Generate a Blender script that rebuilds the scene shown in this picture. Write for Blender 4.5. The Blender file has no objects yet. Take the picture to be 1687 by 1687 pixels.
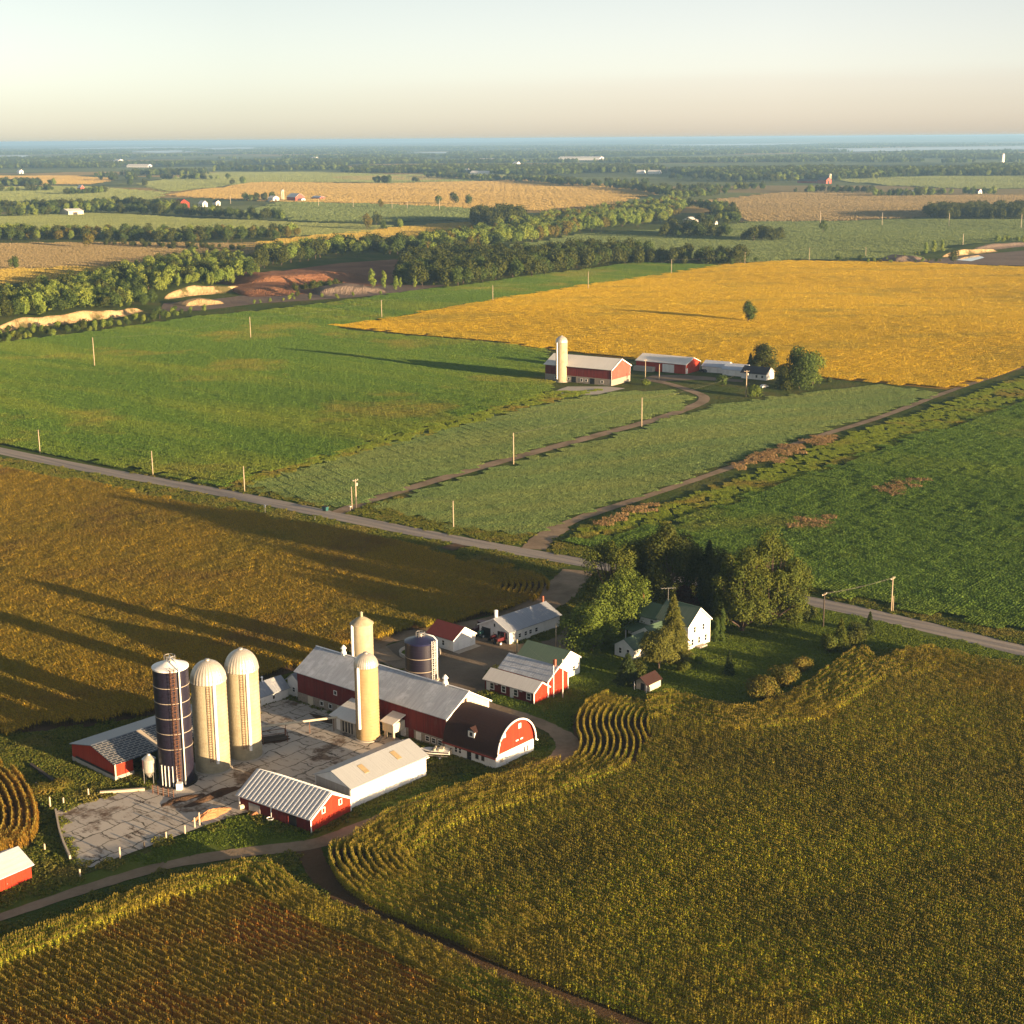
import bpy, bmesh, math, random
import numpy as np
from mathutils import Vector, Matrix

R = math.radians
SC = bpy.context.scene
COL = SC.collection

# ------------------------------------------------------------------ camera, sky, sun, exposure
CAM_H = 110.0
FOC = 2500.0                                  # focal length in units of a 1687 wide picture
PITCH = math.atan((843.5 - 228) / FOC)
ROLL = math.atan(0.0072)
SUN_EL = 6.1
SUN_AZ = -38.0                                # degrees from +X, counter-clockwise

cam = bpy.data.cameras.new('camera')
cam.sensor_width = 36.0
cam.lens = 36.0 * FOC / 1687.0
cam.clip_start = 1.0
cam.clip_end = 120000.0
camo = bpy.data.objects.new('camera', cam)
COL.objects.link(camo)
camo.matrix_world = (Matrix.Translation((0, 0, CAM_H)) @ Matrix.Rotation(math.pi / 2 - PITCH, 4, 'X')
                     @ Matrix.Rotation(-ROLL, 4, 'Z'))
SC.camera = camo

world = bpy.data.worlds.new('World')
SC.world = world
world.use_nodes = True
wn = world.node_tree
bg = wn.nodes['Background']
sky = wn.nodes.new('ShaderNodeTexSky')
sky.sky_type = 'NISHITA'
sky.sun_disc = False
sky.sun_elevation = R(SUN_EL)
sky.sun_rotation = R(90 - SUN_AZ)
sky.altitude = 1500
sky.air_density = 0.85
sky.dust_density = 2.0
sky.ozone_density = 1.0
hs = wn.nodes.new('ShaderNodeHueSaturation')          # thin high veil: paler than a clear sky
hs.inputs['Saturation'].default_value = 0.42
wn.links.new(sky.outputs[0], hs.inputs['Color'])
# a faint warm-grey cloud bank low over the horizon, thicker to the right
tc = wn.nodes.new('ShaderNodeTexCoord'); sx = wn.nodes.new('ShaderNodeSeparateXYZ'); wn.links.new(tc.outputs['Generated'], sx.inputs[0])
def wm(op, a, b=None, c=None):
    m = wn.nodes.new('ShaderNodeMath'); m.operation = op; m.use_clamp = False
    for i, v in enumerate((a, b, c)):
        if v is None: continue
        if isinstance(v, (int, float)): m.inputs[i].default_value = v
        else: wn.links.new(v, m.inputs[i])
    return m.outputs[0]
def wstep(v, lo, hi):
    m = wn.nodes.new('ShaderNodeMapRange'); m.interpolation_type = 'SMOOTHSTEP'
    m.inputs['From Min'].default_value = lo; m.inputs['From Max'].default_value = hi
    wn.links.new(v, m.inputs['Value']); return m.outputs[0]
mpw = wn.nodes.new('ShaderNodeMapping'); mpw.inputs['Scale'].default_value = (2.2, 2.2, 60); wn.links.new(tc.outputs['Generated'], mpw.inputs[0])
nzw = wn.nodes.new('ShaderNodeTexNoise'); nzw.inputs['Scale'].default_value = 1.0; nzw.inputs['Detail'].default_value = 5; wn.links.new(mpw.outputs[0], nzw.inputs[0])
zt = wm('ADD', sx.outputs[2], wm('MULTIPLY', wm('SUBTRACT', nzw.outputs[0], 0.5), 0.018))
zt = wm('SUBTRACT', zt, wm('MULTIPLY', sx.outputs[0], 0.012))
bank_f = wm('MULTIPLY', wm('SUBTRACT', 1.0, wstep(zt, 0.030, 0.042)), wm('MULTIPLY_ADD', wstep(sx.outputs[0], -0.2, 0.12), 0.85, 0.05))
mxw = wn.nodes.new('ShaderNodeMix'); mxw.data_type = 'RGBA'; mxw.blend_type = 'MULTIPLY'
wn.links.new(bank_f, mxw.inputs[0]); wn.links.new(hs.outputs[0], mxw.inputs[6]); mxw.inputs[7].default_value = (0.96, 0.925, 0.92, 1)
veil = wn.nodes.new('ShaderNodeMix'); veil.data_type = 'RGBA'; veil.blend_type = 'MULTIPLY'; veil.inputs[0].default_value = 1.0
vr = wn.nodes.new('ShaderNodeValToRGB'); vr.color_ramp.elements[0].position = 0.35; vr.color_ramp.elements[0].color = (.87, .85, .81, 1); vr.color_ramp.elements[1].position = .65; vr.color_ramp.elements[1].color = (1.10, 1.035, 1.0, 1)
wn.links.new(wm('MULTIPLY_ADD', sx.outputs[0], 0.9, 0.5), vr.inputs[0])
wn.links.new(mxw.outputs[2], veil.inputs[6]); wn.links.new(vr.outputs[0], veil.inputs[7])
wn.links.new(veil.outputs[2], bg.inputs[0])
bg.inputs[1].default_value = 0.064

sl = bpy.data.lights.new('sun', 'SUN')
sl.energy = 5.0
sl.angle = R(0.5)
sl.color = (1.0, 0.69, 0.38)
so = bpy.data.objects.new('sun', sl)
COL.objects.link(so)
sv = Vector((math.cos(R(SUN_AZ)) * math.cos(R(SUN_EL)), math.sin(R(SUN_AZ)) * math.cos(R(SUN_EL)), math.sin(R(SUN_EL))))
so.rotation_euler = sv.to_track_quat('Z', 'Y').to_euler()
so.location = (150, -120, 160)

SC.view_settings.view_transform = 'Standard'
SC.view_settings.look = 'None'
SC.view_settings.exposure = 2.0
SC.view_settings.gamma = 1.0
SC.render.engine = 'CYCLES'
SC.cycles.max_bounces = 6
SC.cycles.diffuse_bounces = 3
SC.cycles.transmission_bounces = 3
SC.cycles.volume_bounces = 0
SC.cycles.use_adaptive_sampling = True

# ------------------------------------------------------------------ geometry of the place
def sstep(a, b, x):
    t = np.clip((np.asarray(x, float) - a) / (b - a), 0, 1)
    return t * t * (3 - 2 * t)

def terr(x, y):
    """gentle swells of the ground, flat round the farm"""
    x = np.asarray(x, float); y = np.asarray(y, float)
    d = np.hypot(x - 0, (y - 260))
    near = sstep(70, 260, d)
    t = near * (0.9 * np.sin(x / 38 + 0.6 + np.sin(y / 90)) * np.sin(y / 47 + 1.1) + 1.5 * np.sin(x / 105 + y / 75))
    far = sstep(700, 1500, y) * (1 - sstep(4000, 7000, y))
    near = near * (1 - sstep(3000, 6000, y))
    t = t * (1 - 0.6 * sstep(700, 1500, y)) + far * (2.5 * np.sin(x / 260 + 1.0) * np.sin(y / 420) + 2.0 * np.sin(x / 700 + y / 900))
    # low ridges to the right on the horizon
    hill = sstep(26000, 40000, y) * (96 * sstep(-3000, 11000, x) * (0.86 + 0.14 * np.sin(x / 1900)) + 8 * np.sin(x / 2300 + 1))
    return t + np.maximum(hill, 0)

def ray(px, py):
    u = px - 843.5; v = 843.5 - py
    c, s = math.cos(-ROLL), math.sin(-ROLL)
    u, v = c * u - s * v, s * u + c * v
    cp, sp = math.cos(PITCH), math.sin(PITCH)
    return (u, FOC * cp + v * sp, -FOC * sp + v * cp)

def at(px, py, dz=0.0):
    """the ground point (plus dz) seen at a point of the photograph, used to survey the site"""
    d = ray(px, py); z = dz
    for _ in range(6):
        t = (z - CAM_H) / d[2]
        x, y = d[0] * t, d[1] * t
        z = float(terr(x, y)) + dz
    return Vector((x, y, z - dz))

def tz(x, y):
    return float(terr(x, y))

# ------------------------------------------------------------------ tags
def tag(o, label, cat, group=None, kind=None):
    o['label'] = label
    o['category'] = cat
    if group: o['group'] = group
    if kind: o['kind'] = kind
    return o

def empty(name, loc, rz=0.0):
    o = bpy.data.objects.new(name, None)
    o.empty_display_size = 0.5
    COL.objects.link(o)
    o.location = loc
    o.rotation_euler = (0, 0, rz)
    return o

# ------------------------------------------------------------------ mesh builder
class MB:
    def __init__(s): s.v = []; s.f = []
    def add(s, vs, fs):
        o = len(s.v); s.v += [tuple(p) for p in vs]; s.f += [tuple(i + o for i in f) for f in fs]; return s
    def box(s, x0, y0, z0, x1, y1, z1):
        vs = [(x0, y0, z0), (x1, y0, z0), (x1, y1, z0), (x0, y1, z0), (x0, y0, z1), (x1, y0, z1), (x1, y1, z1), (x0, y1, z1)]
        return s.add(vs, [(0, 3, 2, 1), (4, 5, 6, 7), (0, 1, 5, 4), (1, 2, 6, 5), (2, 3, 7, 6), (3, 0, 4, 7)])
    def bar(s, a, b, w, h=None):
        a = Vector(a); b = Vector(b); h = h or w
        d = (b - a).normalized(); up = Vector((0, 0, 1)) if abs(d.z) < 0.95 else Vector((1, 0, 0))
        r = d.cross(up).normalized() * w / 2; u = r.cross(d).normalized() * h / 2
        vs = [a - r - u, a + r - u, a + r + u, a - r + u, b - r - u, b + r - u, b + r + u, b - r + u]
        return s.add(vs, [(0, 3, 2, 1), (4, 5, 6, 7), (0, 1, 5, 4), (1, 2, 6, 5), (2, 3, 7, 6), (3, 0, 4, 7)])
    def tube(s, pts, rad, n=8, cap=True):
        pts = [Vector(p) for p in pts]
        if not hasattr(rad, '__len__'): rad = [rad] * len(pts)
        rings = []
        for i, p in enumerate(pts):
            d = (pts[min(i + 1, len(pts) - 1)] - pts[max(i - 1, 0)]).normalized()
            up = Vector((0, 0, 1)) if abs(d.z) < 0.9 else Vector((1, 0, 0))
            r = d.cross(up).normalized(); u = r.cross(d)
            rings.append([p + (r * math.cos(2 * math.pi * k / n) + u * math.sin(2 * math.pi * k / n)) * rad[i] for k in range(n)])
        vs = [q for r in rings for q in r]; fs = []
        for i in range(len(pts) - 1):
            for k in range(n):
                a = i * n + k; b = i * n + (k + 1) % n
                fs.append((a, b, b + n, a + n))
        if cap:
            fs.append(tuple(range(n - 1, -1, -1))); fs.append(tuple((len(pts) - 1) * n + k for k in range(n)))
        return s.add(vs, fs)
    def lathe(s, prof, n=40, c=(0, 0), wob=0.0, a0=0.0, a1=None):
        """profile of (r, z) turned about the vertical through c"""
        full = a1 is None; a1 = a1 if a1 is not None else 2 * math.pi
        m = n if full else n + 1
        vs = []
        for (r, z) in prof:
            for k in range(m):
                a = a0 + (a1 - a0) * k / n
                rr = r * (1 + (wob if k % 2 else 0))
                vs.append((c[0] + rr * math.cos(a), c[1] + rr * math.sin(a), z))
        fs = []
        for i in range(len(prof) - 1):
            for k in range(n):
                a = i * m + k; b = i * m + (k + 1) % m
                fs.append((a, b, b + m, a + m))
        return s.add(vs, fs)
    def poly(s, pts, z0, z1):
        n = len(pts)
        vs = [(p[0], p[1], z0) for p in pts] + [(p[0], p[1], z1) for p in pts]
        return s.add(vs, [tuple(range(n - 1, -1, -1)), tuple(range(n, 2 * n))] + [(i, (i + 1) % n, n + (i + 1) % n, n + i) for i in range(n)])
    def build(s, name, mat, parent=None, smooth=False, loc=None):
        me = bpy.data.meshes.new(name)
        me.from_pydata(s.v, [], s.f)
        me.materials.append(mat)
        if smooth:
            me.polygons.foreach_set('use_smooth', [True] * len(me.polygons))
        me.update()
        o = bpy.data.objects.new(name, me); COL.objects.link(o)
        if parent: o.parent = parent
        if loc is not None: o.location = loc
        return o

def quads_object(name, V, mats, link=True, midx=None):
    """V: (n,4,3) array of quads"""
    n = len(V)
    me = bpy.data.meshes.new(name)
    me.vertices.add(n * 4); me.vertices.foreach_set('co', np.ascontiguousarray(V, dtype=np.float32).ravel())
    me.loops.add(n * 4); me.loops.foreach_set('vertex_index', np.arange(n * 4, dtype=np.int32))
    me.polygons.add(n); me.polygons.foreach_set('loop_start', np.arange(0, n * 4, 4, dtype=np.int32))
    for m in mats: me.materials.append(m)
    if midx is not None: me.polygons.foreach_set('material_index', np.asarray(midx, dtype=np.int32))
    me.update(calc_edges=True); me.validate()
    o = bpy.data.objects.new(name, me)
    if link: COL.objects.link(o)
    return o

# ------------------------------------------------------------------ materials
def newmat(name):
    m = bpy.data.materials.new(name); m.use_nodes = True
    nt = m.node_tree; nt.nodes.clear()
    return m, nt

def nd(nt, t, **kw):
    n = nt.nodes.new(t)
    for k, v in kw.items(): setattr(n, k, v)
    return n

def ramp(nt, fac, stops, interp='LINEAR'):
    r = nd(nt, 'ShaderNodeValToRGB'); r.color_ramp.interpolation = interp
    e = r.color_ramp.elements
    while len(e) < len(stops): e.new(0.5)
    for i, (p, c) in enumerate(stops):
        e[i].position = p; e[i].color = (*c, 1)
    nt.links.new(fac, r.inputs[0]); return r.outputs[0]

def noise(nt, vec, scale, detail=4, rough=0.55, stretch=None):
    if stretch is not None:
        mp = nd(nt, 'ShaderNodeMapping')
        if len(stretch) == 4:                            # turned by an angle, then stretched
            mp.vector_type = 'TEXTURE'; mp.inputs['Rotation'].default_value = (0, 0, stretch[3])
            mp.inputs['Scale'].default_value = [1 / k for k in stretch[:3]]
        else: mp.inputs['Scale'].default_value = stretch
        nt.links.new(vec, mp.inputs[0]); vec = mp.outputs[0]
    n = nd(nt, 'ShaderNodeTexNoise'); n.inputs['Scale'].default_value = scale
    n.inputs['Detail'].default_value = detail; n.inputs['Roughness'].default_value = rough
    nt.links.new(vec, n.inputs[0]); return n.outputs[0]

def mixc(nt, fac, a, b, mode='MIX'):
    m = nd(nt, 'ShaderNodeMix', data_type='RGBA', blend_type=mode)
    for s, v in ((m.inputs[0], fac), (m.inputs[6], a), (m.inputs[7], b)):
        if hasattr(v, 'is_linked') or hasattr(v, 'links'): nt.links.new(v, s)
        elif isinstance(v, (int, float)): s.default_value = v
        else: s.default_value = (*v, 1)
    return m.outputs[2]

def mathn(nt, op, a, b=None, c=None):
    m = nd(nt, 'ShaderNodeMath', operation=op)
    for i, v in enumerate((a, b, c)):
        if v is None: continue
        if isinstance(v, (int, float)): m.inputs[i].default_value = v
        else: nt.links.new(v, m.inputs[i])
    return m.outputs[0]

def world_vec(nt): return nd(nt, 'ShaderNodeNewGeometry').outputs['Position']
def obj_vec(nt): return nd(nt, 'ShaderNodeTexCoord').outputs['Object']

def finish(nt, color, rough=0.8, bump=None, bdist=0.1, bstr=1.0, spec=0.3, metal=0.0, transl=0.0):
    out = nd(nt, 'ShaderNodeOutputMaterial')
    p = nd(nt, 'ShaderNodeBsdfPrincipled')
    if hasattr(color, 'links'): nt.links.new(color, p.inputs['Base Color'])
    else: p.inputs['Base Color'].default_value = (*color, 1)
    if hasattr(rough, 'links'): nt.links.new(rough, p.inputs['Roughness'])
    else: p.inputs['Roughness'].default_value = rough
    p.inputs['Specular IOR Level'].default_value = spec
    p.inputs['Metallic'].default_value = metal
    if bump is not None:
        b = nd(nt, 'ShaderNodeBump'); b.inputs['Strength'].default_value = bstr; b.inputs['Distance'].default_value = bdist
        nt.links.new(bump, b.inputs['Height']); nt.links.new(b.outputs[0], p.inputs['Normal'])
    sh = p.outputs[0]
    if transl > 0:
        t = nd(nt, 'ShaderNodeBsdfTranslucent')
        if hasattr(color, 'links'): nt.links.new(color, t.inputs[0])
        else: t.inputs[0].default_value = (*color, 1)
        mx = nd(nt, 'ShaderNodeMixShader'); mx.inputs[0].default_value = transl
        nt.links.new(sh, mx.inputs[1]); nt.links.new(t.outputs[0], mx.inputs[2]); sh = mx.outputs[0]
    nt.links.new(sh, out.inputs[0])

def M(name, c1, c2=None, scale=1.0, stretch=None, rough=0.7, bump=0.0, bscale=None, bstretch=None, spec=0.3, metal=0.0,
      coord='o', stain=None, stain_scale=0.3, stain_lo=0.5, stain_hi=0.75, detail=5):
    m, nt = newmat(name)
    v = obj_vec(nt) if coord == 'o' else world_vec(nt)
    c2 = c2 or tuple(x * 0.8 for x in c1)
    col = ramp(nt, noise(nt, v, scale, detail, 0.6, stretch), [(0.3, c1), (0.7, c2)])
    if stain:
        f = ramp(nt, noise(nt, v, stain_scale, 6, 0.65), [(stain_lo, (0, 0, 0)), (stain_hi, (1, 1, 1))])
        col = mixc(nt, f, col, stain)
    b = None
    if bump: b = noise(nt, v, bscale or scale, 3, 0.6, bstretch or stretch)
    finish(nt, col, rough, b, bump, 1.0, spec, metal)
    return m

def seam_mat(name, c1, c2, axis, pitch, rough=0.45, depth=0.04, stain=None, metal=0.0, spec=0.4, lo=0.5, hi=0.75, sscale=0.35):
    """ribbed sheet: ribs repeat along one object axis, weather streaks run across it"""
    m, nt = newmat(name)
    v = obj_vec(nt)
    sep = nd(nt, 'ShaderNodeSeparateXYZ'); nt.links.new(v, sep.inputs[0])
    s = sep.outputs['XYZ'.index(axis)]
    saw = mathn(nt, 'FRACT', mathn(nt, 'MULTIPLY', s, 1.0 / pitch))
    rib = mathn(nt, 'GREATER_THAN', saw, 0.8)
    st = {'X': (3.0, 0.25, 0.25), 'Y': (0.25, 3.0, 0.25)}[axis]
    col = ramp(nt, noise(nt, v, 1.0, 6, 0.65, st), [(0.3, c1), (0.7, c2)])
    if stain:
        f = ramp(nt, noise(nt, v, sscale, 6, 0.7), [(lo, (0, 0, 0)), (hi, (1, 1, 1))])
        col = mixc(nt, f, col, stain)
    finish(nt, col, rough, rib, depth, 1.0, spec, metal)
    return m

def board_mat(name, c1, c2, stain=None, pitch=0.3):
    """upright boards: grain runs with z, boards differ along x and y"""
    m, nt = newmat(name)
    v = obj_vec(nt)
    sep = nd(nt, 'ShaderNodeSeparateXYZ'); nt.links.new(v, sep.inputs[0])
    s = mathn(nt, 'ADD', sep.outputs[0], sep.outputs[1])
    q = mathn(nt, 'FRACT', mathn(nt, 'MULTIPLY', s, 1.0 / pitch))
    gap = mathn(nt, 'GREATER_THAN', q, 0.12)
    wn_ = nd(nt, 'ShaderNodeTexWhiteNoise', noise_dimensions='1D')
    nt.links.new(mathn(nt, 'FLOOR', mathn(nt, 'MULTIPLY', s, 1.0 / pitch)), wn_.inputs['W'])
    f = mathn(nt, 'ADD', mathn(nt, 'MULTIPLY', wn_.outputs[0], 0.4), mathn(nt, 'MULTIPLY', noise(nt, v, 1.0, 5, 0.65, (2, 2, 0.4)), 0.7))
    col = ramp(nt, f, [(0.25, c1), (0.8, c2)])
    if stain:
        g = ramp(nt, noise(nt, v, 0.8, 6, 0.7, (1.6, 1.6, 0.35)), [(0.56, (0, 0, 0)), (0.75, (1, 1, 1))])
        col = mixc(nt, g, col, stain)
    finish(nt, col, 0.75, gap, 0.03, 1.0, 0.25)
    return m

def leaf_mat(name, cols, big=(0.02, None), transl=0.35, big_lo=0.42, big_hi=0.62, stretch=None, extra=None):
    """foliage: every leaf its own tone, with wide patches of another tone"""
    m, nt = newmat(name)
    g = nd(nt, 'ShaderNodeNewGeometry')
    n = len(cols)
    col = ramp(nt, g.outputs['Random Per Island'], [(i / max(n - 1, 1), c) for i, c in enumerate(cols)])
    if big[1]:
        f = ramp(nt, noise(nt, g.outputs['Position'], big[0], 5, 0.6, stretch), [(big_lo, (0, 0, 0)), (big_hi, (1, 1, 1))])
        c2 = mixc(nt, 1.0, col, big[1], 'MULTIPLY') if max(big[1]) > 1.0 else mixc(nt, 0.75, col, big[1])
        col = mixc(nt, f, col, c2)
    if extra:
        f = ramp(nt, noise(nt, g.outputs['Position'], extra[0], 6, 0.65), [(extra[2], (0, 0, 0)), (extra[3], (1, 1, 1))])
        col = mixc(nt, f, col, mixc(nt, 0.8, col, extra[1]))
    finish(nt, col, 0.75, None, spec=0.15, transl=transl)
    return m

def field_mat(name, cols, scale=0.01, stretch=None, fine=0.6, bump=1.2, rough=0.9, patch=None):
    """a cropped or ploughed surface seen from far off"""
    m, nt = newmat(name)
    v = world_vec(nt)
    n = len(cols)
    f = mathn(nt, 'ADD', mathn(nt, 'MULTIPLY', noise(nt, v, scale, 6, 0.6, stretch), 0.75), mathn(nt, 'MULTIPLY', noise(nt, v, fine, 3, 0.7), 0.25))
    col = ramp(nt, f, [(0.32 + 0.36 * i / max(n - 1, 1), c) for i, c in enumerate(cols)])
    if patch:
        g = ramp(nt, noise(nt, v, patch[0], 5, 0.6), [(patch[2], (0, 0, 0)), (patch[3], (1, 1, 1))])
        col = mixc(nt, g, col, patch[1])
    finish(nt, col, rough, noise(nt, v, fine * 1.5, 4, 0.7), bump, 1.0, 0.05)
    return m

MAT = {}
MAT['grass'] = field_mat('rough_grass', [(0.045, 0.065, 0.014), (0.065, 0.095, 0.02), (0.10, 0.10, 0.03)], 0.05, fine=1.2, bump=0.7)
MAT['lawn'] = field_mat('mown_lawn', [(0.06, 0.085, 0.014), (0.085, 0.115, 0.018), (0.12, 0.135, 0.025)], 0.06, fine=2.0, bump=0.3)
MAT['soil'] = field_mat('bare_soil', [(0.07, 0.045, 0.025), (0.11, 0.07, 0.04)], 0.08, fine=1.5, bump=0.3)
MAT['track'] = field_mat('dirt_track', [(0.14, 0.105, 0.065), (0.22, 0.165, 0.11), (0.29, 0.22, 0.15)], 0.12, fine=0.9, bump=0.12)
MAT['gravel'] = field_mat('gravel', [(0.10, 0.08, 0.058), (0.16, 0.125, 0.09), (0.23, 0.185, 0.135)], 0.08, fine=2.0, bump=0.1)
MAT['white_wall'] = M('white_painted_wall', (0.74, 0.73, 0.70), (0.62, 0.61, 0.58), 0.7, (1, 1, 0.3), rough=0.6, stain=(0.46, 0.42, 0.36), stain_scale=0.55, stain_lo=0.6, stain_hi=0.8)
MAT['white_trim'] = M('white_trim', (0.80, 0.78, 0.73), (0.72, 0.70, 0.66), 2.0, rough=0.6)
MAT['red_wall'] = board_mat('weathered_shaded_red_boards', (0.17, 0.016, 0.014), (0.095, 0.011, 0.010), stain=(0.13, 0.055, 0.045))  # weathered red, darker for the shaded sides of sheds with a brighter gable
MAT['bright_red'] = board_mat('painted_and_sunlit_red_boards', (0.36, 0.030, 0.009), (0.27, 0.022, 0.008), pitch=0.4, stain=(0.30, 0.05, 0.025))  # red paint, also the sunlit tone laid over sun-facing gables
MAT['dark_red_trim'] = M('dark_red_trim', (0.20, 0.03, 0.02))
MAT['stone'] = M('fieldstone', (0.34, 0.29, 0.23), (0.20, 0.17, 0.14), 2.2, rough=0.9, bump=0.06, detail=8)
MAT['grey_roof_y'] = seam_mat('galvanised_roof', (0.36, 0.40, 0.46), (0.27, 0.29, 0.33), 'Y', 0.6, stain=(0.52, 0.56, 0.62), metal=0.25, rough=0.5)
MAT['grey_roof_x'] = seam_mat('grey_sheet_roof', (0.30, 0.33, 0.38), (0.24, 0.26, 0.30), 'X', 0.6, stain=(0.48, 0.46, 0.44), lo=.58, hi=.7, metal=0.25, rough=0.5)
MAT['rib_roof_y'] = seam_mat('ribbed_white_roof', (0.44, 0.46, 0.49), (0.36, 0.38, 0.41), 'Y', 0.9, depth=0.12, rough=0.5)
MAT['pale_roof_y'] = seam_mat('pale_sheet_roof', (0.66, 0.64, 0.60), (0.58, 0.56, 0.52), 'Y', 0.6, rough=0.5)
MAT['beige_roof_x'] = seam_mat('beige_sheet_roof', (0.32, 0.335, 0.345), (0.28, 0.295, 0.305), 'X', 0.5, depth=0.02, rough=0.55)
MAT['green_roof_y'] = seam_mat('green_sheet_roof', (0.085, 0.14, 0.085), (0.065, 0.11, 0.07), 'Y', 0.5, rough=0.5)
MAT['brown_shingle'] = M('dark_brown_shingles', (0.036, 0.014, 0.011), (0.022, 0.009, 0.008), 1.5, (1, 3, 1), rough=0.85, bump=0.03)
MAT['maroon_shingle'] = M('maroon_shingles', (0.19, 0.035, 0.03), (0.14, 0.028, 0.024), 2.0, rough=0.85, bump=0.02)
MAT['cream_concrete'] = M('cream_silo_staves', (0.36, 0.318, 0.215), (0.29, 0.255, 0.17), 0.8, (1, 1, 0.25), rough=0.85, stain=(0.20, 0.165, 0.11), stain_scale=0.35, stain_lo=0.5, stain_hi=0.8)
MAT['tan_concrete'] = M('tan_silo_staves', (0.37, 0.27, 0.135), (0.29, 0.21, 0.105), 0.9, (1, 1, 0.3), rough=0.85, stain=(0.30, 0.22, 0.12), stain_scale=0.5, stain_lo=0.55, stain_hi=0.8)
MAT['dome'] = M('galvanised_dome', (0.50, 0.47, 0.41), (0.40, 0.375, 0.32), 0.8, rough=0.38, metal=0.4, spec=0.5)
MAT['navy'] = M('navy_enamel', (0.009, 0.008, 0.020), (0.012, 0.010, 0.022), 0.6, rough=0.45, spec=0.35)
MAT['navy_top'] = M('blue_enamel_cap', (0.010, 0.011, 0.045), (0.013, 0.014, 0.05), 0.6, rough=0.35, spec=0.5)
MAT['white_metal'] = M('white_metal', (0.78, 0.77, 0.74), (0.70, 0.69, 0.66), 1.0, rough=0.4, spec=0.5)
MAT['hoop'] = M('dull_hoop', (0.36, 0.31, 0.24), (0.28, 0.24, 0.19), 1.0, rough=.6)
MAT['rust'] = M('rusty_steel', (0.17, 0.075, 0.04), (0.10, 0.05, 0.03), 3.0, rough=0.8)
MAT['steel'] = M('galvanised_steel', (0.45, 0.44, 0.42), (0.35, 0.34, 0.32), 2.0, rough=0.4, metal=0.6)
MAT['dark'] = M('dark_opening', (0.012, 0.012, 0.014), (0.018, 0.017, 0.018), 1.0, rough=0.6)
MAT['glass'] = M('window_glass', (0.02, 0.025, 0.03), (0.03, 0.035, 0.04), 1.0, rough=0.1, spec=0.6)
MAT['skylight'] = M('translucent_skylight', (0.34, 0.26, 0.14), (0.28, 0.21, 0.11), 2.0, rough=0.4)
MAT['wood_pole'] = M('weathered_pole', (0.42, 0.34, 0.24), (0.32, 0.26, 0.18), 3.0, (4, 4, 0.5), rough=0.85)
MAT['dark_pole'] = M('dark_wood', (0.07, 0.055, 0.045), (0.05, 0.04, 0.03), 3.0, (4, 4, 0.5), rough=0.85)
MAT['post'] = M('pale_fence_wood', (0.50, 0.42, 0.31), (0.38, 0.32, 0.24), 3.0, (4, 4, 0.5), rough=0.85)
MAT['wire'] = M('cable', (0.25, 0.23, 0.20), (0.20, 0.19, 0.17), 1.0, rough=0.5)
MAT['concrete'] = M('plain_concrete', (0.40, 0.36, 0.30), (0.31, 0.28, 0.24), 1.2, rough=0.9)
MAT['bark'] = M('bark', (0.085, 0.06, 0.045), (0.055, 0.04, 0.03), 3.0, (3, 3, 0.6), rough=0.9, bump=0.04)
MAT['brick'] = M('red_brick', (0.30, 0.10, 0.06), (0.22, 0.075, 0.05), 4.0, rough=0.9)
MAT['black'] = M('black_rubber', (0.02, 0.02, 0.02), (0.03, 0.03, 0.03), 2.0, rough=0.8)
MAT['red_paint'] = M('red_machine_paint', (0.09, 0.012, 0.014), (0.07, 0.01, 0.012), 2.0, rough=0.4)
MAT['teal_paint'] = M('teal_machine_paint', (0.02, 0.10, 0.10), (0.03, 0.08, 0.085), 2.0, rough=0.4)
MAT['slate_roof'] = M('dark_slate_shingles', (0.045, 0.045, 0.055), (0.035, 0.035, 0.042), 2.0, rough=0.7)
MAT['blue_roof_x'] = seam_mat('pale_blue_sheet_roof', (0.42, 0.47, 0.55), (0.36, 0.41, 0.50), 'Y', 0.6, rough=0.4)
MAT['sand'] = field_mat('quarry_sand', [(0.20, 0.14, 0.07), (0.32, 0.23, 0.12), (0.42, 0.32, 0.18)], 0.06, (1, 1, 2.5), fine=0.35, bump=1.2, patch=(0.05, (0.085, 0.075, 0.03), 0.52, 0.60))
MAT['red_earth'] = field_mat('red_quarry_earth', [(0.12, 0.055, 0.03), (0.18, 0.085, 0.045), (0.25, 0.13, 0.07)], 0.03, fine=0.15, bump=2.0)
MAT['grey_earth'] = field_mat('grey_quarry_gravel', [(0.12, 0.09, 0.075), (0.18, 0.14, 0.11)], 0.03, fine=0.2, bump=1.0)

def asphalt():
    m, nt = newmat('worn_asphalt')
    v = world_vec(nt)
    o = obj_vec(nt)
    sep = nd(nt, 'ShaderNodeSeparateXYZ'); nt.links.new(o, sep.inputs[0])
    # tar-sealed wheel lanes run with the road (object x)
    lane = noise(nt, o, 1.0, 4, 0.6, (0.02, 0.55, 1))
    col = ramp(nt, lane, [(0.35, (0.36, 0.305, 0.25)), (0.5, (0.29, 0.25, 0.21)), (0.62, (0.17, 0.155, 0.15))])
    col = mixc(nt, 0.35, col, ramp(nt, noise(nt, v, 1.5, 4, 0.7), [(0.3, (0.10, 0.09, 0.08)), (0.7, (0.24, 0.21, 0.17))]))
    finish(nt, col, 0.8, noise(nt, v, 4.0, 3), 0.02, 1.0, 0.3)
    return m
MAT['asphalt'] = asphalt()

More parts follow.
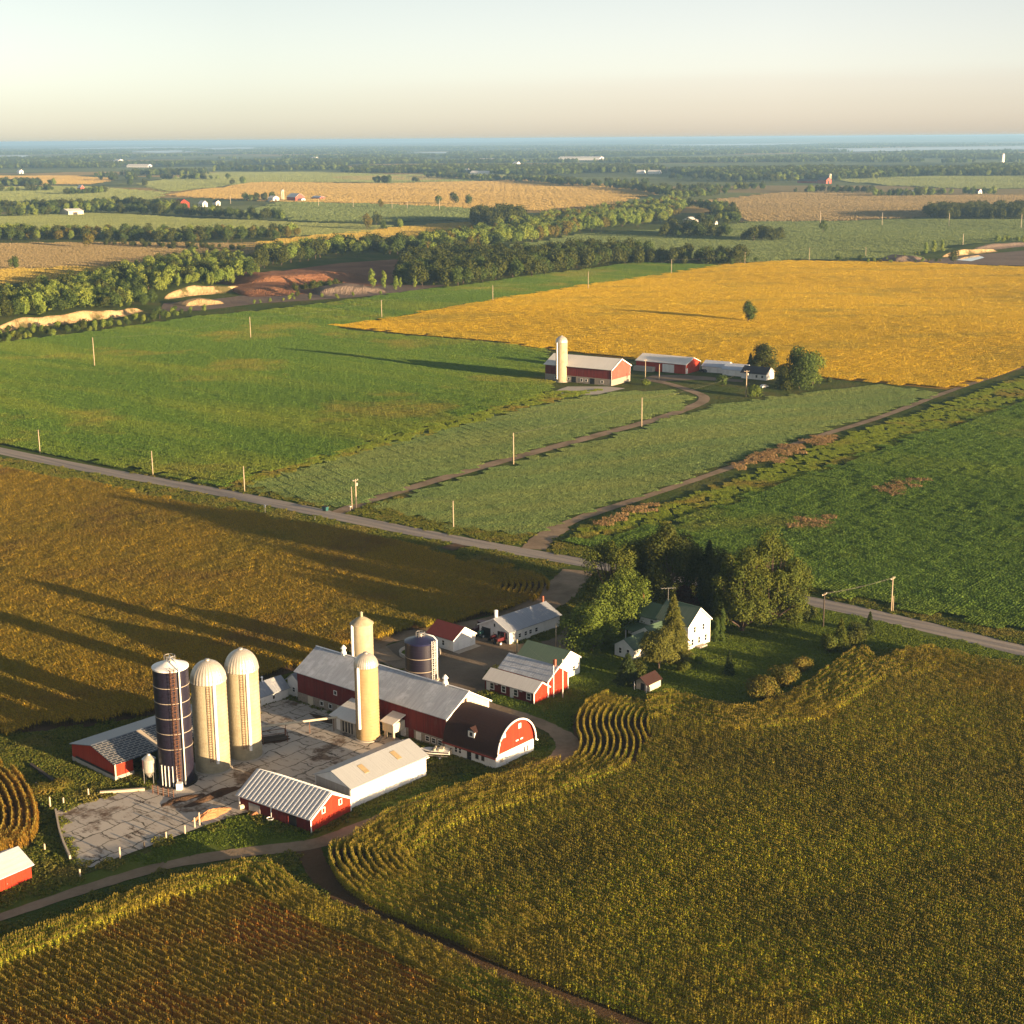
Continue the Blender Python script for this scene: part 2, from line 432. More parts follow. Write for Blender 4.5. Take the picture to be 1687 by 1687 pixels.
def slab_concrete():
    m, nt = newmat('stained_concrete_slabs')
    o = obj_vec(nt)
    br = nd(nt, 'ShaderNodeTexBrick')
    br.inputs['Scale'].default_value = 1.0; br.inputs['Brick Width'].default_value = 6.2; br.inputs['Row Height'].default_value = 4.1
    br.inputs['Mortar Size'].default_value = 0.14; br.inputs['Mortar Smooth'].default_value = 0.3
    br.inputs['Color1'].default_value = (0.43, 0.39, 0.335, 1); br.inputs['Color2'].default_value = (0.36, 0.325, 0.28, 1)
    br.inputs['Mortar'].default_value = (0.05, 0.045, 0.03, 1)
    # joints wander a little
    w = nd(nt, 'ShaderNodeTexNoise'); w.inputs['Scale'].default_value = 0.35; w.inputs['Detail'].default_value = 3
    nt.links.new(o, w.inputs[0])
    add = nd(nt, 'ShaderNodeVectorMath', operation='MULTIPLY_ADD')
    nt.links.new(w.outputs[1], add.inputs[0]); add.inputs[1].default_value = (2.1, 2.1, 0); nt.links.new(o, add.inputs[2])
    nt.links.new(add.outputs[0], br.inputs[0])
    col = br.outputs[0]
    st = ramp(nt, noise(nt, o, 0.5, 9, 0.78, (1, 0.4, 1)), [(0.545, (0, 0, 0)), (0.60, (1, 1, 1))])
    col = mixc(nt, st, col, (0.060, 0.040, 0.028))
    lt = ramp(nt, noise(nt, o, 0.12, 4, 0.6), [(0.4, (0, 0, 0)), (0.7, (0.5, 0.5, 0.5))])
    col = mixc(nt, lt, col, (0.46, 0.42, 0.36))
    mud = ramp(nt, noise(nt, o, 0.09, 8, 0.7), [(0.545, (0, 0, 0)), (0.61, (1, 1, 1))])
    col = mixc(nt, mud, col, ramp(nt, noise(nt, o, 0.8, 6, 0.7), [(0.4, (0.075, 0.048, 0.03)), (0.6, (0.19, 0.14, 0.10))]))
    finish(nt, col, 0.85, noise(nt, o, 3, 3), 0.02, 1.0, 0.25)
    return m
MAT['slab'] = slab_concrete()

def ground_mat():
    m, nt = newmat('ground_cover')
    v = world_vec(nt)
    near = ramp(nt, mathn(nt, 'ADD', mathn(nt, 'MULTIPLY', noise(nt, v, 0.04, 6, 0.6), 0.7), mathn(nt, 'MULTIPLY', noise(nt, v, 1.2, 3, 0.7), 0.3)),
                [(0.35, (0.045, 0.07, 0.014)), (0.5, (0.065, 0.09, 0.02)), (0.65, (0.11, 0.10, 0.035))])
    # patchwork of distant fields
    mp = nd(nt, 'ShaderNodeMapping'); mp.inputs['Rotation'].default_value = (0, 0, R(12)); mp.inputs['Scale'].default_value = (0.0011, 0.0016, 0)
    nt.links.new(v, mp.inputs[0])
    vo = nd(nt, 'ShaderNodeTexVoronoi', distance='CHEBYCHEV'); vo.inputs['Scale'].default_value = 1.0
    nt.links.new(mp.outputs[0], vo.inputs[0])
    sp = nd(nt, 'ShaderNodeSeparateColor'); nt.links.new(vo.outputs['Color'], sp.inputs[0])
    fields = ramp(nt, sp.outputs[0], [(0.0, (0.09, 0.125, 0.045)), (0.2, (0.15, 0.19, 0.07)), (0.4, (0.36, 0.25, 0.09)), (0.52, (0.11, 0.145, 0.055)),
                                      (0.7, (0.26, 0.20, 0.09)), (0.82, (0.18, 0.22, 0.075)), (0.93, (0.42, 0.30, 0.11))], 'CONSTANT')
    fields = mixc(nt, 0.3, fields, ramp(nt, noise(nt, v, 0.01, 4, 0.6), [(0.3, (0.06, 0.08, 0.03)), (0.7, (0.2, 0.17, 0.07))]))
    wood = ramp(nt, noise(nt, v, 0.0005, 7, 0.6, (0.5, 1, 1)), [(0.52, (0, 0, 0)), (0.56, (1, 1, 1))])
    sepv = nd(nt, 'ShaderNodeSeparateXYZ'); nt.links.new(v, sepv.inputs[0])
    wild = mathn(nt, 'MULTIPLY', wood, mathn(nt, 'GREATER_THAN', sepv.outputs[1], 4200.0))
    fields = mixc(nt, wild, fields, (0.025, 0.04, 0.016))
    far = ramp(nt, mathn(nt, 'MULTIPLY', sepv.outputs[1], 1 / 10000.0), [(0.20, (0, 0, 0)), (0.24, (1, 1, 1))])
    col = mixc(nt, far, near, fields)
    finish(nt, col, 0.95, noise(nt, v, 0.5, 4, 0.7), 2.5, 1.0, 0.03)
    return m
MAT['ground'] = ground_mat()

# ------------------------------------------------------------------ ground sheet
def build_ground():
    xs = np.unique(np.concatenate([np.arange(-600, 601, 15), np.arange(-2000, 2001, 50), np.arange(-6000, 6001, 250), np.arange(-30000, 30001, 1000), np.arange(-60000, 60001, 4000)]))
    ys = np.unique(np.concatenate([np.arange(-100, 1500, 15), np.arange(1500, 3500, 50), np.arange(3500, 10000, 150), np.arange(10000, 30001, 500), np.arange(30000, 60001, 2000), np.arange(-2000, -99, 200)]))
    X, Y = np.meshgrid(xs, ys)
    Z = terr(X, Y)
    V = np.stack([X, Y, Z], -1).reshape(-1, 3)
    nx, ny = len(xs), len(ys)
    idx = np.arange(nx * ny).reshape(ny, nx)
    F = np.stack([idx[:-1, :-1], idx[:-1, 1:], idx[1:, 1:], idx[1:, :-1]], -1).reshape(-1, 4)
    me = bpy.data.meshes.new('ground')
    me.from_pydata(V.tolist(), [], F.tolist())
    me.materials.append(MAT['ground'])
    me.polygons.foreach_set('use_smooth', [True] * len(me.polygons))
    o = bpy.data.objects.new('ground', me); COL.objects.link(o)
    tag(o, 'wide flat ground of grass and distant farmland reaching the horizon', 'ground', kind='structure')
build_ground()

EXC_P, EXC_L = [], []
def sheet(name, pts, mat, dz, label, cat, cell=15.0, kind='structure', rot=None):
    if name not in ('lawn', 'grass_bank'): EXC_P.append([(p[0], p[1]) for p in pts])
    """a ground sheet over a polygon of world points, following the swells"""
    bm = bmesh.new()
    vs = [bm.verts.new((p[0], p[1], 0)) for p in pts]
    f = bm.faces.new(vs)
    bmesh.ops.triangulate(bm, faces=[f])
    xs = [p[0] for p in pts]; ys = [p[1] for p in pts]
    def cuts(lo, hi, ax):
        c = math.floor(lo / cell) * cell + cell
        while c < hi:
            g = bm.verts[:] + bm.edges[:] + bm.faces[:]
            bmesh.ops.bisect_plane(bm, geom=g, plane_co=(c, 0, 0) if ax == 0 else (0, c, 0), plane_no=(1, 0, 0) if ax == 0 else (0, 1, 0))
            c += cell
    cuts(min(xs), max(xs), 0); cuts(min(ys), max(ys), 1)
    bmesh.ops.recalc_face_normals(bm, faces=bm.faces[:])
    for v in bm.verts: v.co.z = float(terr(v.co.x, v.co.y)) + dz
    me = bpy.data.meshes.new(name); bm.to_mesh(me); bm.free()
    if len(me.polygons) and me.polygons[0].normal.z < 0: me.flip_normals()
    me.materials.append(mat)
    o = bpy.data.objects.new(name, me)
    if rot is not None:      # give the object its own axes (for slab joints)
        ox, oy, a = rot
        Mt = Matrix.Translation((ox, oy, 0)) @ Matrix.Rotation(a, 4, 'Z')
        me.transform(Mt.inverted()); o.matrix_world = Mt
    COL.objects.link(o)
    return tag(o, label, cat, kind=kind)

def smooth_line(pts, n=8):
    """Catmull-Rom through 2-D points"""
    P = [Vector((p[0], p[1])) for p in pts]
    P = [2 * P[0] - P[1]] + P + [2 * P[-1] - P[-2]]
    out = []
    for i in range(1, len(P) - 2):
        for k in range(n):
            t = k / n
            a, b, c, d = P[i - 1], P[i], P[i + 1], P[i + 2]
            out.append(0.5 * ((2 * b) + (c - a) * t + (2 * a - 5 * b + 4 * c - d) * t * t + (3 * b - a - 3 * c + d) * t ** 3))
    out.append(P[-2])
    return out

def ribbon(name, pts, width, mat, dz, label, cat, aligned=False, wob=0.0, n=8, parent=None):
    L = smooth_line(pts, n)
    if name != 'road_verge': EXC_L.append(([(p.x, p.y) for p in L], (max(width) if hasattr(width, '__len__') else width) * .48))
    rng = random.Random(name)
    vs, fs = [], []
    cols = 5
    for i, p in enumerate(L):
        d = (L[min(i + 1, len(L) - 1)] - L[max(i - 1, 0)]).normalized()
        nrm = Vector((-d.y, d.x))
        w = (width[i * (len(width) - 1) // max(len(L) - 1, 1)] if hasattr(width, '__len__') else width) * (1 + rng.uniform(-wob, wob))
        for k in range(cols):
            q = p + nrm * w * (k / (cols - 1) - 0.5)
            vs.append((q.x, q.y, tz(q.x, q.y) + dz))
    for i in range(len(L) - 1):
        for k in range(cols - 1):
            a = i * cols + k
            fs.append((a, a + cols, a + cols + 1, a + 1))
    me = bpy.data.meshes.new(name); me.from_pydata(vs, [], fs); me.materials.append(mat)
    me.update()
    if me.polygons[0].normal.z < 0: me.flip_normals()
    o = bpy.data.objects.new(name, me)
    if aligned:
        d = (L[-1] - L[0]).normalized(); a = math.atan2(d.y, d.x)
        Mt = Matrix.Translation((L[0].x, L[0].y, 0)) @ Matrix.Rotation(a, 4, 'Z')
        me.transform(Mt.inverted()); o.matrix_world = Mt
    COL.objects.link(o)
    return tag(o, label, cat, kind='structure')

def px(*pts, dz=0.0):
    return [at(p[0], p[1], dz) for p in pts]

# ------------------------------------------------------------------ road and tracks
road_pts = [at(-330, 680), at(0, 743), at(300, 800), at(600, 860), at(960, 927), at(1340, 992), at(1687, 1073), at(1990, 1150)]
ribbon('road', road_pts, 7.0, MAT['asphalt'], 0.09, 'grey worn asphalt road crossing the farmland past both farms', 'road', aligned=True)
ribbon('road_verge', road_pts, 12.5, MAT['grass'], 0.05, 'grassy verge along both sides of the asphalt road', 'verge')
ribbon('farm_track', px((555, 845), (600, 828), (700, 797), (845, 755), (1060, 697), (1145, 668), (1160, 655), (1140, 645), (1100, 632), (1060, 625)), 5.0,
       MAT['track'], 0.10, 'brown dirt drive leading across green hay to the far farm', 'track', wob=0.08)
ribbon('field_track', px((878, 905), (905, 880), (960, 852), (1100, 806), (1300, 735), (1555, 648), (1687, 603), (1800, 565)), [7.0, 4.0, 3.4, 3.4, 3.2, 3.2], MAT['track'], 0.10,
       'dirt field track climbing from the road along the right hay field', 'track', wob=0.12)
ribbon('farm_driveway', px((955, 940), (930, 965), (905, 990), (820, 1022), (740, 1036), (650, 1050), (615, 1064), (640, 1090)), [9, 9, 7, 6, 6, 7], MAT['track'], 0.10,
       'dirt driveway curving from the road behind the farm buildings', 'driveway', wob=0.06)
ribbon('farm_lane', px((745, 1140), (800, 1162), (868, 1184), (912, 1203), (934, 1222), (930, 1242), (896, 1264), (800, 1295), (700, 1325), (610, 1358), (520, 1390), (400, 1405), (280, 1425), (150, 1462), (0, 1512), (-120, 1550)),
       [3.6, 3.6, 4.4, 4.4, 4.2, 3.8, 3.4, 2.8, 2.4, 2.2], MAT['track'], 0.10, 'dirt lane looping around the front of the farmyard sheds', 'lane', wob=0.08)
ribbon('crop_track', px((505, 1395), (522, 1430), (548, 1462), (590, 1490), (640, 1516), (757, 1574), (860, 1618), (1000, 1674), (1080, 1710)), [4.0, 3.0, 2.2, 2.2], MAT['soil'], 0.08,
       'dark soil track between the two foreground corn fields', 'track', wob=0.1)
ribbon('culvert_drive', px((735, 905), (760, 898)), 5.0, MAT['soil'], 0.11, 'short bare earth crossing below the road', 'track')

sheet('gravel_yard', px((600, 1075), (700, 1045), (800, 1050), (850, 1062), (905, 1055), (960, 1010), (985, 1010), (960, 1075), (880, 1090), (800, 1105), (800, 1140), (735, 1150)),
      MAT['gravel'], 0.07, 'brown gravel yard between the barn and white outbuildings', 'yard')
sheet('lawn', px((905, 1100), (985, 1050), (1130, 1000), (1330, 990), (1440, 1010), (1700, 1085), (1600, 1085), (1470, 1070), (1400, 1085), (1320, 1130), (1250, 1165), (1150, 1155), (1000, 1150), (940, 1180), (935, 1210), (880, 1190), (810, 1150)),
      MAT['lawn'], 0.06, 'mown green lawn around the white farmhouse', 'lawn')
sheet('grass_bank', px((145, 1440), (330, 1375), (400, 1345), (510, 1380), (580, 1345), (700, 1290), (820, 1275), (885, 1245), (900, 1215), (935, 1230), (890, 1265), (700, 1325), (520, 1388), (300, 1420), (0, 1510), (0, 1480), (60, 1455)),
      MAT['lawn'], 0.055, 'strip of mown grass between the concrete yard and the lane', 'grass strip')
sheet('concrete_yard', px((120, 1425), (90, 1338), (180, 1312), (262, 1292), (430, 1190), (425, 1165), (480, 1150), (600, 1195), (715, 1240), (700, 1260), (560, 1320), (400, 1340), (335, 1362), (150, 1430)),
      MAT['slab'], 0.12, 'cracked pale concrete slab yard around the silos and sheds', 'yard', rot=(-60, 240, R(50)))

# ------------------------------------------------------------------ fields: ground sheets, then crops standing on them
def inside(poly, P):
    x, y = P[:, 0], P[:, 1]
    r = np.zeros(len(P), bool)
    n = len(poly); j = n - 1
    for i in range(n):
        xi, yi = poly[i][0], poly[i][1]; xj, yj = poly[j][0], poly[j][1]
        c = ((yi > y) != (yj > y)) & (x < (xj - xi) * (y - yi) / ((yj - yi) if yj != yi else 1e-9) + xi)
        r ^= c; j = i
    return r

def edge_dist(poly, P):
    d = np.full(len(P), 1e9)
    n = len(poly)
    for i in range(n - 1):
        a = np.array(poly[i][:2]); b = np.array(poly[(i + 1) % n][:2])
        ab = b - a; t = np.clip(((P - a) @ ab) / max(ab @ ab, 1e-9), 0, 1)
        q = a + t[:, None] * ab
        d = np.minimum(d, np.hypot(*(P - q).T))
    return d

def instance_tree(name, protos):
    ng = bpy.data.node_groups.new(name, 'GeometryNodeTree')
    ng.interface.new_socket('Geometry', in_out='INPUT', socket_type='NodeSocketGeometry')
    ng.interface.new_socket('Geometry', in_out='OUTPUT', socket_type='NodeSocketGeometry')
    N = ng.nodes; L = ng.links
    gi = N.new('NodeGroupInput'); go = N.new('NodeGroupOutput')
    def attr(nm, t):
        a = N.new('GeometryNodeInputNamedAttribute'); a.data_type = t; a.inputs[0].default_value = nm
        return a.outputs[0]
    rot, scl, idx = attr('rot', 'FLOAT'), attr('scl', 'FLOAT'), attr('idx', 'INT')
    cx = N.new('ShaderNodeCombineXYZ'); L.new(rot, cx.inputs[2])
    er = N.new('FunctionNodeEulerToRotation'); L.new(cx.outputs[0], er.inputs[0])
    j = N.new('GeometryNodeJoinGeometry')
    for k, p in enumerate(protos):
        oi = N.new('GeometryNodeObjectInfo'); oi.inputs['Object'].default_value = p; oi.inputs['As Instance'].default_value = True
        cmp = N.new('FunctionNodeCompare'); cmp.data_type = 'INT'; cmp.operation = 'EQUAL'
        L.new(idx, cmp.inputs[2]); cmp.inputs[3].default_value = k
        ip = N.new('GeometryNodeInstanceOnPoints')
        L.new(gi.outputs[0], ip.inputs['Points']); L.new(cmp.outputs[0], ip.inputs['Selection'])
        L.new(oi.outputs['Geometry'], ip.inputs['Instance']); L.new(er.outputs[0], ip.inputs['Rotation']); L.new(scl, ip.inputs['Scale'])
        L.new(ip.outputs[0], j.inputs[0])
    L.new(j.outputs[0], go.inputs[0])
    return ng

def scatter(name, P, rot, scl, protos, label, cat, seed=0):
    """a crop nobody could count: one object that stands its plants on a cloud of points"""
    n = len(P); rng = np.random.default_rng(seed)
    me = bpy.data.meshes.new(name)
    me.vertices.add(n); me.vertices.foreach_set('co', np.ascontiguousarray(P, dtype=np.float32).ravel())
    for nm, t, vals in (('rot', 'FLOAT', rot), ('scl', 'FLOAT', scl), ('idx', 'INT', rng.integers(0, len(protos), n))):
        a = me.attributes.new(nm, t, 'POINT'); a.data.foreach_set('value', np.asarray(vals, dtype=np.int32 if t == 'INT' else np.float32))
    o = bpy.data.objects.new(name, me); COL.objects.link(o)
    md = o.modifiers.new('plants', 'NODES'); md.node_group = instance_tree(name, protos)
    return tag(o, label, cat, kind='stuff')

def corn_proto(name, seed, mats, length=1.2, plants=5, h=2.1, rows=(0.0,), leaves=10, lw=0.12, spread=1.0, low=.25, var=.12):
    """a short run of corn plants: arching leaves, stalk, tassel"""
    rng = np.random.default_rng(seed); Q = []; mi = []
    for ry in rows:
        for i in range(plants):
            bx = (i + 0.5 + rng.uniform(-.3, .3)) / plants * length - length / 2; by = ry + rng.normal(0, 0.05)
            hh = h * rng.uniform(1 - var, 1 + var * .6); lean = rng.normal(0, 0.035, 2)
            top = np.array([bx + lean[0] * hh, by + lean[1] * hh, hh]); base = np.array([bx, by, 0])
            for ax in ((0.025, 0, 0), (0, 0.025, 0)):
                a = np.array(ax); Q.append([base - a, base + a, top + a * .5, top - a * .5]); mi.append(1)
            # tassel
            for k in range(2):
                w = rng.normal(0, 0.05, 3); w[2] = 0
                tip = top + np.array([rng.normal(0, .08), rng.normal(0, .08), rng.uniform(.2, .34)])
                s = np.array([0.035, 0.02, 0]) if k else np.array([-0.02, 0.035, 0])
                Q.append([top - s, top + s, tip + s * .7, tip - s * .7]); mi.append(1)
            a0 = rng.uniform(0, 6.28)
            for l in range(leaves):
                z = hh * (low + (.97 - low) * (l + rng.uniform(0, 1)) / leaves)
                an = a0 + l * math.pi + rng.normal(0, 0.7)
                d = np.array([math.cos(an), math.sin(an), 0]); s = np.array([-math.sin(an), math.cos(an), 0]) * lw * rng.uniform(.6, 1.1) / 1.2
                o = base + (top - base) * (z / hh)
                ln = spread * rng.uniform(0.34, 0.58) * (0.75 if z > 0.85 * hh else 1)
                m1 = o + d * ln * .5 + np.array([0, 0, ln * rng.uniform(.25, .5)])
                e = o + d * ln + np.array([0, 0, ln * rng.uniform(-.45, .2)])
                Q.append([o - s * .6, o + s * .6, m1 + s, m1 - s]); mi.append(0)
                Q.append([m1 - s, m1 + s, e + s * .25, e - s * .25]); mi.append(0)
    return quads_object(name, np.array(Q), mats, link=False, midx=mi)

def tuft_proto(name, seed, mats, size=4.0, n=170, h=0.75, leaf=0.32, rows=None, up=0.5):
    """a square patch of low leafy crop"""
    rng = np.random.default_rng(seed)
    x = rng.uniform(-size / 2, size / 2, n); y = rng.uniform(-size / 2, size / 2, n)
    if rows: y = np.round(y / rows) * rows + rng.normal(0, rows * 0.16, n)
    z = h * (0.6 + 0.4 * rng.uniform(0, 1, n) ** 0.7)
    c = np.stack([x, y, z], -1)
    nrm = rng.normal(0, 1, (n, 3)); nrm[:, 2] = np.abs(nrm[:, 2]) * (1 + up); nrm /= np.linalg.norm(nrm, axis=1)[:, None]
    t = np.cross(nrm, rng.normal(0, 1, (n, 3))); t /= np.linalg.norm(t, axis=1)[:, None]
    b = np.cross(nrm, t)
    s = (leaf * rng.uniform(.6, 1.3, n))[:, None]
    t = t * s; b = b * s * 0.8
    return quads_object(name, np.stack([c - t - b, c + t - b, c + t + b, c - t + b], 1), mats, link=False)

def fill_grid(poly, step, seed, ang=0.0, jitter=0.25):
    rng = np.random.default_rng(seed)
    A = np.array([p[:2] for p in poly], float)
    c, s = math.cos(ang), math.sin(ang)
    Rm = np.array([[c, s], [-s, c]])
    B = A @ Rm.T
    lo, hi = B.min(0), B.max(0)
    X, Y = np.meshgrid(np.arange(lo[0], hi[0], step), np.arange(lo[1], hi[1], step))
    Q = np.stack([X.ravel(), Y.ravel()], -1) + rng.uniform(-jitter, jitter, (X.size, 2)) * step
    Q = Q @ Rm
    return Q[inside(poly, Q + rng.normal(0, min(step * .3, 1.3), Q.shape))]

def in_view(P, margin=60):
    """keep what the photograph's surroundings could show (with a margin for a step aside)"""
    a = np.abs(P[:, 0]) < (P[:, 1] * 0.355 + margin)
    return a & (P[:, 1] > 150)

def low_crop(name, poly, step, protos, label, cat, seed, ang=0.0, sc=(0.85, 1.2), spin=True, dz=0.0, jit=0.05, drop=None, out=None):
    Q = fill_grid(poly, step, seed, ang, jit)
    if out is not None: Q = Q[~inside(out, Q)]
    if drop: Q = Q[np.sin(Q[:, 0] / drop + 1.3 * np.sin(Q[:, 1] / drop)) + np.random.default_rng(seed).normal(0, .8, len(Q)) > -.35]
    Q = Q[in_view(Q)]
    rng = np.random.default_rng(seed + 1)
    P = np.column_stack([Q, terr(Q[:, 0], Q[:, 1]) + dz])
    rot = ang + (rng.integers(0, 4, len(P)) * math.pi / 2 if spin else rng.integers(0, 2, len(P)) * math.pi)
    return scatter(name, P, rot, rng.uniform(*sc, len(P)), protos, label, cat, seed)

def corn_rows(poly, pitch, seg, ang, seed, keep=None):
    A = np.array([p[:2] for p in poly], float)
    c, s = math.cos(ang), math.sin(ang); Rm = np.array([[c, s], [-s, c]])
    B = A @ Rm.T; lo, hi = B.min(0), B.max(0)
    rng = np.random.default_rng(seed)
    X, Y = np.meshgrid(np.arange(lo[0], hi[0], seg), np.arange(lo[1], hi[1], pitch))
    X = X + rng.uniform(0, seg, (Y.shape[0], 1)); Y = Y + rng.normal(0, 0.05, Y.shape)
    Q = np.stack([X.ravel(), Y.ravel()], -1) @ Rm
    return Q[inside(poly, Q) & in_view(Q, 60)]

def contour_rows(line, pitch, count, seg, poly, side=1, start=0.4, closed=False):
    """rows that run parallel to an edge line; returns points and headings"""
    L = np.array([(p[0], p[1]) for p in smooth_line(line, 14)])
    pts, rots = [], []
    for k in range(count):
        off = start + k * pitch
        d = np.gradient(L, axis=0); d /= np.linalg.norm(d, axis=1)[:, None]
        nrm = np.stack([-d[:, 1], d[:, 0]], -1) * side
        C = L + nrm * off
        sl_ = np.concatenate([[0], np.cumsum(np.hypot(*np.diff(C, axis=0).T))])
        t = np.arange(random.uniform(0, seg), sl_[-1], seg)
        q = np.stack([np.interp(t, sl_, C[:, 0]), np.interp(t, sl_, C[:, 1])], -1)
        h = np.interp(t, sl_, np.unwrap(np.arctan2(d[:, 1], d[:, 0])))
        ok = inside(poly, q)
        dd = np.full(len(q), 1e9)
        for a in range(0, len(L)): dd = np.minimum(dd, np.hypot(q[:, 0] - L[a, 0], q[:, 1] - L[a, 1]))
        ok &= dd > off - 0.35
        pts.append(q[ok]); rots.append(h[ok])
    return np.concatenate(pts), np.concatenate(rots)
random.seed(5)

# leaves of the crops
MAT['corn_ripe'] = leaf_mat('ripening_corn', [(0.1617, 0.2400, 0.0130), (0.2661, 0.3131, 0.0161), (0.4562, 0.4174, 0.0241), (0.3613, 0.2608, 0.0202)], (0.035, (0.3231, 0.2192, 0.0241)), 0.3, 0.5, 0.75,
                             extra=(0.022, (0.13, 0.13, 0.02), 0.45, 0.6))
MAT['corn_edge'] = leaf_mat('green_edge_corn', [(0.1500, 0.2145, 0.0145), (0.2500, 0.2925, 0.0198), (0.3750, 0.3250, 0.0238), (0.1875, 0.2210, 0.0158)], (0.05, (0.4000, 0.2860, 0.0264)), 0.2)
MAT['corn_stalk'] = leaf_mat('corn_tassel', [(0.1710, 0.1350, 0.0243), (0.2340, 0.1800, 0.0324), (0.1260, 0.0990, 0.0189)], transl=0.2)
MAT['corn_brown'] = leaf_mat('browning_corn', [(0.2184, 0.1764, 0.0124), (0.3360, 0.2398, 0.0171), (0.4536, 0.2962, 0.0218), (0.3024, 0.1693, 0.0171)], (0.02, (0.1680, 0.1764, 0.0156)), 0.25, 0.5, 0.7,
                              extra=(0.03, (0.20, 0.10, 0.03), 0.52, 0.68))
MAT['soy_green'] = leaf_mat('green_soybean', [(0.0735, 0.1500, 0.0218), (0.1050, 0.1956, 0.0278), (0.1418, 0.2282, 0.0317)], (0.018, (0.2100, 0.2608, 0.0338)), 0.3, 0.46, 0.66, stretch=(.22, 1.3, 1, R(-38)), extra=(0.011, (0.2520, 0.2310, 0.0420), .54, .66))
MAT['soy_dark'] = leaf_mat('dark_soybean', [(0.0757, 0.1502, 0.0246), (0.1094, 0.1952, 0.0316), (0.1513, 0.2252, 0.0337)], (0.02, (0.1850, 0.2553, 0.0359)), 0.3, 0.5, 0.72, stretch=(.2, 1.4, 1, R(-38)), extra=(0.013, (0.2100, 0.2205, 0.0420), .56, .68))
MAT['soy_gold'] = leaf_mat('golden_soybean', [(0.4800, 0.3109, 0.0182), (0.6108, 0.4227, 0.0236), (0.5235, 0.3730, 0.0272)], (0.012, (0.3272, 0.2735, 0.0409)), 0.35, 0.5, 0.7, stretch=(1.0907, 2.7353, 0.9072))
MAT['hay'] = leaf_mat('alfalfa', [(0.1260, 0.1980, 0.0650), (0.1628, 0.2420, 0.0800), (0.1890, 0.2585, 0.0800)], (0.04, (0.2205, 0.2640, 0.0800)), 0.3, stretch=(.2, 1.4, 1, R(25)))
MAT['weeds'] = leaf_mat('yellowing_weeds', [(0.1326, 0.2137, 0.0222), (0.2244, 0.2731, 0.0286), (0.1734, 0.2256, 0.0269)], (0.04, (0.2448, 0.1781, 0.0396)), 0.3, 0.5, 0.62)

# near corn, two foreground fields
near_protos = [corn_proto('corn_run', 10 + k, [MAT['corn_ripe'], MAT['corn_stalk']], h=1.75, spread=.62, low=.42, var=.05, leaves=10, plants=8) for k in range(5)]
edge_protos = [corn_proto('edge_corn_run', 20 + k, [MAT['corn_edge'], MAT['corn_stalk']], spread=.5, leaves=10, plants=9, var=.06, h=1.95) for k in range(4)]
ZC = 2.2
right_edge = px((1290, 1775), (1180, 1735), (1100, 1704), (960, 1650), (824, 1597), (757, 1563), (684, 1533), (611, 1499), (565, 1468), (541, 1430), (546, 1400)) + px((575, 1370), (640, 1330), (720, 1297), (800, 1275), (880, 1254), (935, 1232), (948, 1200), (941, 1170), (958, 1150), (1000, 1139), (1060, 1141), (1110, 1133), (1160, 1146), (1215, 1157),
              (1260, 1152), (1310, 1130), (1360, 1096), (1400, 1068), (1424, 1060), (1448, 1078), (1490, 1066), (1530, 1058), (1600, 1076), (1700, 1100), (1800, 1130), dz=ZC)
right_poly = right_edge + [Vector((150, 150, 0)), Vector((24, 150, 0))]
sheet('corn_ground', right_poly, MAT['soil'], 0.04, 'soil under the big ripening corn field at lower right', 'field')
# the corner by the lane is thin corn in clear curved rows
bend_poly = px((938, 1152), (985, 1138), (1062, 1143), (1072, 1180), (1070, 1215), (1045, 1255), (985, 1280), (925, 1272), (925, 1235), dz=1.0)
bend_line = px((1000, 1132), (968, 1146), (950, 1168), (947, 1190), (953, 1210), (946, 1232), (920, 1252), (880, 1268), (850, 1276), dz=ZC)
Qb, Hb = contour_rows(bend_line, 1.22, 13, 1.2, bend_poly, side=1, start=0.5)
Qe, He = contour_rows(right_edge, 1.15, 11, 1.2, right_poly, side=-1)
kb = ~inside(bend_poly, Qe); Qe, He = Qe[kb], He[kb]
Qi = corn_rows(right_poly, 0.92, 1.2, R(-36), 3)
di = edge_dist(right_edge, Qi)
Qi = Qi[(di > 12.6) & ~inside(bend_poly, Qi)]
rng0 = np.random.default_rng(4)
def stand(name, Q, H, protos, label, seed, sc=(0.85, 1.12)):
    r = np.random.default_rng(seed)
    P = np.column_stack([Q, terr(Q[:, 0], Q[:, 1])])
    # height drifts over the field
    s = r.uniform(*sc, len(Q)) * (1 + 0.06 * np.sin(Q[:, 0] / 9 + np.sin(Q[:, 1] / 13) * 2))
    scatter(name, P, H + r.integers(0, 2, len(Q)) * math.pi, s, protos, label, 'corn', seed)
dq = edge_dist(right_edge, Qi); mixm = rng0.uniform(0, 1, len(Qi)) < np.clip((26 - dq) / 16, 0, .8) * .8 + .05
stand('corn_headland', Qi[mixm], np.full(mixm.sum(), R(-36)), edge_protos, 'scattered greener corn plants inside the lower right field', 39, (.88, 1.0))
Qi = Qi[~mixm]
stand('corn_crop', Qi, np.full(len(Qi), R(-36)), near_protos, 'dense ripening brown and green corn filling the lower right field', 31, (.93, 1.06))
stand('corn_headland', Qb, Hb, edge_protos, 'thin corn in clear curved rows at the corner by the round roofed barn', 37, (.75, .95))
stand('corn_headland', Qe, He, edge_protos, 'yellow green corn rows curving along the edge of the lower right field', 32)

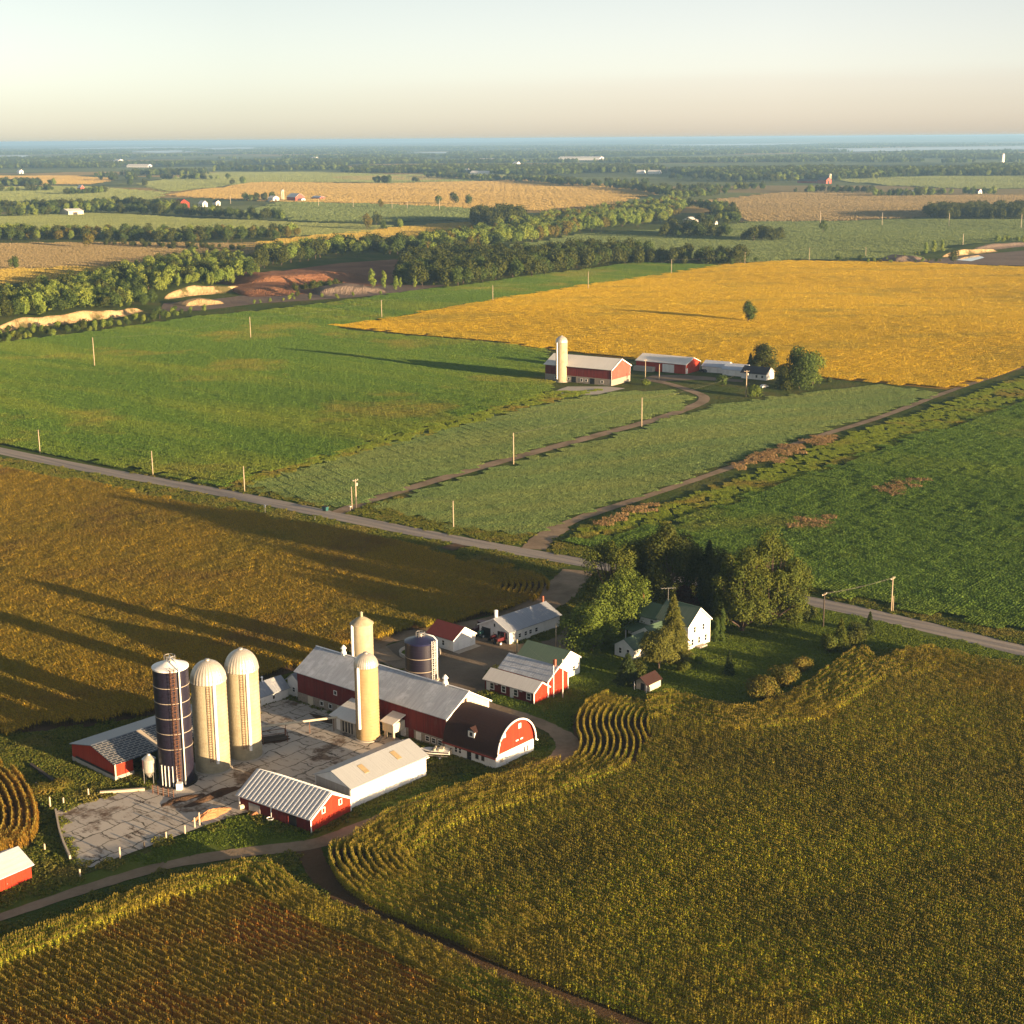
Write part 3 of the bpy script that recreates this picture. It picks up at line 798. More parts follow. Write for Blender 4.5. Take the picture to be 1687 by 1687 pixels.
left_edge = px((-60, 1572), (0, 1543), (80, 1515), (170, 1478), (260, 1447), (340, 1425), (400, 1410), (440, 1413), (469, 1430), (518, 1465), (635, 1508), (733, 1557), (824, 1601), (960, 1655), (1080, 1704), dz=ZC)
left_poly = left_edge + [Vector((10, 150, 0)), Vector((-95, 150, 0))]
sheet('corn_ground', left_poly, MAT['soil'], 0.04, 'soil under the rowed corn field at lower left', 'field')
Qe2, He2 = contour_rows(left_edge, 1.0, 6, 1.2, left_poly, side=-1)
Qi2 = corn_rows(left_poly, 1.25, 1.2, R(-38), 8)
di = edge_dist(left_edge, Qi2)
Qi2 = Qi2[di > 6]
MAT['corn_rust'] = leaf_mat('russet_corn', [(0.2164, 0.2213, 0.0130), (0.3461, 0.2792, 0.0172), (0.5191, 0.3273, 0.0216), (0.3893, 0.2119, 0.0187)], (0.05, (0.5082, 0.1683, 0.0347)), 0.2, 0.47, 0.60)
rust_protos = [corn_proto('russet_corn_run', 50 + k, [MAT['corn_rust'], MAT['corn_stalk']], plants=12, h=1.7, spread=.42, low=.4, leaves=9, var=.03, lw=.11) for k in range(4)]
stand('corn_crop', Qi2, np.full(len(Qi2), R(-38)), rust_protos, 'russet corn in clear straight rows at the lower left corner', 33, (.96, 1.04))
stand('corn_headland', Qe2, He2, edge_protos, 'green corn rows along the upper edge of the lower left field', 34)

# small curved corn patch by the left edge
patch_edge = px((-70, 1262), (0, 1268), (30, 1285), (52, 1315), (63, 1350), (60, 1380), (40, 1402), (0, 1412), (-50, 1410))
patch_poly = patch_edge + px((-90, 1330))
sheet('corn_ground', patch_poly, MAT['soil'], 0.04, 'bare soil under the small golden corn patch at the left', 'field')
MAT['corn_gold'] = leaf_mat('golden_corn', [(0.2200, 0.1430, 0.0165), (0.3080, 0.1870, 0.0198), (0.1650, 0.1210, 0.0145)], (0.1, (0.2860, 0.1430, 0.0198)), 0.35)
gold_protos = [corn_proto('golden_corn_run', 70 + k, [MAT['corn_gold'], MAT['corn_stalk']], plants=5) for k in range(3)]
Qp, Hp = contour_rows(patch_edge, 1.25, 10, 1.1, patch_poly, side=-1, start=0.3)
stand('corn_patch', Qp, Hp, gold_protos, 'golden corn in tight curved rows at the left edge', 35)

# olive corn field between the road and the farm
mid_poly = px((-140, 735), (0, 768), (150, 795), (300, 826), (450, 851), (560, 872), (660, 892), (730, 908), (760, 922), (820, 929), (880, 938), (902, 950), dz=1.4) + px((905, 962), (895, 983), (850, 1002), (780, 1020), (700, 1038), (630, 1052), (590, 1068), (560, 1085), (500, 1100), (440, 1122),
              (360, 1145), (250, 1178), (130, 1200), (0, 1210), (-100, 1215))
sheet('corn_ground', mid_poly, MAT['soil'], 0.04, 'ground under the olive corn field between road and farm', 'field')
mid_protos = [corn_proto('corn_block', 80 + k, [MAT['corn_brown'], MAT['corn_stalk']], length=3.0, plants=8, h=1.8, rows=(-1.14, -0.38, 0.38, 1.14), leaves=9, lw=0.16, low=.45, var=.07, spread=1.15) for k in range(4)]
arc_line = px((830, 930), (870, 938), (900, 950), (905, 963), (893, 982), (850, 1000), (800, 1012), dz=1.6)
arc_poly = px((812, 940), (870, 938), (902, 950), (906, 963), (893, 982), (850, 996), (815, 985), dz=1.0)
low_crop('corn_crop', mid_poly, 3.0, mid_protos, 'olive and rust coloured corn field between the road and the silos', 'corn', 41, R(-38), spin=False, sc=(.95, 1.08), jit=.03, out=arc_poly)
arc_protos = [corn_proto('curved_corn_run', 90 + k, [MAT['corn_brown'], MAT['corn_stalk']], h=1.7, plants=4) for k in range(3)]
Qa, Ha = contour_rows(arc_line, 1.5, 16, 1.2, arc_poly, side=-1, start=0.4)
stand('corn_headland', Qa, Ha, arc_protos, 'curved corn rows at the road corner of the olive corn field', 38)

# low crops further out
g_proto = [tuft_proto('soybean_patch', 100 + k, [MAT['soy_green']], 4.4, 560, 0.7, 0.14, rows=0.76, up=.7) for k in range(3)]
d_proto = [tuft_proto('soybean_patch', 110 + k, [MAT['soy_dark']], 4.4, 620, 0.75, 0.13, rows=0.76, up=.7) for k in range(3)]
y_proto = [tuft_proto('soybean_patch', 120 + k, [MAT['soy_gold']], 6.6, 900, 0.8, 0.18, rows=0.76, up=.8) for k in range(3)]
h_proto = [tuft_proto('alfalfa_patch', 130 + k, [MAT['hay']], 4.4, 620, 0.26, 0.12, up=1.0) for k in range(3)]
w_proto = [tuft_proto('weed_patch', 140 + k, [MAT['weeds']], 4.0, 520, 0.45, 0.12, up=.8) for k in range(3)]
MAT['under_green'] = field_mat('soybean_ground', [(0.03, 0.05, 0.012), (0.05, 0.075, 0.016)], 0.03, fine=0.8, bump=0.6)
MAT['under_gold'] = field_mat('golden_field_ground', [(0.20, 0.13, 0.025), (0.28, 0.18, 0.03)], 0.02, fine=0.8, bump=0.8)

f1 = px((-150, 610), (0, 566), (150, 548), (230, 537), (330, 522), (460, 510), (600, 492), (760, 472), (900, 452), (1048, 433), (1200, 438), (1010, 465), (800, 497), (630, 527), (548, 537), (560, 543), (700, 556), (900, 577), (905, 615), (905, 640), (880, 655), (800, 678),
        (640, 722), (500, 760), (400, 790), (370, 803), (250, 780), (120, 757), (0, 733), (-140, 706))
sheet('soybean_field', f1, MAT['under_green'], 0.04, 'large mottled green soybean field left of the far farm', 'field', cell=20)
low_crop('soybean_crop', f1, 4.1, g_proto, 'mottled green soybean plants in the large field left of the far farm', 'soybeans', 51, R(-38))
f2 = px((412, 797), (560, 752), (700, 715), (830, 684), (930, 660), (1020, 646), (1110, 645), (1138, 655), (1120, 673), (1040, 697), (850, 748), (700, 790), (585, 830), (560, 838), (470, 818))
sheet('hay_field', f2, MAT['under_green'], 0.05, 'narrow pale green hay field left of the dirt drive', 'field')
low_crop('hay_crop', f2, 4.0, h_proto, 'pale green hay in the narrow field left of the dirt drive', 'hay', 52, R(30))
f3 = px((625, 835), (720, 803), (860, 760), (1060, 705), (1180, 668), (1330, 648), (1450, 634), (1545, 648), (1440, 682), (1290, 732), (1100, 798), (950, 850), (865, 884), (760, 868))
sheet('hay_field', f3, MAT['under_green'], 0.05, 'broad pale green hay field right of the dirt drive', 'field')
low_crop('hay_crop', f3, 4.0, h_proto, 'pale green hay in the broad field right of the dirt drive', 'hay', 53, R(30))
fs = px((905, 622), (905, 648), (880, 662), (800, 686), (640, 731), (500, 770), (408, 798), (398, 795), (500, 760), (640, 720), (800, 676), (880, 652))
fs = px((880, 650), (930, 645), (990, 643), (940, 655), (830, 682), (640, 734), (500, 772), (412, 800), (380, 806), (395, 792), (500, 758), (640, 718), (800, 672))
sheet('weed_strip', fs, MAT['grass'], 0.06, 'yellow weedy strip between the soybeans and narrow hay field', 'weeds')
low_crop('weed_growth', fs, 2.9, w_proto, 'yellow green weeds along the strip beside the narrow hay field', 'weeds', 54, sc=(.5, 1.15), jit=.45)
f4a = px((985, 872), (1100, 830), (1200, 795), (1330, 745), (1480, 690), (1600, 650), (1710, 612), (1800, 600), (1800, 640), (1687, 664), (1530, 716), (1380, 770), (1240, 818), (1120, 860), (1040, 880), (960, 893), (928, 888), (938, 876))
sheet('weed_margin', f4a, MAT['under_green'], 0.05, 'yellowing weedy margin between the field track and dark soybeans', 'weeds')
low_crop('weed_growth', f4a, 3.0, w_proto, 'patchy yellow green growth on the margin above the dark soybeans', 'weeds', 55, sc=(.5, 1.1), jit=.45)
f4 = px((928, 890), (960, 893), (1040, 880), (1120, 860), (1240, 818), (1380, 770), (1530, 716), (1687, 664), (1850, 615), (1990, 760), (1900, 1085), (1687, 1042), (1520, 1010), (1340, 972), (1150, 938), (980, 905), (940, 900))
sheet('soybean_field', f4, MAT['under_green'], 0.04, 'dark green soybean field right of the tree clump', 'field')
low_crop('soybean_crop', f4, 4.2, d_proto, 'dark green soybean plants in the field right of the tree clump', 'soybeans', 56, R(-38))
MAT['russet'] = leaf_mat('russet_weeds', [(0.24, 0.15, 0.07), (0.30, 0.19, 0.09), (0.20, 0.16, 0.05)], transl=0.2)
r_proto = [tuft_proto('russet_patch', 150 + k, [MAT['russet']], 4.0, 240, .92, 0.12) for k in range(2)]
for pp, lab, sd in (([(1448, 806), (1480, 790), (1520, 785), (1545, 795), (1530, 808), (1490, 818), (1455, 816)], 'russet weed patch in the dark soybeans, the farther one', 71),
                    ([(1298, 872), (1320, 855), (1365, 845), (1382, 852), (1360, 872), (1325, 884)], 'russet weed patch in the dark soybeans, the nearer one', 72),
                    ([(985, 862), (1020, 845), (1080, 822), (1100, 815), (1085, 836), (1030, 860), (995, 868)], 'russet strip at the field track end of the weedy margin', 73),
                    ([(1200, 772), (1290, 735), (1350, 720), (1390, 722), (1330, 745), (1230, 780)], 'russet strip along the upper field track', 74)):
    low_crop('weed_growth', px(*pp), 3.0, r_proto, lab, 'weeds', sd, sc=(.8, 1.15), drop=4.5, jit=.4)
fy = px((548, 537), (630, 527), (800, 497), (1010, 464), (1200, 436), (1300, 430), (1450, 432), (1687, 441), (1850, 450), (1850, 560), (1687, 606), (1560, 642), (1440, 630), (1330, 622), (1200, 606), (1040, 592), (900, 575), (700, 553))
sheet('golden_field', fy, MAT['under_gold'], 0.05, 'large golden soybean field behind the far farm', 'field', cell=20)
low_crop('golden_crop', fy, 6.2, y_proto, 'golden ripe soybeans covering the large field behind the far farm', 'soybeans', 57, R(-38), sc=(0.9, 1.15))

# rough grass on what is left of the ground round the near farm
MAT['blades'] = leaf_mat('rough_grass_blades', [(0.0750, 0.1105, 0.0154), (0.1125, 0.1430, 0.0198), (0.1750, 0.1755, 0.0264), (0.1375, 0.1300, 0.0286)], (0.08, (0.2125, 0.1690, 0.0440)), 0.3, .5, .66)
MAT['lawn_blades'] = leaf_mat('lawn_grass_blades', [(0.0875, 0.1300, 0.0154), (0.1250, 0.1755, 0.0198), (0.1625, 0.1950, 0.0220)], (0.06, (0.1000, 0.1560, 0.0198)), 0.3, .45, .66)
gp = [tuft_proto('grass_tuft', 160 + k, [MAT['blades']], 3.2, 330, .22, .11) for k in range(3)]
lp = [tuft_proto('lawn_tuft', 170 + k, [MAT['lawn_blades']], 3.2, 330, .10, .09) for k in range(2)]
GQ = fill_grid([(-130, 190), (130, 190), (150, 330), (60, 420), (-60, 480), (-230, 560), (-230, 400)], 2.7, 59)
GQ = GQ[in_view(GQ, 15)]
for P_ in EXC_P: GQ = GQ[~inside(P_, GQ)]
for L_, w_ in EXC_L: GQ = GQ[edge_dist(L_, GQ) > w_ + 1.0]
lawn_px = px((905, 1100), (985, 1050), (1130, 1000), (1330, 990), (1440, 1010), (1700, 1085), (1600, 1085), (1470, 1070), (1400, 1085), (1320, 1130), (1250, 1165), (1150, 1155), (1000, 1150), (940, 1180), (935, 1210), (880, 1190), (810, 1150))
bank_px = px((145, 1440), (330, 1375), (400, 1345), (510, 1380), (580, 1345), (700, 1290), (820, 1275), (885, 1245), (900, 1215), (935, 1230), (890, 1265), (700, 1325), (520, 1388), (300, 1420))
onl = inside(lawn_px, GQ) | inside(bank_px, GQ)
for Q_, pro, lab, sd in ((GQ[~onl], gp, 'rough grass around the farm buildings and along the road', 58), (GQ[onl], lp, 'short mown grass of the farmhouse lawn', 60)):
    r_ = np.random.default_rng(sd)
    scatter('grass', np.column_stack([Q_, terr(Q_[:, 0], Q_[:, 1]) + .04]), r_.uniform(0, 6.28, len(Q_)), r_.uniform(.8, 1.2, len(Q_)), pro, lab, 'grass', sd)

# far fields: sheets only
def ff(cols, scale=0.006, stretch=(1, 2.5, 1), patch=None):
    return field_mat('far_field', [tuple(min(.6, k * 1.35) for k in c) for c in cols], scale, stretch, fine=0.25, bump=5.0, patch=patch)
TAN = [(0.24, 0.175, 0.06), (0.30, 0.22, 0.07), (0.34, 0.25, 0.085)]
BRN = [(0.17, 0.135, 0.065), (0.21, 0.165, 0.08), (0.25, 0.19, 0.09)]
PGR = [(0.12, 0.15, 0.055), (0.16, 0.19, 0.07), (0.19, 0.21, 0.075)]
GRN = [(0.085, 0.12, 0.045), (0.11, 0.15, 0.055), (0.14, 0.17, 0.06)]
GLD = [(0.30, 0.23, 0.05), (0.36, 0.27, 0.055), (0.33, 0.25, 0.06)]
far_fields = [
    ([(-60, 402), (200, 400), (430, 402), (470, 412), (440, 424), (340, 432), (190, 440), (0, 444), (-60, 444)], BRN, 'tan stubble field above the quarry woods at the left'),
    ([(-60, 444), (0, 444), (190, 440), (250, 447), (120, 460), (0, 470), (-60, 476)], GLD, 'thin golden field strip above the quarry woods at the left'),
    ([(-60, 354), (180, 352), (300, 360), (470, 366), (640, 372), (600, 384), (470, 390), (300, 388), (120, 382), (-60, 384)], PGR, 'pale green field between the two left hedgerows'),
    ([(470, 334), (620, 337), (790, 345), (785, 362), (640, 366), (500, 366), (470, 360), (400, 352)], GRN, 'grey green field in front of the wide tan field'),
    ([(370, 408), (520, 388), (640, 376), (780, 366), (840, 372), (760, 392), (640, 400), (520, 408), (430, 414)], GLD, 'yellow field behind the red quarry pit'),
    ([(270, 322), (430, 300), (640, 303), (880, 296), (1040, 308), (1100, 314), (1010, 336), (880, 348), (790, 345), (620, 336), (470, 333)], TAN, 'wide tan wheat field in the left middle distance'),
    ([(230, 303), (340, 285), (520, 284), (640, 288), (860, 289), (900, 295), (640, 302), (430, 300), (280, 316)], PGR, 'pale green strip behind the wide tan field'),
    ([(-60, 290), (120, 290), (190, 295), (150, 304), (0, 304), (-60, 303)], TAN, 'orange stubble field at the far left'),
    ([(-60, 310), (140, 308), (270, 318), (240, 330), (0, 332), (-60, 332)], PGR, 'green meadow behind the left farm hedgerow'),
    ([(1150, 332), (1300, 318), (1500, 322), (1760, 322), (1760, 352), (1520, 358), (1340, 366), (1220, 366), (1180, 350)], BRN, 'brown ploughed field at the right middle distance'),
    ([(830, 408), (960, 385), (1120, 378), (1240, 366), (1500, 362), (1760, 362), (1760, 400), (1600, 404), (1490, 428), (1300, 429), (1200, 434), (1060, 420), (940, 408)], GRN, 'long green field behind the golden soybeans'),
    ([(1370, 297), (1530, 291), (1760, 290), (1760, 310), (1620, 312), (1460, 306)], PGR, 'green pasture behind the right tree row'),
    ([(540, 292), (700, 290), (860, 291), (720, 297), (580, 298)], BRN, 'thin brown strip behind the lone field tree'),
]
for i, (pp, cols, lab) in enumerate(far_fields):
    fm = leaf_mat('far_crop', [tuple(min(.75, k * q) for k in cols[j]) for j, q in ((0, 1.15), (1, 1.25), (2, 1.3))], (0.006, tuple(min(.7, k * 1.3) for k in cols[0])), .3, .5, .7, stretch=(1, 2.5, 1))
    yy = [p[1] for p in px(*pp)]; big = (sum(yy) / len(yy)) > 2300
    fp = [tuft_proto('far_crop_patch', 400 + 3 * i + k, [fm], 16, 900, .7, .4, up=1.2) for k in range(2)]
    low_crop('far_crop', px(*pp), 28 if big else 15, fp, 'crop growth on the ' + lab, 'crops', 420 + i, sc=(1.75, 2.1) if big else (.95, 1.15))
    sheet('field', px(*pp), ff(cols, patch=(0.004, tuple(c * 0.75 for c in cols[0]), 0.55, 0.7)), 0.5, lab, 'field', cell=60)

#@@TREES
# ------------------------------------------------------------------ trees
def crown_quads(rng, lobes, n, size, droop=0.0):
    C = np.array([l[0] for l in lobes], float); Rr = np.array([l[1] for l in lobes], float)
    Sq = np.array([l[2] if len(l) > 2 else 1.0 for l in lobes], float)
    k = rng.choice(len(lobes), n, p=Rr ** 2 / (Rr ** 2).sum())
    d = rng.normal(0, 1, (n, 3)); d[:, 2] += 0.25; d /= np.linalg.norm(d, axis=1)[:, None]
    rad = Rr[k] * (0.5 + 0.54 * rng.uniform(0, 1, n) ** 0.6) * (1 + 0.10 * np.sin(d[:, 0] * 7 + k) * np.sin(d[:, 1] * 6 + k * 2))
    c = C[k] + d * rad[:, None] * np.stack([np.ones(n), np.ones(n), Sq[k]], -1)
    nr = d * 1.1 + rng.normal(0, 0.45, (n, 3)); nr[:, 2] += 0.2; nr /= np.linalg.norm(nr, axis=1)[:, None]
    t = np.cross(nr, rng.normal(0, 1, (n, 3))); t /= np.linalg.norm(t, axis=1)[:, None]; b = np.cross(nr, t)
    s = (size * rng.uniform(.55, 1.35, n))[:, None]
    t = t * s * .5; b = b * s * 0.38
    return np.stack([c - t, c - b * .9, c + t, c + b], 1)

def broad_lobes(rng, h, w, trunk, n_l, ratio=None):
    ratio = ratio or .36 * math.sqrt(14 / n_l)
    """lobes of a broadleaf crown of height h, width w, clear trunk height trunk"""
    L = []
    ch = h - trunk; cz = trunk + ch * 0.5
    for i in range(n_l):
        for _ in range(30):
            p = rng.uniform(-1, 1, 3)
            if np.linalg.norm(p) < 1: break
        p = p / max(np.linalg.norm(p), .2) * rng.uniform(0.35, 0.72)
        tap = 1.0 - 0.25 * max(p[2], 0)
        c = np.array([p[0] * w / 2 * tap, p[1] * w / 2 * tap, cz + p[2] * ch / 2])
        L.append((c, w * ratio * rng.uniform(0.62, 1.05) * 0.78, min(1.15, ch / w * 0.95)))
    if trunk < 0.06 * h:                                 # skirts of foliage down to the ground
        for i in range(n_l // 2):
            a = rng.uniform(0, 6.28); q = w / 2 * rng.uniform(.35, .74)
            L.append((np.array([math.cos(a) * q, math.sin(a) * q, h * rng.uniform(.13, .36)]), w * ratio * rng.uniform(.55, .85), 1.0))
    return L

def tree_parts(seed, kind, h, w, n, leaf, lobes=14, detail=True, trunk_f=0.16):
    """mesh objects (unlinked) of a crown and of a trunk with its limbs"""
    rng = np.random.default_rng(seed)
    tb = MB()
    trunk = h * trunk_f
    tr = max(0.14, h * 0.022)
    if kind == 'broad':
        L = broad_lobes(rng, h, w, trunk, lobes)
        tb.tube([(0, 0, -0.2), (0.05, 0, trunk * .6), (rng.normal(0, .15), rng.normal(0, .15), trunk * 1.5), (0, 0, h * 0.72)], [tr * 1.25, tr, tr * .85, tr * .2], 7)
        if detail:
            for c, r, *_ in L:
                s = (0, 0, trunk * rng.uniform(0.9, 1.6)); mid = (c[0] * .5, c[1] * .5, (s[2] + c[2]) * .52)
                tb.tube([s, mid, tuple(c)], [tr * .5, tr * .32, tr * .1], 5)
        Q = crown_quads(rng, L, n, leaf)
    elif kind == 'poplar':
        L = []
        for i in range(lobes):
            z = trunk + (h - trunk) * (i + .5) / lobes
            ww = w * (0.55 + 0.45 * math.sin(math.pi * min(1, (i + 1.2) / (lobes + .6))))
            a = rng.uniform(0, 6.28); rr = ww * 0.16
            L.append((np.array([math.cos(a) * rr, math.sin(a) * rr, z]), ww * 0.38, 1.25))
        tb.tube([(0, 0, -0.2), (0, 0, trunk), (0, 0, h * .9)], [tr, tr * .8, tr * .1], 6)
        Q = crown_quads(rng, L, n, leaf)
    elif kind == 'spruce':
        tb.tube([(0, 0, -0.2), (0, 0, h * .5), (0, 0, h * .98)], [tr, tr * .6, 0.02], 6)
        t = rng.uniform(0, 1, n) ** 0.62; z = h * (1 - t) * 0.97 + 0.25 * trunk
        tier = np.floor(t * 14); tz_ = (t * 14 - tier)
        rr = w / 2 * (0.06 + 0.94 * t) * (0.72 + 0.28 * tz_) * rng.uniform(.45, 1.05, n)
        a = rng.uniform(0, 2 * math.pi, n); rr *= 1 + 0.16 * np.sin(a * 5 + tier * 2.1)
        c = np.stack([np.cos(a) * rr, np.sin(a) * rr, z - 0.22 * rr], -1)
        d = np.stack([np.cos(a), np.sin(a), np.full(n, 0.55)], -1)
        nr = d + rng.normal(0, .45, (n, 3)); nr /= np.linalg.norm(nr, axis=1)[:, None]
        tt = np.stack([np.cos(a), np.sin(a), np.full(n, -0.45)], -1) + rng.normal(0, .2, (n, 3)); tt /= np.linalg.norm(tt, axis=1)[:, None]
        bb = np.cross(nr, tt); s = (leaf * rng.uniform(.6, 1.3, n))[:, None]
        Q = np.stack([c - tt * s * .6, c - bb * s * .3, c + tt * s * .6, c + bb * s * .3], 1)
    elif kind == 'bush':
        L = []
        for i in range(lobes):
            a = rng.uniform(0, 6.28); r_ = w / 2 * rng.uniform(.1, .62)
            L.append((np.array([math.cos(a) * r_, math.sin(a) * r_, h * rng.uniform(.25, .66)]), w * rng.uniform(.2, .3), min(1.1, h / w * 1.3)))
            tb.tube([(0, 0, -0.1), tuple(L[-1][0] * .7), tuple(L[-1][0])], [0.07, 0.05, 0.02], 5)
        Q = crown_quads(rng, L, n, leaf)
    return Q, tb

TREE_M = {
    'dark': leaf_mat('dark_leaves', [(0.0203, 0.0321, 0.0050), (0.0355, 0.0491, 0.0071), (0.0508, 0.0614, 0.0091)], (0.3, (0.0609, 0.0662, 0.0091)), 0.12),
    'olive': leaf_mat('olive_leaves', [(0.0442, 0.0564, 0.0072), (0.0680, 0.0814, 0.0095), (0.0928, 0.1018, 0.0114)], (0.3, (0.0486, 0.0713, 0.0086)), 0.12),
    'sunny': leaf_mat('pale_olive_leaves', [(0.075, 0.08, 0.014), (0.105, 0.105, 0.018), (0.13, 0.125, 0.022)], (0.3, (0.08, 0.09, 0.016)), 0.15),
    'light': leaf_mat('light_green_leaves', [(0.0641, 0.0942, 0.0122), (0.0909, 0.1275, 0.0161), (0.1176, 0.1497, 0.0189)], (0.3, (0.0748, 0.1109, 0.0133)), 0.12),
    'yellow': leaf_mat('yellow_green_leaves', [(0.1491, 0.1916, 0.0324), (0.2011, 0.2432, 0.0372), (0.2388, 0.2781, 0.0454)], (0.05, (0.1338, 0.2085, 0.0349)), 0.35),
    'mid': leaf_mat('mid_green_leaves', [(0.0392, 0.0640, 0.0130), (0.0577, 0.0886, 0.0162), (0.0829, 0.1107, 0.0194)], (0.05, (0.0555, 0.0918, 0.0178)), 0.3),
    'autumn': leaf_mat('turning_leaves', [(0.103, 0.098, 0.0150), (0.149, 0.121, 0.0180), (0.172, 0.115, 0.0192)], (0.4, (0.092, 0.103, 0.0138)), 0.3),
    'maroon': leaf_mat('maroon_leaves', [(0.05, 0.016, 0.014), (0.07, 0.02, 0.016), (0.035, 0.014, 0.012)], transl=0.2),
    'spruce': leaf_mat('spruce_needles', [(0.018, 0.032, 0.0084), (0.03, 0.046, 0.0108), (0.042, 0.058, 0.0120)], transl=0.1),
}
def tree(name, x, y, kind, h, w, n, leaf, mat, label, cat, seed, lobes=14, group=None, z=None, trunk_f=0.16):
    Q, tb = tree_parts(seed, kind, h, w, n, leaf, lobes, True, trunk_f)
    r = empty(name, (x, y, tz(x, y) if z is None else z))
    tag(r, label, cat, group)
    c = quads_object('crown', Q, [TREE_M[mat]]); c.parent = r
    tb.build('trunk', MAT['bark'], r, smooth=True)
    return r

def ptree(name, p, *a, **k):
    q = at(*p); return tree(name, q.x, q.y, *a, **k)

# the clump round the white farmhouse
ptree('broadleaf_tree', (975, 1072), 'broad', 13.2, 14.6, 18750, 0.40, 'light', 'round green tree nearest the long white outbuilding, lit from the right', 'tree', 1, lobes=40, trunk_f=0.04)
ptree('broadleaf_tree', (1032, 1040), 'broad', 15.9, 14.6, 18750, 0.40, 'light', 'bright green round tree just behind the round tree beside the outbuilding', 'tree', 2, lobes=40, trunk_f=0.04)
ptree('broadleaf_tree', (1008, 1008), 'broad', 20.7, 17.4, 20000, 0.44, 'olive', 'tall olive brown tree at the left of the clump, by the road', 'tree', 3, lobes=44, trunk_f=0.05)
ptree('broadleaf_tree', (1058, 996), 'broad', 19.5, 14.0, 16250, 0.44, 'olive', 'broad olive tree second from the road at the left of the clump', 'tree', 31, lobes=36, trunk_f=0.05)
ptree('broadleaf_tree', (1098, 1012), 'broad', 23.2, 15.1, 18750, 0.44, 'dark', 'tall very dark tree in the middle of the clump behind the house', 'tree', 4, lobes=36)
ptree('broadleaf_tree', (1130, 1000), 'broad', 18.3, 12.3, 15000, 0.44, 'dark', 'dark lower tree between the tallest dark tree and the spruce', 'tree', 5, lobes=16)
ptree('spruce_tree', (1166, 1008), 'spruce', 17.7, 9.0, 7500, 0.75, 'spruce', 'dark pointed spruce standing behind the gable of the farmhouse', 'tree', 6)
ptree('broadleaf_tree', (1182, 1018), 'broad', 15.9, 11.8, 13750, 0.44, 'dark', 'dark shaded tree right behind the farmhouse gable', 'tree', 61, lobes=14)
ptree('broadleaf_tree', (1222, 1040), 'broad', 23.2, 15.7, 25000, 0.44, 'olive', 'large olive tree right of the farmhouse, the fuller of the big pair', 'tree', 7, lobes=52, trunk_f=0.03)
ptree('broadleaf_tree', (1268, 1030), 'broad', 25.6, 17.4, 27500, 0.44, 'olive', 'tallest tree of the clump, olive crown rising right of the farmhouse', 'tree', 8, lobes=56, trunk_f=0.03)
ptree('broadleaf_tree', (1298, 1022), 'broad', 17.1, 11.2, 15000, 0.40, 'olive', 'smaller olive tree at the right end of the clump', 'tree', 9, lobes=16, trunk_f=0.03)
ptree('ornamental_tree', (1132, 1010), 'broad', 6.5, 6.5, 4375, 0.36, 'maroon', 'small maroon leaved tree in shade behind the farmhouse', 'tree', 10, lobes=10)
ptree('shrub', (1330, 1022), 'bush', 4.8, 5.0, 3250, 0.34, 'dark', 'dark round shrub by the road at the right end of the clump', 'shrub', 11, lobes=10)
ptree('spruce_tree', (1108, 1085), 'spruce', 14.5, 9.6, 14000, 0.58, 'sunny', 'tall olive spruce standing right in front of the farmhouse', 'tree', 12)
ptree('broadleaf_tree', (1085, 1102), 'broad', 9.3, 11.3, 16250, 0.34, 'sunny', 'low wide olive tree in front of the farmhouse porch', 'tree', 13, lobes=36, trunk_f=0.1)
ptree('spruce_tree', (1034, 1126), 'spruce', 6.7, 6.7, 5250, 0.5, 'spruce', 'short broad dark spruce left of the little playhouse', 'tree', 14)
ptree('shrub', (1054, 1112), 'bush', 3.7, 4.8, 2750, 0.32, 'dark', 'dark rounded bush just behind the little playhouse', 'shrub', 15, lobes=9)
ptree('arborvitae', (1180, 1058), 'poplar', 5.8, 1.6, 2250, 0.24, 'mid', 'shorter narrow green column shrub beside the white house gable', 'shrub', 16, lobes=10, trunk_f=0.02)
ptree('arborvitae', (1190, 1057), 'poplar', 7.8, 1.8, 2750, 0.24, 'mid', 'taller narrow green column shrub beside the white house gable', 'shrub', 17, lobes=12, trunk_f=0.02)
ptree('shrub', (1126, 1106), 'bush', 2.4, 3.5, 2000, 0.26, 'olive', 'small round olive bush on the lawn in front of the house gable', 'shrub', 18, lobes=8)
ptree('shrub', (1155, 1094), 'bush', 1.5, 3.2, 1125, 0.26, 'light', 'low light green bush below the house gable', 'shrub', 19, lobes=6)
ptree('young_spruce', (1201, 1112), 'spruce', 5.4, 3.0, 2000, 0.36, 'spruce', 'small lone spruce in the middle of the lawn', 'tree', 20)
ptree('shrub', (1256, 1153), 'bush', 5.2, 8.2, 5750, 0.36, 'autumn', 'largest of three turning bushes, at the corn edge of the lawn', 'shrub', 21, lobes=16)
ptree('shrub', (1293, 1131), 'bush', 4.6, 6.7, 4500, 0.36, 'autumn', 'middle one of three turning bushes on the lawn edge', 'shrub', 22, lobes=14)
ptree('shrub', (1322, 1104), 'bush', 3.2, 4.8, 3000, 0.34, 'autumn', 'smallest turning bush on the lawn, farthest from the corn', 'shrub', 23, lobes=10)
ptree('shrub', (1366, 1076), 'bush', 5.0, 4.8, 3750, 0.34, 'olive', 'sunlit olive bush at the front of the group on the right lawn', 'shrub', 24, lobes=12)
ptree('evergreen_shrub', (1384, 1072), 'spruce', 7.6, 5.4, 4000, 0.42, 'olive', 'tall pointed evergreen in the bush group on the right lawn', 'shrub', 25)
ptree('shrub', (1410, 1064), 'bush', 5.8, 6.0, 4250, 0.36, 'dark', 'dark bushy evergreen behind the pointed one on the right lawn', 'shrub', 26, lobes=12)
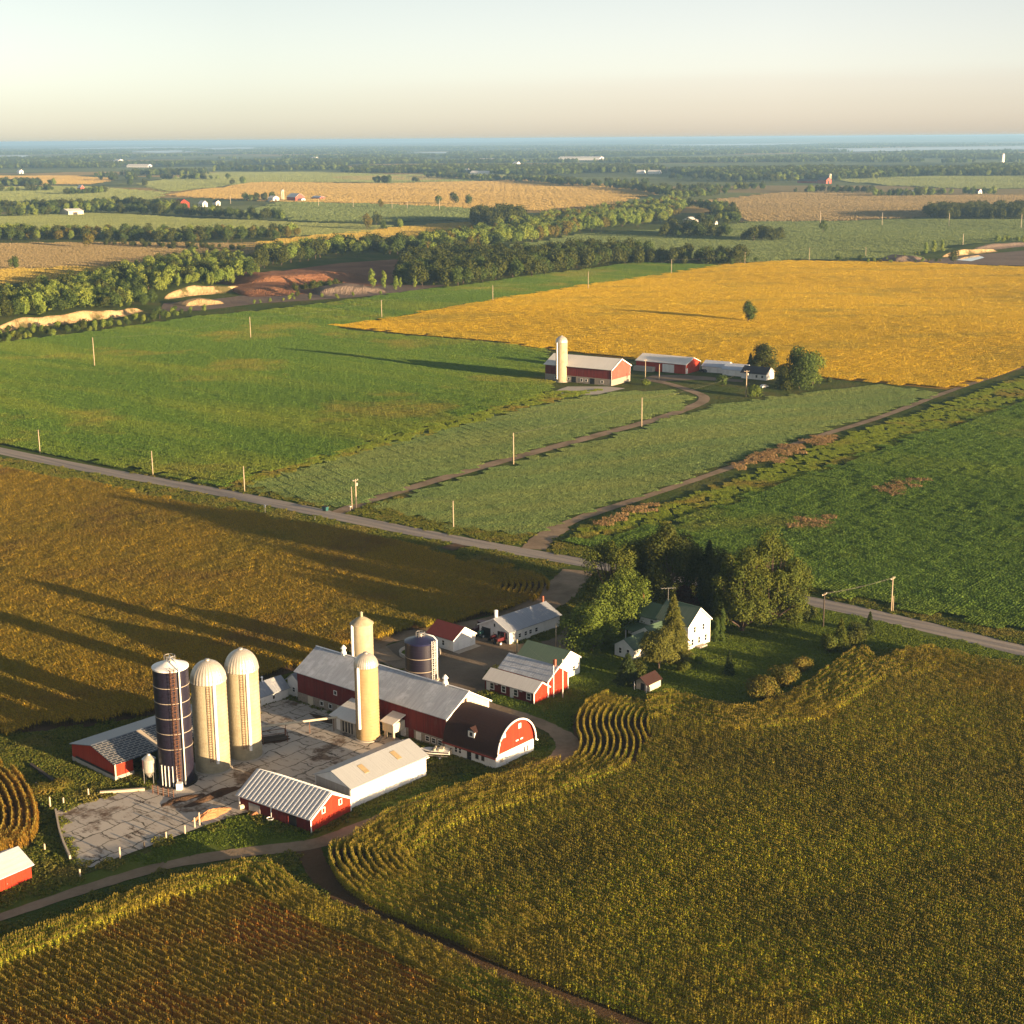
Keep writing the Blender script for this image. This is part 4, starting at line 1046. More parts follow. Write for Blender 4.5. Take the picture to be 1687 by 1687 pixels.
ptree('evergreen_shrub', (1432, 1044), 'spruce', 5.4, 3.2, 2250, 0.36, 'spruce', 'dark small evergreen nearest the road in the right lawn group', 'shrub', 27)
# weeds by the farm: sumac-like scrub beside the low shed
ptree('shrub', (60, 1310), 'bush', 2.2, 5.4, 1750, 0.3, 'autumn', 'rusty scrub between the corn patch and the low red shed', 'shrub', 28, lobes=9)
ptree('shrub', (96, 1298), 'bush', 1.9, 5.9, 1750, 0.3, 'autumn', 'rust coloured scrub beside the fallen timber near the low shed', 'shrub', 29, lobes=9)

# trees of the far farm
ptree('broadleaf_tree', (1258, 613), 'broad', 16.0, 13.0, 6500, 0.75, 'dark', 'dark tall tree behind the dark roofed cottage of the far farm', 'tree', 201, lobes=16, trunk_f=0.05)
ptree('broadleaf_tree', (1316, 640), 'broad', 21.0, 16.5, 8000, 0.8, 'mid', 'tallest full green tree at the right of the far farm', 'tree', 202, lobes=20, trunk_f=0.05)
ptree('broadleaf_tree', (1338, 636), 'broad', 18.0, 12.0, 5000, 0.75, 'light', 'light green tree at the right end of the far farm', 'tree', 203, lobes=14, trunk_f=0.05)
ptree('broadleaf_tree', (1297, 640), 'broad', 12.5, 12.0, 5000, 0.7, 'dark', 'low dark tree right of the far cottage', 'tree', 204, lobes=12, trunk_f=0.05)
ptree('spruce_tree', (1236, 610), 'spruce', 8.5, 5.0, 1600, 0.8, 'spruce', 'dark pointed tree at the left of the tall dark far farm tree', 'tree', 205)
ptree('shrub', (1190, 636), 'bush', 5.5, 7.0, 1600, 0.6, 'mid', 'bushy green shrub in front of the pale blue garages', 'shrub', 206, lobes=10)
ptree('shrub', (1243, 654), 'bush', 5.5, 8.0, 1800, 0.6, 'light', 'sunlit bush in front of the far cottage beside the pole', 'shrub', 207, lobes=10)
ptree('broadleaf_tree', (1232, 531), 'broad', 13.0, 10.5, 3000, 0.8, 'mid', 'lone tree standing in the golden field', 'tree', 208, lobes=14, trunk_f=0.06)
ptree('shrub', (1365, 630), 'bush', 2.5, 4.0, 500, 0.6, 'dark', 'small dark bush at the edge of the golden field beyond the far farm', 'shrub', 209, lobes=6)
ptree('shrub', (1062, 634), 'bush', 2.6, 6.0, 700, 0.6, 'light', 'low weeds bush at the corner of the far red barn', 'shrub', 210, lobes=7)

# ---- quarry banks (raised ground with a cut face)
BANKS = []
def bank(name, face, back, height, mat, label, cat='quarry bank', top_mat=None):
    """face: foot line of the cut (world points); back: depth of the terrace behind; an eroded slope with a rounded top"""
    L = smooth_line(face, 34); rng = np.random.default_rng(len(L) + int(abs(face[0][0])))
    vs, fs = [], []
    wide = 7.0 if mat is MAT['red_earth'] else (3.0 if mat is MAT['grey_earth'] else 1.0)
    prof = [(0.0, 0.0), (1.4, 0.16), (2.2, 0.34), (2.7, 0.55), (3.1, 0.76), (3.5, 0.92), (4.2, 1.0), (9.0 * wide, 1.02), (back * .6, 0.8), (back, -0.02)]
    m = len(prof); n = len(L)
    nrm_all = []
    for i, p in enumerate(L):
        d = (L[min(i + 1, n - 1)] - L[max(i - 1, 0)]).normalized(); nrm = Vector((-d.y, d.x))
        if nrm.y < 0: nrm = -nrm
        env = math.sin(math.pi * (i / (n - 1))) ** 0.45 if 0 < i < n - 1 else 0.0
        hh = height * env * (0.84 + 0.16 * math.sin(i * .06) * math.sin(i * .023 + 1) + .05 * math.sin(i * .21))
        for (o, z) in prof:
            gully = .8 * math.sin(i * .09 + 1) + .3 * math.sin(i * .27) * math.sin(i * .07) + .15 * math.sin(i * .83 + 2 * math.sin(i * .19))
            oo = o * (wide if o < 5 else 1) + (gully * (1 - z * .5) + rng.normal(0, .10) if 0 < o < 5 else 0)
            q = p + nrm * oo
            vs.append((q.x, q.y, tz(q.x, q.y) + 0.03 + z * hh + (rng.normal(0, .06) if 0 < z < 1 else 0)))
        BANKS.append((p.x, p.y, nrm.x, nrm.y, back, hh))
    for i in range(n - 1):
        for k in range(m - 1):
            a = i * m + k; fs.append((a, a + m, a + m + 1, a + 1))
    me = bpy.data.meshes.new(name); me.from_pydata(vs, [], fs)
    me.materials.append(mat); me.materials.append(top_mat or MAT['grass'])
    me.polygons.foreach_set('material_index', [1 if (j % (m - 1)) >= 6 else 0 for j in range(len(fs))])
    me.update()
    if sum(p.normal.z for p in me.polygons) < 0: me.flip_normals()
    o = bpy.data.objects.new(name, me); COL.objects.link(o)
    return tag(o, label, cat, kind='structure')

def bank_z(x, y):
    z = 0.0
    for (bx, by, nx, ny, back, hh) in BANKS:
        dx, dy = x - bx, y - by
        o = dx * nx + dy * ny; s = abs(-dx * ny + dy * nx)
        if s < 9 and 0 < o < back:
            z = max(z, hh * (1.0 if o < 9 else max(0, 1 - (o - 9) / (back - 9) * 0.95)) * (1 if o > 3 else o / 3))
    return z

bank('quarry_bank', px((0, 549), (40, 540), (90, 536), (150, 528), (200, 522), (238, 512)), 90, 7.0, MAT['sand'], 'long sunlit sandy quarry face below the left woods')
bank('quarry_bank', px((278, 493), (320, 487), (360, 484), (408, 478)), 80, 7.0, MAT['sand'], 'sandy quarry face at the right end of the left woods')
bank('sand_heap', px((312, 506), (330, 504), (352, 503), (372, 501)), 24, 4.5, MAT['sand'], 'pale sand heap in front of the right sandy face', 'sand heap', MAT['sand'])
sheet('quarry_floor', px((270, 500), (330, 496), (410, 486), (430, 480), (560, 480), (640, 470), (740, 470), (640, 486), (560, 492), (430, 500), (330, 512), (260, 515)), MAT['grey_earth'], 0.25, 'grey gravel floor of the quarry', 'quarry floor', cell=30)
sheet('quarry_slope', px((415, 482), (422, 460), (470, 446), (560, 434), (650, 428), (690, 432), (680, 450), (640, 470), (560, 480), (480, 487)), MAT['red_earth'], 0.35, 'bare red earth of the excavated quarry pit', 'quarry', cell=30)
bank('quarry_bank', px((424, 480), (470, 476), (540, 470), (600, 464), (655, 455)), 120, 9.0, MAT['red_earth'], 'red earth bank rising behind the excavated pit', top_mat=MAT['red_earth'])
bank('quarry_bank', px((414, 492), (440, 490), (470, 489), (500, 487)), 60, 4.0, MAT['red_earth'], 'lower red earth bank at the left of the pit', top_mat=MAT['red_earth'])
bank('gravel_heap', px((530, 489), (560, 487), (600, 486), (640, 484)), 50, 6.0, MAT['grey_earth'], 'grey gravel heap on the quarry floor below the red earth', 'gravel heap', MAT['grey_earth'])
# second quarry at the right edge
sheet('quarry_floor', px((1480, 434), (1540, 428), (1600, 420), (1700, 412), (1760, 420), (1760, 440), (1600, 436)), MAT['grey_earth'], 0.25, 'grey quarry floor behind the golden field at the right', 'quarry floor', cell=30)
bank('gravel_heap', px((1488, 433), (1505, 432), (1525, 431), (1540, 430)), 26, 5.5, MAT['grey_earth'], 'dark gravel heap at the left of the right hand quarry', 'gravel heap', MAT['grey_earth'])
bank('quarry_bank', px((1560, 424), (1590, 420), (1620, 417), (1645, 414)), 40, 5.0, MAT['sand'], 'pale sandy bank beside the pond of the right hand quarry')
bank('gravel_heap', px((1620, 414), (1650, 410), (1690, 406), (1730, 404)), 60, 4.5, MAT['grey_earth'], 'dark terraced gravel bank at the right edge behind the pond', 'gravel heap', MAT['grass'])
MAT['water'] = M('pale_water', (0.10, 0.14, 0.16), (0.12, 0.16, 0.18), 0.02, rough=0.06, spec=0.8, coord='w')
sheet('pond', px((1575, 429), (1590, 424), (1612, 421), (1622, 425), (1600, 431)), MAT['water'], 0.4, 'small pale blue quarry pond at the right', 'pond', cell=30)

# ---- belts of trees, each tree a thing of its own
PROTO = {}
def belt_proto(key, kind, h, w, n, leaf, mat, seed, lobes):
    Q, tb = tree_parts(seed, kind, h, w, n, leaf, lobes, False, 0.1)
    c = quads_object('crown', Q, [TREE_M[mat]], link=False)
    t = bpy.data.meshes.new('trunk'); t.from_pydata(tb.v, [], tb.f); t.materials.append(MAT['bark'])
    PROTO.setdefault(key, []).append((c.data, t, h, w))
    bpy.data.objects.remove(c)
for k in range(4):
    belt_proto('yellow', 'broad', 15, 10 + k * .6, 1100, 1.25, 'yellow', 300 + k, 11)
    belt_proto('mid', 'broad', 15, 11 + k * .6, 1100, 1.25, 'mid', 310 + k, 12)
    belt_proto('dark', 'broad', 15, 12 + k * .6, 1100, 1.25, 'dark', 320 + k, 12)
    belt_proto('autumn', 'broad', 14, 11, 1000, 1.25, 'autumn', 330 + k, 11)
for k in range(3):
    belt_proto('poplar', 'poplar', 15, 6.0, 900, 1.1, 'yellow', 340 + k, 9)
belt_rng = random.Random(77)
def belt_tree(x, y, z, key, h, label, group, name='broadleaf_tree'):
    cm, tm, h0, w0 = belt_rng.choice(PROTO[key])
    r = empty(name, (x, y, z), belt_rng.uniform(0, 6.28))
    s = h / h0; sx = s * belt_rng.uniform(.85, 1.15)
    r.scale = (sx, sx, s)
    tag(r, label, 'tree', group)
    for nm, me in (('crown', cm), ('trunk', tm)):
        o = bpy.data.objects.new(nm, me); COL.objects.link(o); o.parent = r
    return r
TAKEN = []
def belt(poly_px, count, keys, h, label, group, seed, mind=5.5, weights=None):
    P = px(*poly_px); A = [p[:2] for p in P]
    xs = [p[0] for p in A]; ys = [p[1] for p in A]
    rng = random.Random(seed); got = 0; tries = 0
    while got < count and tries < 12000:
        tries += 1
        x, y = rng.uniform(min(xs), max(xs)), rng.uniform(min(ys), max(ys))
        if not inside(A, np.array([[x, y]]))[0]: continue
        if any(abs(x - a) < mind and math.hypot(x - a, y - b) < mind for a, b in TAKEN): continue
        TAKEN.append((x, y)); got += 1
        k = rng.choices(keys, weights)[0]
        belt_tree(x, y, tz(x, y) + bank_z(x, y) - 0.2, k, rng.uniform(*h), label, group)
    return got
GT = {}
GT['b1'] = belt([(-40, 540), (0, 528), (60, 520), (130, 508), (200, 500), (245, 490), (280, 470), (330, 460), (400, 458), (425, 455), (400, 432), (330, 434), (240, 446), (150, 468), (60, 484), (-40, 500)], 82, ['yellow', 'mid', 'poplar', 'dark'], (8, 15),
     'broadleaf tree in the yellow green wood above the sandy quarry face', 'trees in the wood above the sandy quarry face', 1, 7.0, [5, 3, 3, 1.2])
GT['b1f'] = belt([(0, 556), (60, 546), (140, 538), (250, 524), (300, 514), (330, 518), (240, 532), (100, 552), (0, 566)], 14, ['yellow', 'mid', 'dark'], (4, 8),
     'low scrubby tree at the foot of the sandy quarry face', 'scrub trees at the foot of the sandy face', 2, 7.0)
GT['b2'] = belt([(655, 472), (700, 476), (770, 472), (860, 460), (960, 446), (1048, 434), (1052, 428), (960, 430), (860, 440), (760, 440), (680, 444)], 54, ['dark', 'mid', 'dark', 'yellow'], (13, 21),
     'dark broadleaf tree in the dense wood right of the red quarry pit', 'trees in the dense wood right of the pit', 3, 7.0, [5, 3, 2, 1])
GT['b3'] = belt([(428, 450), (440, 440), (560, 426), (660, 424), (680, 418), (660, 412), (560, 416), (440, 432), (420, 444)], 26, ['yellow', 'mid', 'dark'], (13, 19),
     'tree in the belt along the back of the red quarry pit', 'trees in the belt behind the red pit', 4, 8.0)
GT['b3f'] = belt([(600, 484), (640, 480), (700, 475), (745, 474), (740, 466), (690, 470), (640, 474)], 9, ['poplar'], (7, 13),
     'slender pale green poplar on the quarry rim', 'poplars on the quarry rim', 5, 8.0)
GT['b4'] = belt([(690, 420), (780, 412), (850, 404), (960, 386), (1090, 372), (1110, 360), (1080, 352), (960, 364), (860, 384), (770, 398), (690, 410)], 44, ['yellow', 'mid', 'autumn'], (13, 20),
     'sunlit tree in the woodland strip running back from the dense wood', 'trees in the woodland strip', 6, 10.0, [5, 3, 1])
GT['b5'] = belt([(-20, 398), (120, 396), (300, 404), (480, 396), (490, 388), (300, 394), (120, 388), (-20, 388)], 30, ['mid', 'dark', 'yellow', 'autumn'], (11, 18),
     'tree in the mixed hedgerow behind the tan stubble field', 'trees in the hedgerow behind the stubble field', 7, 12.0)
GT['b7'] = belt([(1090, 392), (1200, 390), (1205, 384), (1100, 384)], 7, ['dark'], (14, 20), 'dark tree in the clump below the white far house', 'trees in the clump below the white far house', 8, 10)
GT['b7b'] = belt([(1222, 398), (1292, 398), (1292, 392), (1226, 392)], 5, ['dark'], (12, 17), 'dark tree in the small clump in the long green field', 'trees in the small green field clump', 9, 10)
GT['b7c'] = belt([(1050, 434), (1110, 434), (1232, 438), (1226, 431), (1110, 426), (1054, 426)], 14, ['dark', 'dark', 'mid'], (10, 18), 'dark tree at the right end of the dense wood behind the golden field', 'trees at the right end of the dense wood', 10, 9)
GT['b8'] = belt([(1524, 361), (1700, 361), (1720, 352), (1530, 354)], 16, ['dark'], (15, 20), 'dark tree in the square block of woodland at the right edge', 'trees in the woodland block at the right edge', 11, 14)
def single(p, key, h, label, name='broadleaf_tree'):
    q = at(*p); belt_tree(q.x, q.y, q.z, key, h, label, None, name)
single((641, 303), 'mid', 24, 'lone spreading tree in the wide tan wheat field')
single((24, 444), 'mid', 12, 'small dark tree alone on the golden strip at the far left')
single((146, 409), 'autumn', 16, 'lone olive tree at the edge of the tan stubble field')
single((316, 420), 'mid', 9, 'small tree at the foot of the hedgerow in the stubble field')
single((1356, 384), 'mid', 15, 'lone tree in the long green field at the right')
single((627, 343), 'autumn', 14, 'lone bushy tree on the grey green field edge')
single((722, 338), 'mid', 18, 'left tree of the small group in the tan wheat field')
single((748, 338), 'dark', 22, 'tallest middle tree of the small group in the tan wheat field')
single((772, 338), 'mid', 18, 'right tree of the small group in the tan wheat field')
single((605, 379), 'autumn', 20, 'round olive tree above the yellow field')
single((620, 371), 'dark', 18, 'dark tree behind the round olive tree above the yellow field')
single((632, 379), 'mid', 12, 'small tree right of the round olive tree above the yellow field')
single((660, 378), 'yellow', 14, 'pale tree at the right of the row above the yellow field')
single((820, 380), 'dark', 24, 'big dark tree at the near end of the woodland strip')
single((800, 374), 'dark', 22, 'big dark tree just left of the one at the near end of the strip')
single((842, 372), 'dark', 22, 'big dark tree just right of the one at the near end of the strip')
single((1245, 432), 'mid', 5, 'small bush on the crest behind the golden field')
single((1380, 431), 'mid', 7, 'small dark bush on the crest of the golden field, left one')
single((1418, 431), 'mid', 7, 'small dark bush on the crest of the golden field, right one')
single((1572, 434), 'dark', 12, 'dark bush beside the pond of the right hand quarry')
for i, (a, b) in enumerate([(1525, 421), (1538, 420), (1552, 420)]):
    q = at(a, b); belt_tree(q.x, q.y, q.z, 'poplar', 12 + i, 'slender bright green poplar beside the right hand quarry', 'poplars beside the right hand quarry')

# hedgerows and woods further out: too many trees to count, one mass each
FILL = []
far_protos = [bpy.data.objects.new('tree', m[0]) for k in ('mid', 'dark', 'mid', 'yellow', 'dark') for m in PROTO[k][:2]]
def fill_wood(name, poly_px, spacing, label, seed, protos, sc=(.6, 1.35)):
    A = [p[:2] for p in px(*poly_px)]
    Q = fill_grid(A, spacing * 1.12, seed, jitter=.5)
    r = np.random.default_rng(seed)
    z = np.array([tz(x, y) + bank_z(x, y) - .4 for x, y in Q])
    scatter(name, np.column_stack([Q, z]), r.uniform(0, 6.28, len(Q)), r.uniform(*sc, len(Q)), protos, label, 'trees', seed)
def pr(*ks): return [bpy.data.objects.new('tree', m[0]) for k in ks for m in PROTO[k][:2]]
fill_wood('woodland', [(-40, 546), (40, 536), (90, 531), (150, 523), (200, 516), (238, 506), (280, 489), (330, 481), (405, 473), (428, 462), (404, 431), (330, 433), (240, 446), (150, 468), (60, 484), (-40, 500)], 8.0, 'thick mixed woodland filling the slope above the sandy quarry faces', 81, pr('yellow', 'mid', 'yellow', 'dark', 'poplar', 'mid'), (.45, 1.05))
fill_wood('woodland', [(-40, 552), (60, 545), (150, 538), (240, 524), (290, 512), (340, 513), (240, 534), (100, 554), (-40, 570)], 8.0, 'scrub at the foot of the sandy quarry faces', 82, pr('yellow', 'mid'), (.2, .42))
fill_wood('woodland', [(655, 470), (700, 474), (770, 470), (860, 458), (960, 445), (1050, 432), (1052, 424), (960, 424), (860, 430), (760, 428), (680, 434)], 9.0, 'thick dark woodland right of the red quarry pit', 83, pr('dark', 'mid', 'dark'), (.9, 1.3))
fill_wood('woodland', [(428, 446), (440, 434), (560, 420), (660, 416), (700, 418), (680, 410), (560, 410), (440, 426), (420, 436)], 10.0, 'thick belt of trees behind the red quarry pit', 84, pr('yellow', 'mid', 'dark'), (.8, 1.2))
fill_wood('woodland', [(690, 424), (780, 414), (850, 404), (960, 384), (1090, 368), (1130, 352), (1110, 334), (1060, 344), (960, 356), (860, 374), (770, 392), (690, 408)], 12.0, 'broad woodland strip running back toward the plain', 85, pr('yellow', 'mid', 'yellow', 'autumn'), (.8, 1.3))
fill_wood('woodland', [(780, 380), (860, 376), (860, 364), (785, 366)], 11.0, 'dark knot of trees at the near end of the woodland strip', 86, pr('dark'), (1.2, 1.7))
fill_wood('woodland', [(-20, 398), (120, 396), (300, 401), (420, 396), (490, 392), (490, 386), (300, 391), (120, 387), (-20, 386)], 13.0, 'thick hedgerow trees behind the tan stubble field', 87, pr('mid', 'yellow', 'dark', 'autumn'), (.7, 1.1))
fill_wood('woodland', [(300, 412), (440, 416), (440, 413), (330, 407), (160, 402), (160, 404)], 12.0, 'dark low hedge under the hedgerow trees', 88, pr('dark'), (.35, .6))
fill_wood('woodland', [(1524, 361), (1720, 362), (1720, 350), (1530, 352)], 12.0, 'thick square block of dark woodland at the right edge', 89, pr('dark'), (1.0, 1.3))
fill_wood('woodland', [(1092, 393), (1205, 391), (1205, 386), (1100, 386)], 12.0, 'dark undergrowth of the clump below the white far house', 90, pr('dark', 'mid'), (.6, 1.2))
fill_wood('woodland', [(1222, 398), (1292, 398), (1292, 393), (1226, 393)], 12.0, 'dark undergrowth of the small clump in the green field', 91, pr('dark'), (.7, 1.1))
fill_wood('woodland', [(1050, 436), (1110, 436), (1232, 439), (1226, 433), (1110, 428), (1054, 428)], 10.0, 'dark undergrowth at the right end of the dense wood', 92, pr('dark', 'mid'), (.5, 1.1))
fill_wood('woodland', [(480, 489), (520, 487), (560, 480), (575, 470), (540, 472), (490, 480)], 8.0, 'green scrub growing in the red quarry pit', 93, pr('mid', 'dark'), (.3, .5))
fill_wood('woodland', [(420, 506), (480, 496), (560, 492), (650, 488), (650, 484), (560, 488), (470, 492), (410, 502)], 9.0, 'pale scrub along the rim between quarry and soybeans', 94, pr('yellow'), (.15, .35))
fill_wood('woodland', [(1430, 434), (1480, 434), (1560, 432), (1560, 430), (1480, 431), (1430, 431)], 9.0, 'rough scrub along the back edge of the golden field', 95, pr('yellow', 'autumn'), (.15, .35))
fill_wood('woodland', [(1640, 404), (1730, 400), (1730, 394), (1650, 398)], 10.0, 'bright scrub on the bank of the right hand quarry', 96, pr('yellow'), (.3, .6))
def line_points(segs, spacing, seed, width=10):
    rng = np.random.default_rng(seed); out = []
    for pts in segs:
        L = px(*pts)
        for a, b in zip(L[:-1], L[1:]):
            d = (b - a).length; n = max(2, int(d / spacing))
            t = rng.uniform(0, 1, n)
            out.append(np.stack([a.x + (b.x - a.x) * t + rng.normal(0, width * .4, n), a.y + (b.y - a.y) * t + rng.normal(0, width * .5, n)], -1))
    return np.concatenate(out)
def mass(name, Q, label, seed, sc=(0.7, 1.25), protos=None):
    r = np.random.default_rng(seed)
    P = np.column_stack([Q, terr(Q[:, 0], Q[:, 1]) - 0.3])
    scatter(name, P, r.uniform(0, 6.28, len(Q)), r.uniform(*sc, len(Q)), protos or far_protos, label, 'trees', seed)
mass('hedgerow', line_points([[(-30, 358), (60, 356), (180, 350)], [(170, 350), (300, 356), (470, 365)], [(0, 344), (120, 345), (200, 340), (290, 345)], [(30, 347), (200, 345), (300, 350)], [(400, 332), (450, 330)], [(100, 322), (170, 318)], [(0, 316), (90, 314)]], 6.0, 61, 14),
     'dark far hedgerows crossing the fields at the left', 61)
mass('hedgerow', line_points([[(1310, 318), (1420, 318), (1440, 319)], [(1432, 324), (1500, 324), (1540, 322)], [(1540, 321), (1640, 321)], [(1010, 310), (1080, 318), (1120, 328), (1180, 322)], [(1100, 340), (1180, 346), (1210, 370)], [(1060, 316), (1260, 312)], [(1150, 370), (1210, 372)]], 6.0, 62, 16),
     'dark far hedgerow and farm trees at the right', 62)
mass('hedgerow', line_points([[(165, 298), (260, 296), (365, 296)], [(170, 292), (260, 288), (340, 288)], [(640, 286), (740, 284), (860, 288)], [(860, 296), (960, 308), (1080, 306)], [(1420, 296), (1530, 288), (1640, 288)], [(1420, 290), (1530, 282), (1640, 284)], [(1260, 300), (1420, 292)], [(1100, 296), (1320, 294)], [(700, 292), (870, 300)]], 8.0, 63, 40),
     'lines of trees on the plain in front of the distant woods', 63, (0.9, 1.4))
def value_noise(x, y, s, seed):
    rng = np.random.default_rng(seed); G_ = rng.uniform(0, 1, (256, 256))
    u, v = x / s, y / s; i, j = np.floor(u).astype(int), np.floor(v).astype(int); f, g = u - i, v - j
    f = f * f * (3 - 2 * f); g = g * g * (3 - 2 * g)
    q = lambda a, b: G_[a % 256, b % 256]
    return (q(i, j) * (1 - f) + q(i + 1, j) * f) * (1 - g) + (q(i, j + 1) * (1 - f) + q(i + 1, j + 1) * f) * g
LAKES = [[(1320, 246), (1500, 243), (1700, 240.5), (1760, 240.5), (1760, 245), (1560, 248), (1400, 250)], [(1000, 240), (1200, 237), (1340, 236), (1330, 238.5), (1200, 240)], [(-60, 257), (48, 256), (40, 259), (-60, 261)],
         [(60, 246), (200, 243), (330, 242), (330, 244), (200, 246)], [(330, 244), (430, 242.5), (430, 245), (350, 247)], [(210, 250), (300, 248), (330, 250), (260, 252)], [(660, 252), (745, 250), (740, 253)]]
r_ = np.random.default_rng(9)
n_ = 400000
Y = 3900 * (22000 / 3900) ** r_.uniform(0, 1, n_) ; X = (r_.uniform(-1, 1, n_)) * (Y * 0.37 + 100)
f_ = 0.55 * value_noise(X, Y, 900, 1) + 0.3 * value_noise(X, Y, 330, 2) + 0.15 * value_noise(X, Y, 120, 3)
th = 0.575 - 0.05 * sstep(6000, 12000, Y)
ok = f_ > th
Q_ = np.stack([X, Y], -1)[ok]
Q_ = Q_[r_.uniform(0, 1, len(Q_)) < 0.30]
# keep the woods off the charted fields
for pp, _, _ in far_fields:
    A = [p[:2] for p in px(*pp)]
    Q_ = Q_[~inside(A, Q_)]
for pp in LAKES:
    A = [(p[0], p[1]) for p in px(*pp)]; cy = sum(a[1] for a in A) / len(A)
    A2 = [(a[0], a[1] - 900 if a[1] < cy else a[1]) for a in A]
    Q_ = Q_[~inside(A2, Q_)]
mass('far_woods', Q_, 'broad belts of dark woodland across the distant plain', 64, (0.9, 1.5))

#@@BUILD
# ------------------------------------------------------------------ buildings
class Shed:
    """a gabled building; local x and y run along its sides from the corner nearest the camera"""
    def __init__(s, name, label, cat, near, rot, z=None):
        s.x, s.y = near[0], near[1]; s.rot = R(rot)
        s.root = empty(name, (s.x, s.y, tz(s.x, s.y) if z is None else z), s.rot)
        tag(s.root, label, cat)
    def body(s, name, mat, x0, y0, wx, wy, z0, eave, ridge, axis, parent=None):
        b = MB(); x1, y1 = x0 + wx, y0 + wy
        if axis == 'y':
            xm = (x0 + x1) / 2
            P = [(x0, z0), (x1, z0), (x1, eave), (xm, ridge), (x0, eave)]
            vs = [(p[0], y0, p[1]) for p in P] + [(p[0], y1, p[1]) for p in P]
        else:
            ym = (y0 + y1) / 2
            P = [(y1, z0), (y0, z0), (y0, eave), (ym, ridge), (y1, eave)]
            vs = [(x0, p[0], p[1]) for p in P] + [(x1, p[0], p[1]) for p in P]
        b.add(vs, [(0, 1, 2, 3, 4), (9, 8, 7, 6, 5)] + [((i + 1) % 5, i, i + 5, (i + 1) % 5 + 5) for i in range(5)])
        o = b.build(name, mat, parent or s.root)
        bm = bmesh.new(); bm.from_mesh(o.data); bmesh.ops.recalc_face_normals(bm, faces=bm.faces[:]); bm.to_mesh(o.data); bm.free()
        return o
    def roof(s, mat, x0, y0, wx, wy, eave, ridge, axis, oe=0.45, og=0.4, th=0.13, seam=0.0, lift=0.02, parent=None, cap=None):
        b = MB(); x1, y1 = x0 + wx, y0 + wy
        half = (wx if axis == 'y' else wy) / 2; sl = (ridge - eave) / half
        e = eave - sl * oe + lift; r = ridge + lift
        lo = -oe; hi = 2 * half + oe
        P = [(lo, e), (half, r), (hi, e), (hi, e + th), (half, r + th), (lo, e + th)]
        if axis == 'y':
            vs = [(x0 + p[0], y0 - og, p[1]) for p in P] + [(x0 + p[0], y1 + og, p[1]) for p in P]
        else:
            vs = [(x0 - og, y0 + p[0], p[1]) for p in P] + [(x1 + og, y0 + p[0], p[1]) for p in P]
        b.add(vs, [(0, 1, 4, 5), (1, 2, 3, 4), (11, 10, 7, 6), (10, 9, 8, 7)] + [(i, i + 6, (i + 1) % 6 + 6, (i + 1) % 6) for i in range(6)])
        if seam:                                        # standing ribs
            L0, L1 = ((y0 - og, y1 + og) if axis == 'y' else (x0 - og, x1 + og)); t = L0 + seam * .5
            while t < L1:
                for a, c in (((lo + .02, e + th + .03), (half, r + th + .03)), ((half, r + th + .03), (hi - .02, e + th + .03))):
                    if axis == 'y': b.bar((x0 + a[0], t, a[1]), (x0 + c[0], t, c[1]), seam * .34, 0.10)
                    else: b.bar((t, y0 + a[0], a[1]), (t, y0 + c[0], c[1]), seam * .34, 0.10)
                t += seam
        o = b.build('roof', mat, parent or s.root)
        bm = bmesh.new(); bm.from_mesh(o.data); bmesh.ops.recalc_face_normals(bm, faces=bm.faces[:]); bm.to_mesh(o.data); bm.free()
        if cap:
            c = MB()
            if axis == 'y': c.bar((x0 + half, y0 - og - .02, r + th + .02), (x0 + half, y1 + og + .02, r + th + .02), .35, .08)
            else: c.bar((x0 - og - .02, y0 + half, r + th + .02), (x1 + og + .02, y0 + half, r + th + .02), .35, .08)
            c.build('ridge_cap', cap, o)
        return o
    def rake(s, mat, x0, y0, wx, wy, eave, ridge, axis, oe=0.45, og=0.4, w=0.28, ends=(0,), corner=True):
        """white boards under the roof edge of a gable and at its corners"""
        b = MB(); half = (wx if axis == 'y' else wy) / 2; sl = (ridge - eave) / half
        for en in ends:
            if axis == 'y':
                yy = y0 - og - .03 if en == 0 else y0 + wy + og + .03
                b.bar((x0 - oe, yy, eave - sl * oe - .02), (x0 + half, yy, ridge - .02), .05, w)
                b.bar((x0 + half, yy, ridge - .02), (x0 + 2 * half + oe, yy, eave - sl * oe - .02), .05, w)
                if corner:
                    for xx in (x0, x0 + wx): b.box(xx - .13, y0 - .045, 0.05, xx + .13, y0 - .003, eave)
            else:
                xx = x0 - og - .03 if en == 0 else x0 + wx + og + .03
                b.bar((xx, y0 - oe, eave - sl * oe - .02), (xx, y0 + half, ridge - .02), .05, w)
                b.bar((xx, y0 + half, ridge - .02), (xx, y0 + 2 * half + oe, eave - sl * oe - .02), .05, w)
                if corner:
                    for yy in (y0, y0 + wy): b.box(x0 - .045, yy - .13, 0.05, x0 - .003, yy + .13, eave)
        return b.build('trim', mat, s.root)
    def on(s, b, face, off, s0, s1, z0, z1, d0, d1):
        """a box on a face: 'x' faces the lower left, 'y' the lower right (towards the sun)"""
        if face == 'x': b.box(off - d1, s0, z0, off - d0, s1, z1)
        else: b.box(s0, off - d1, z0, s1, off - d0, z1)
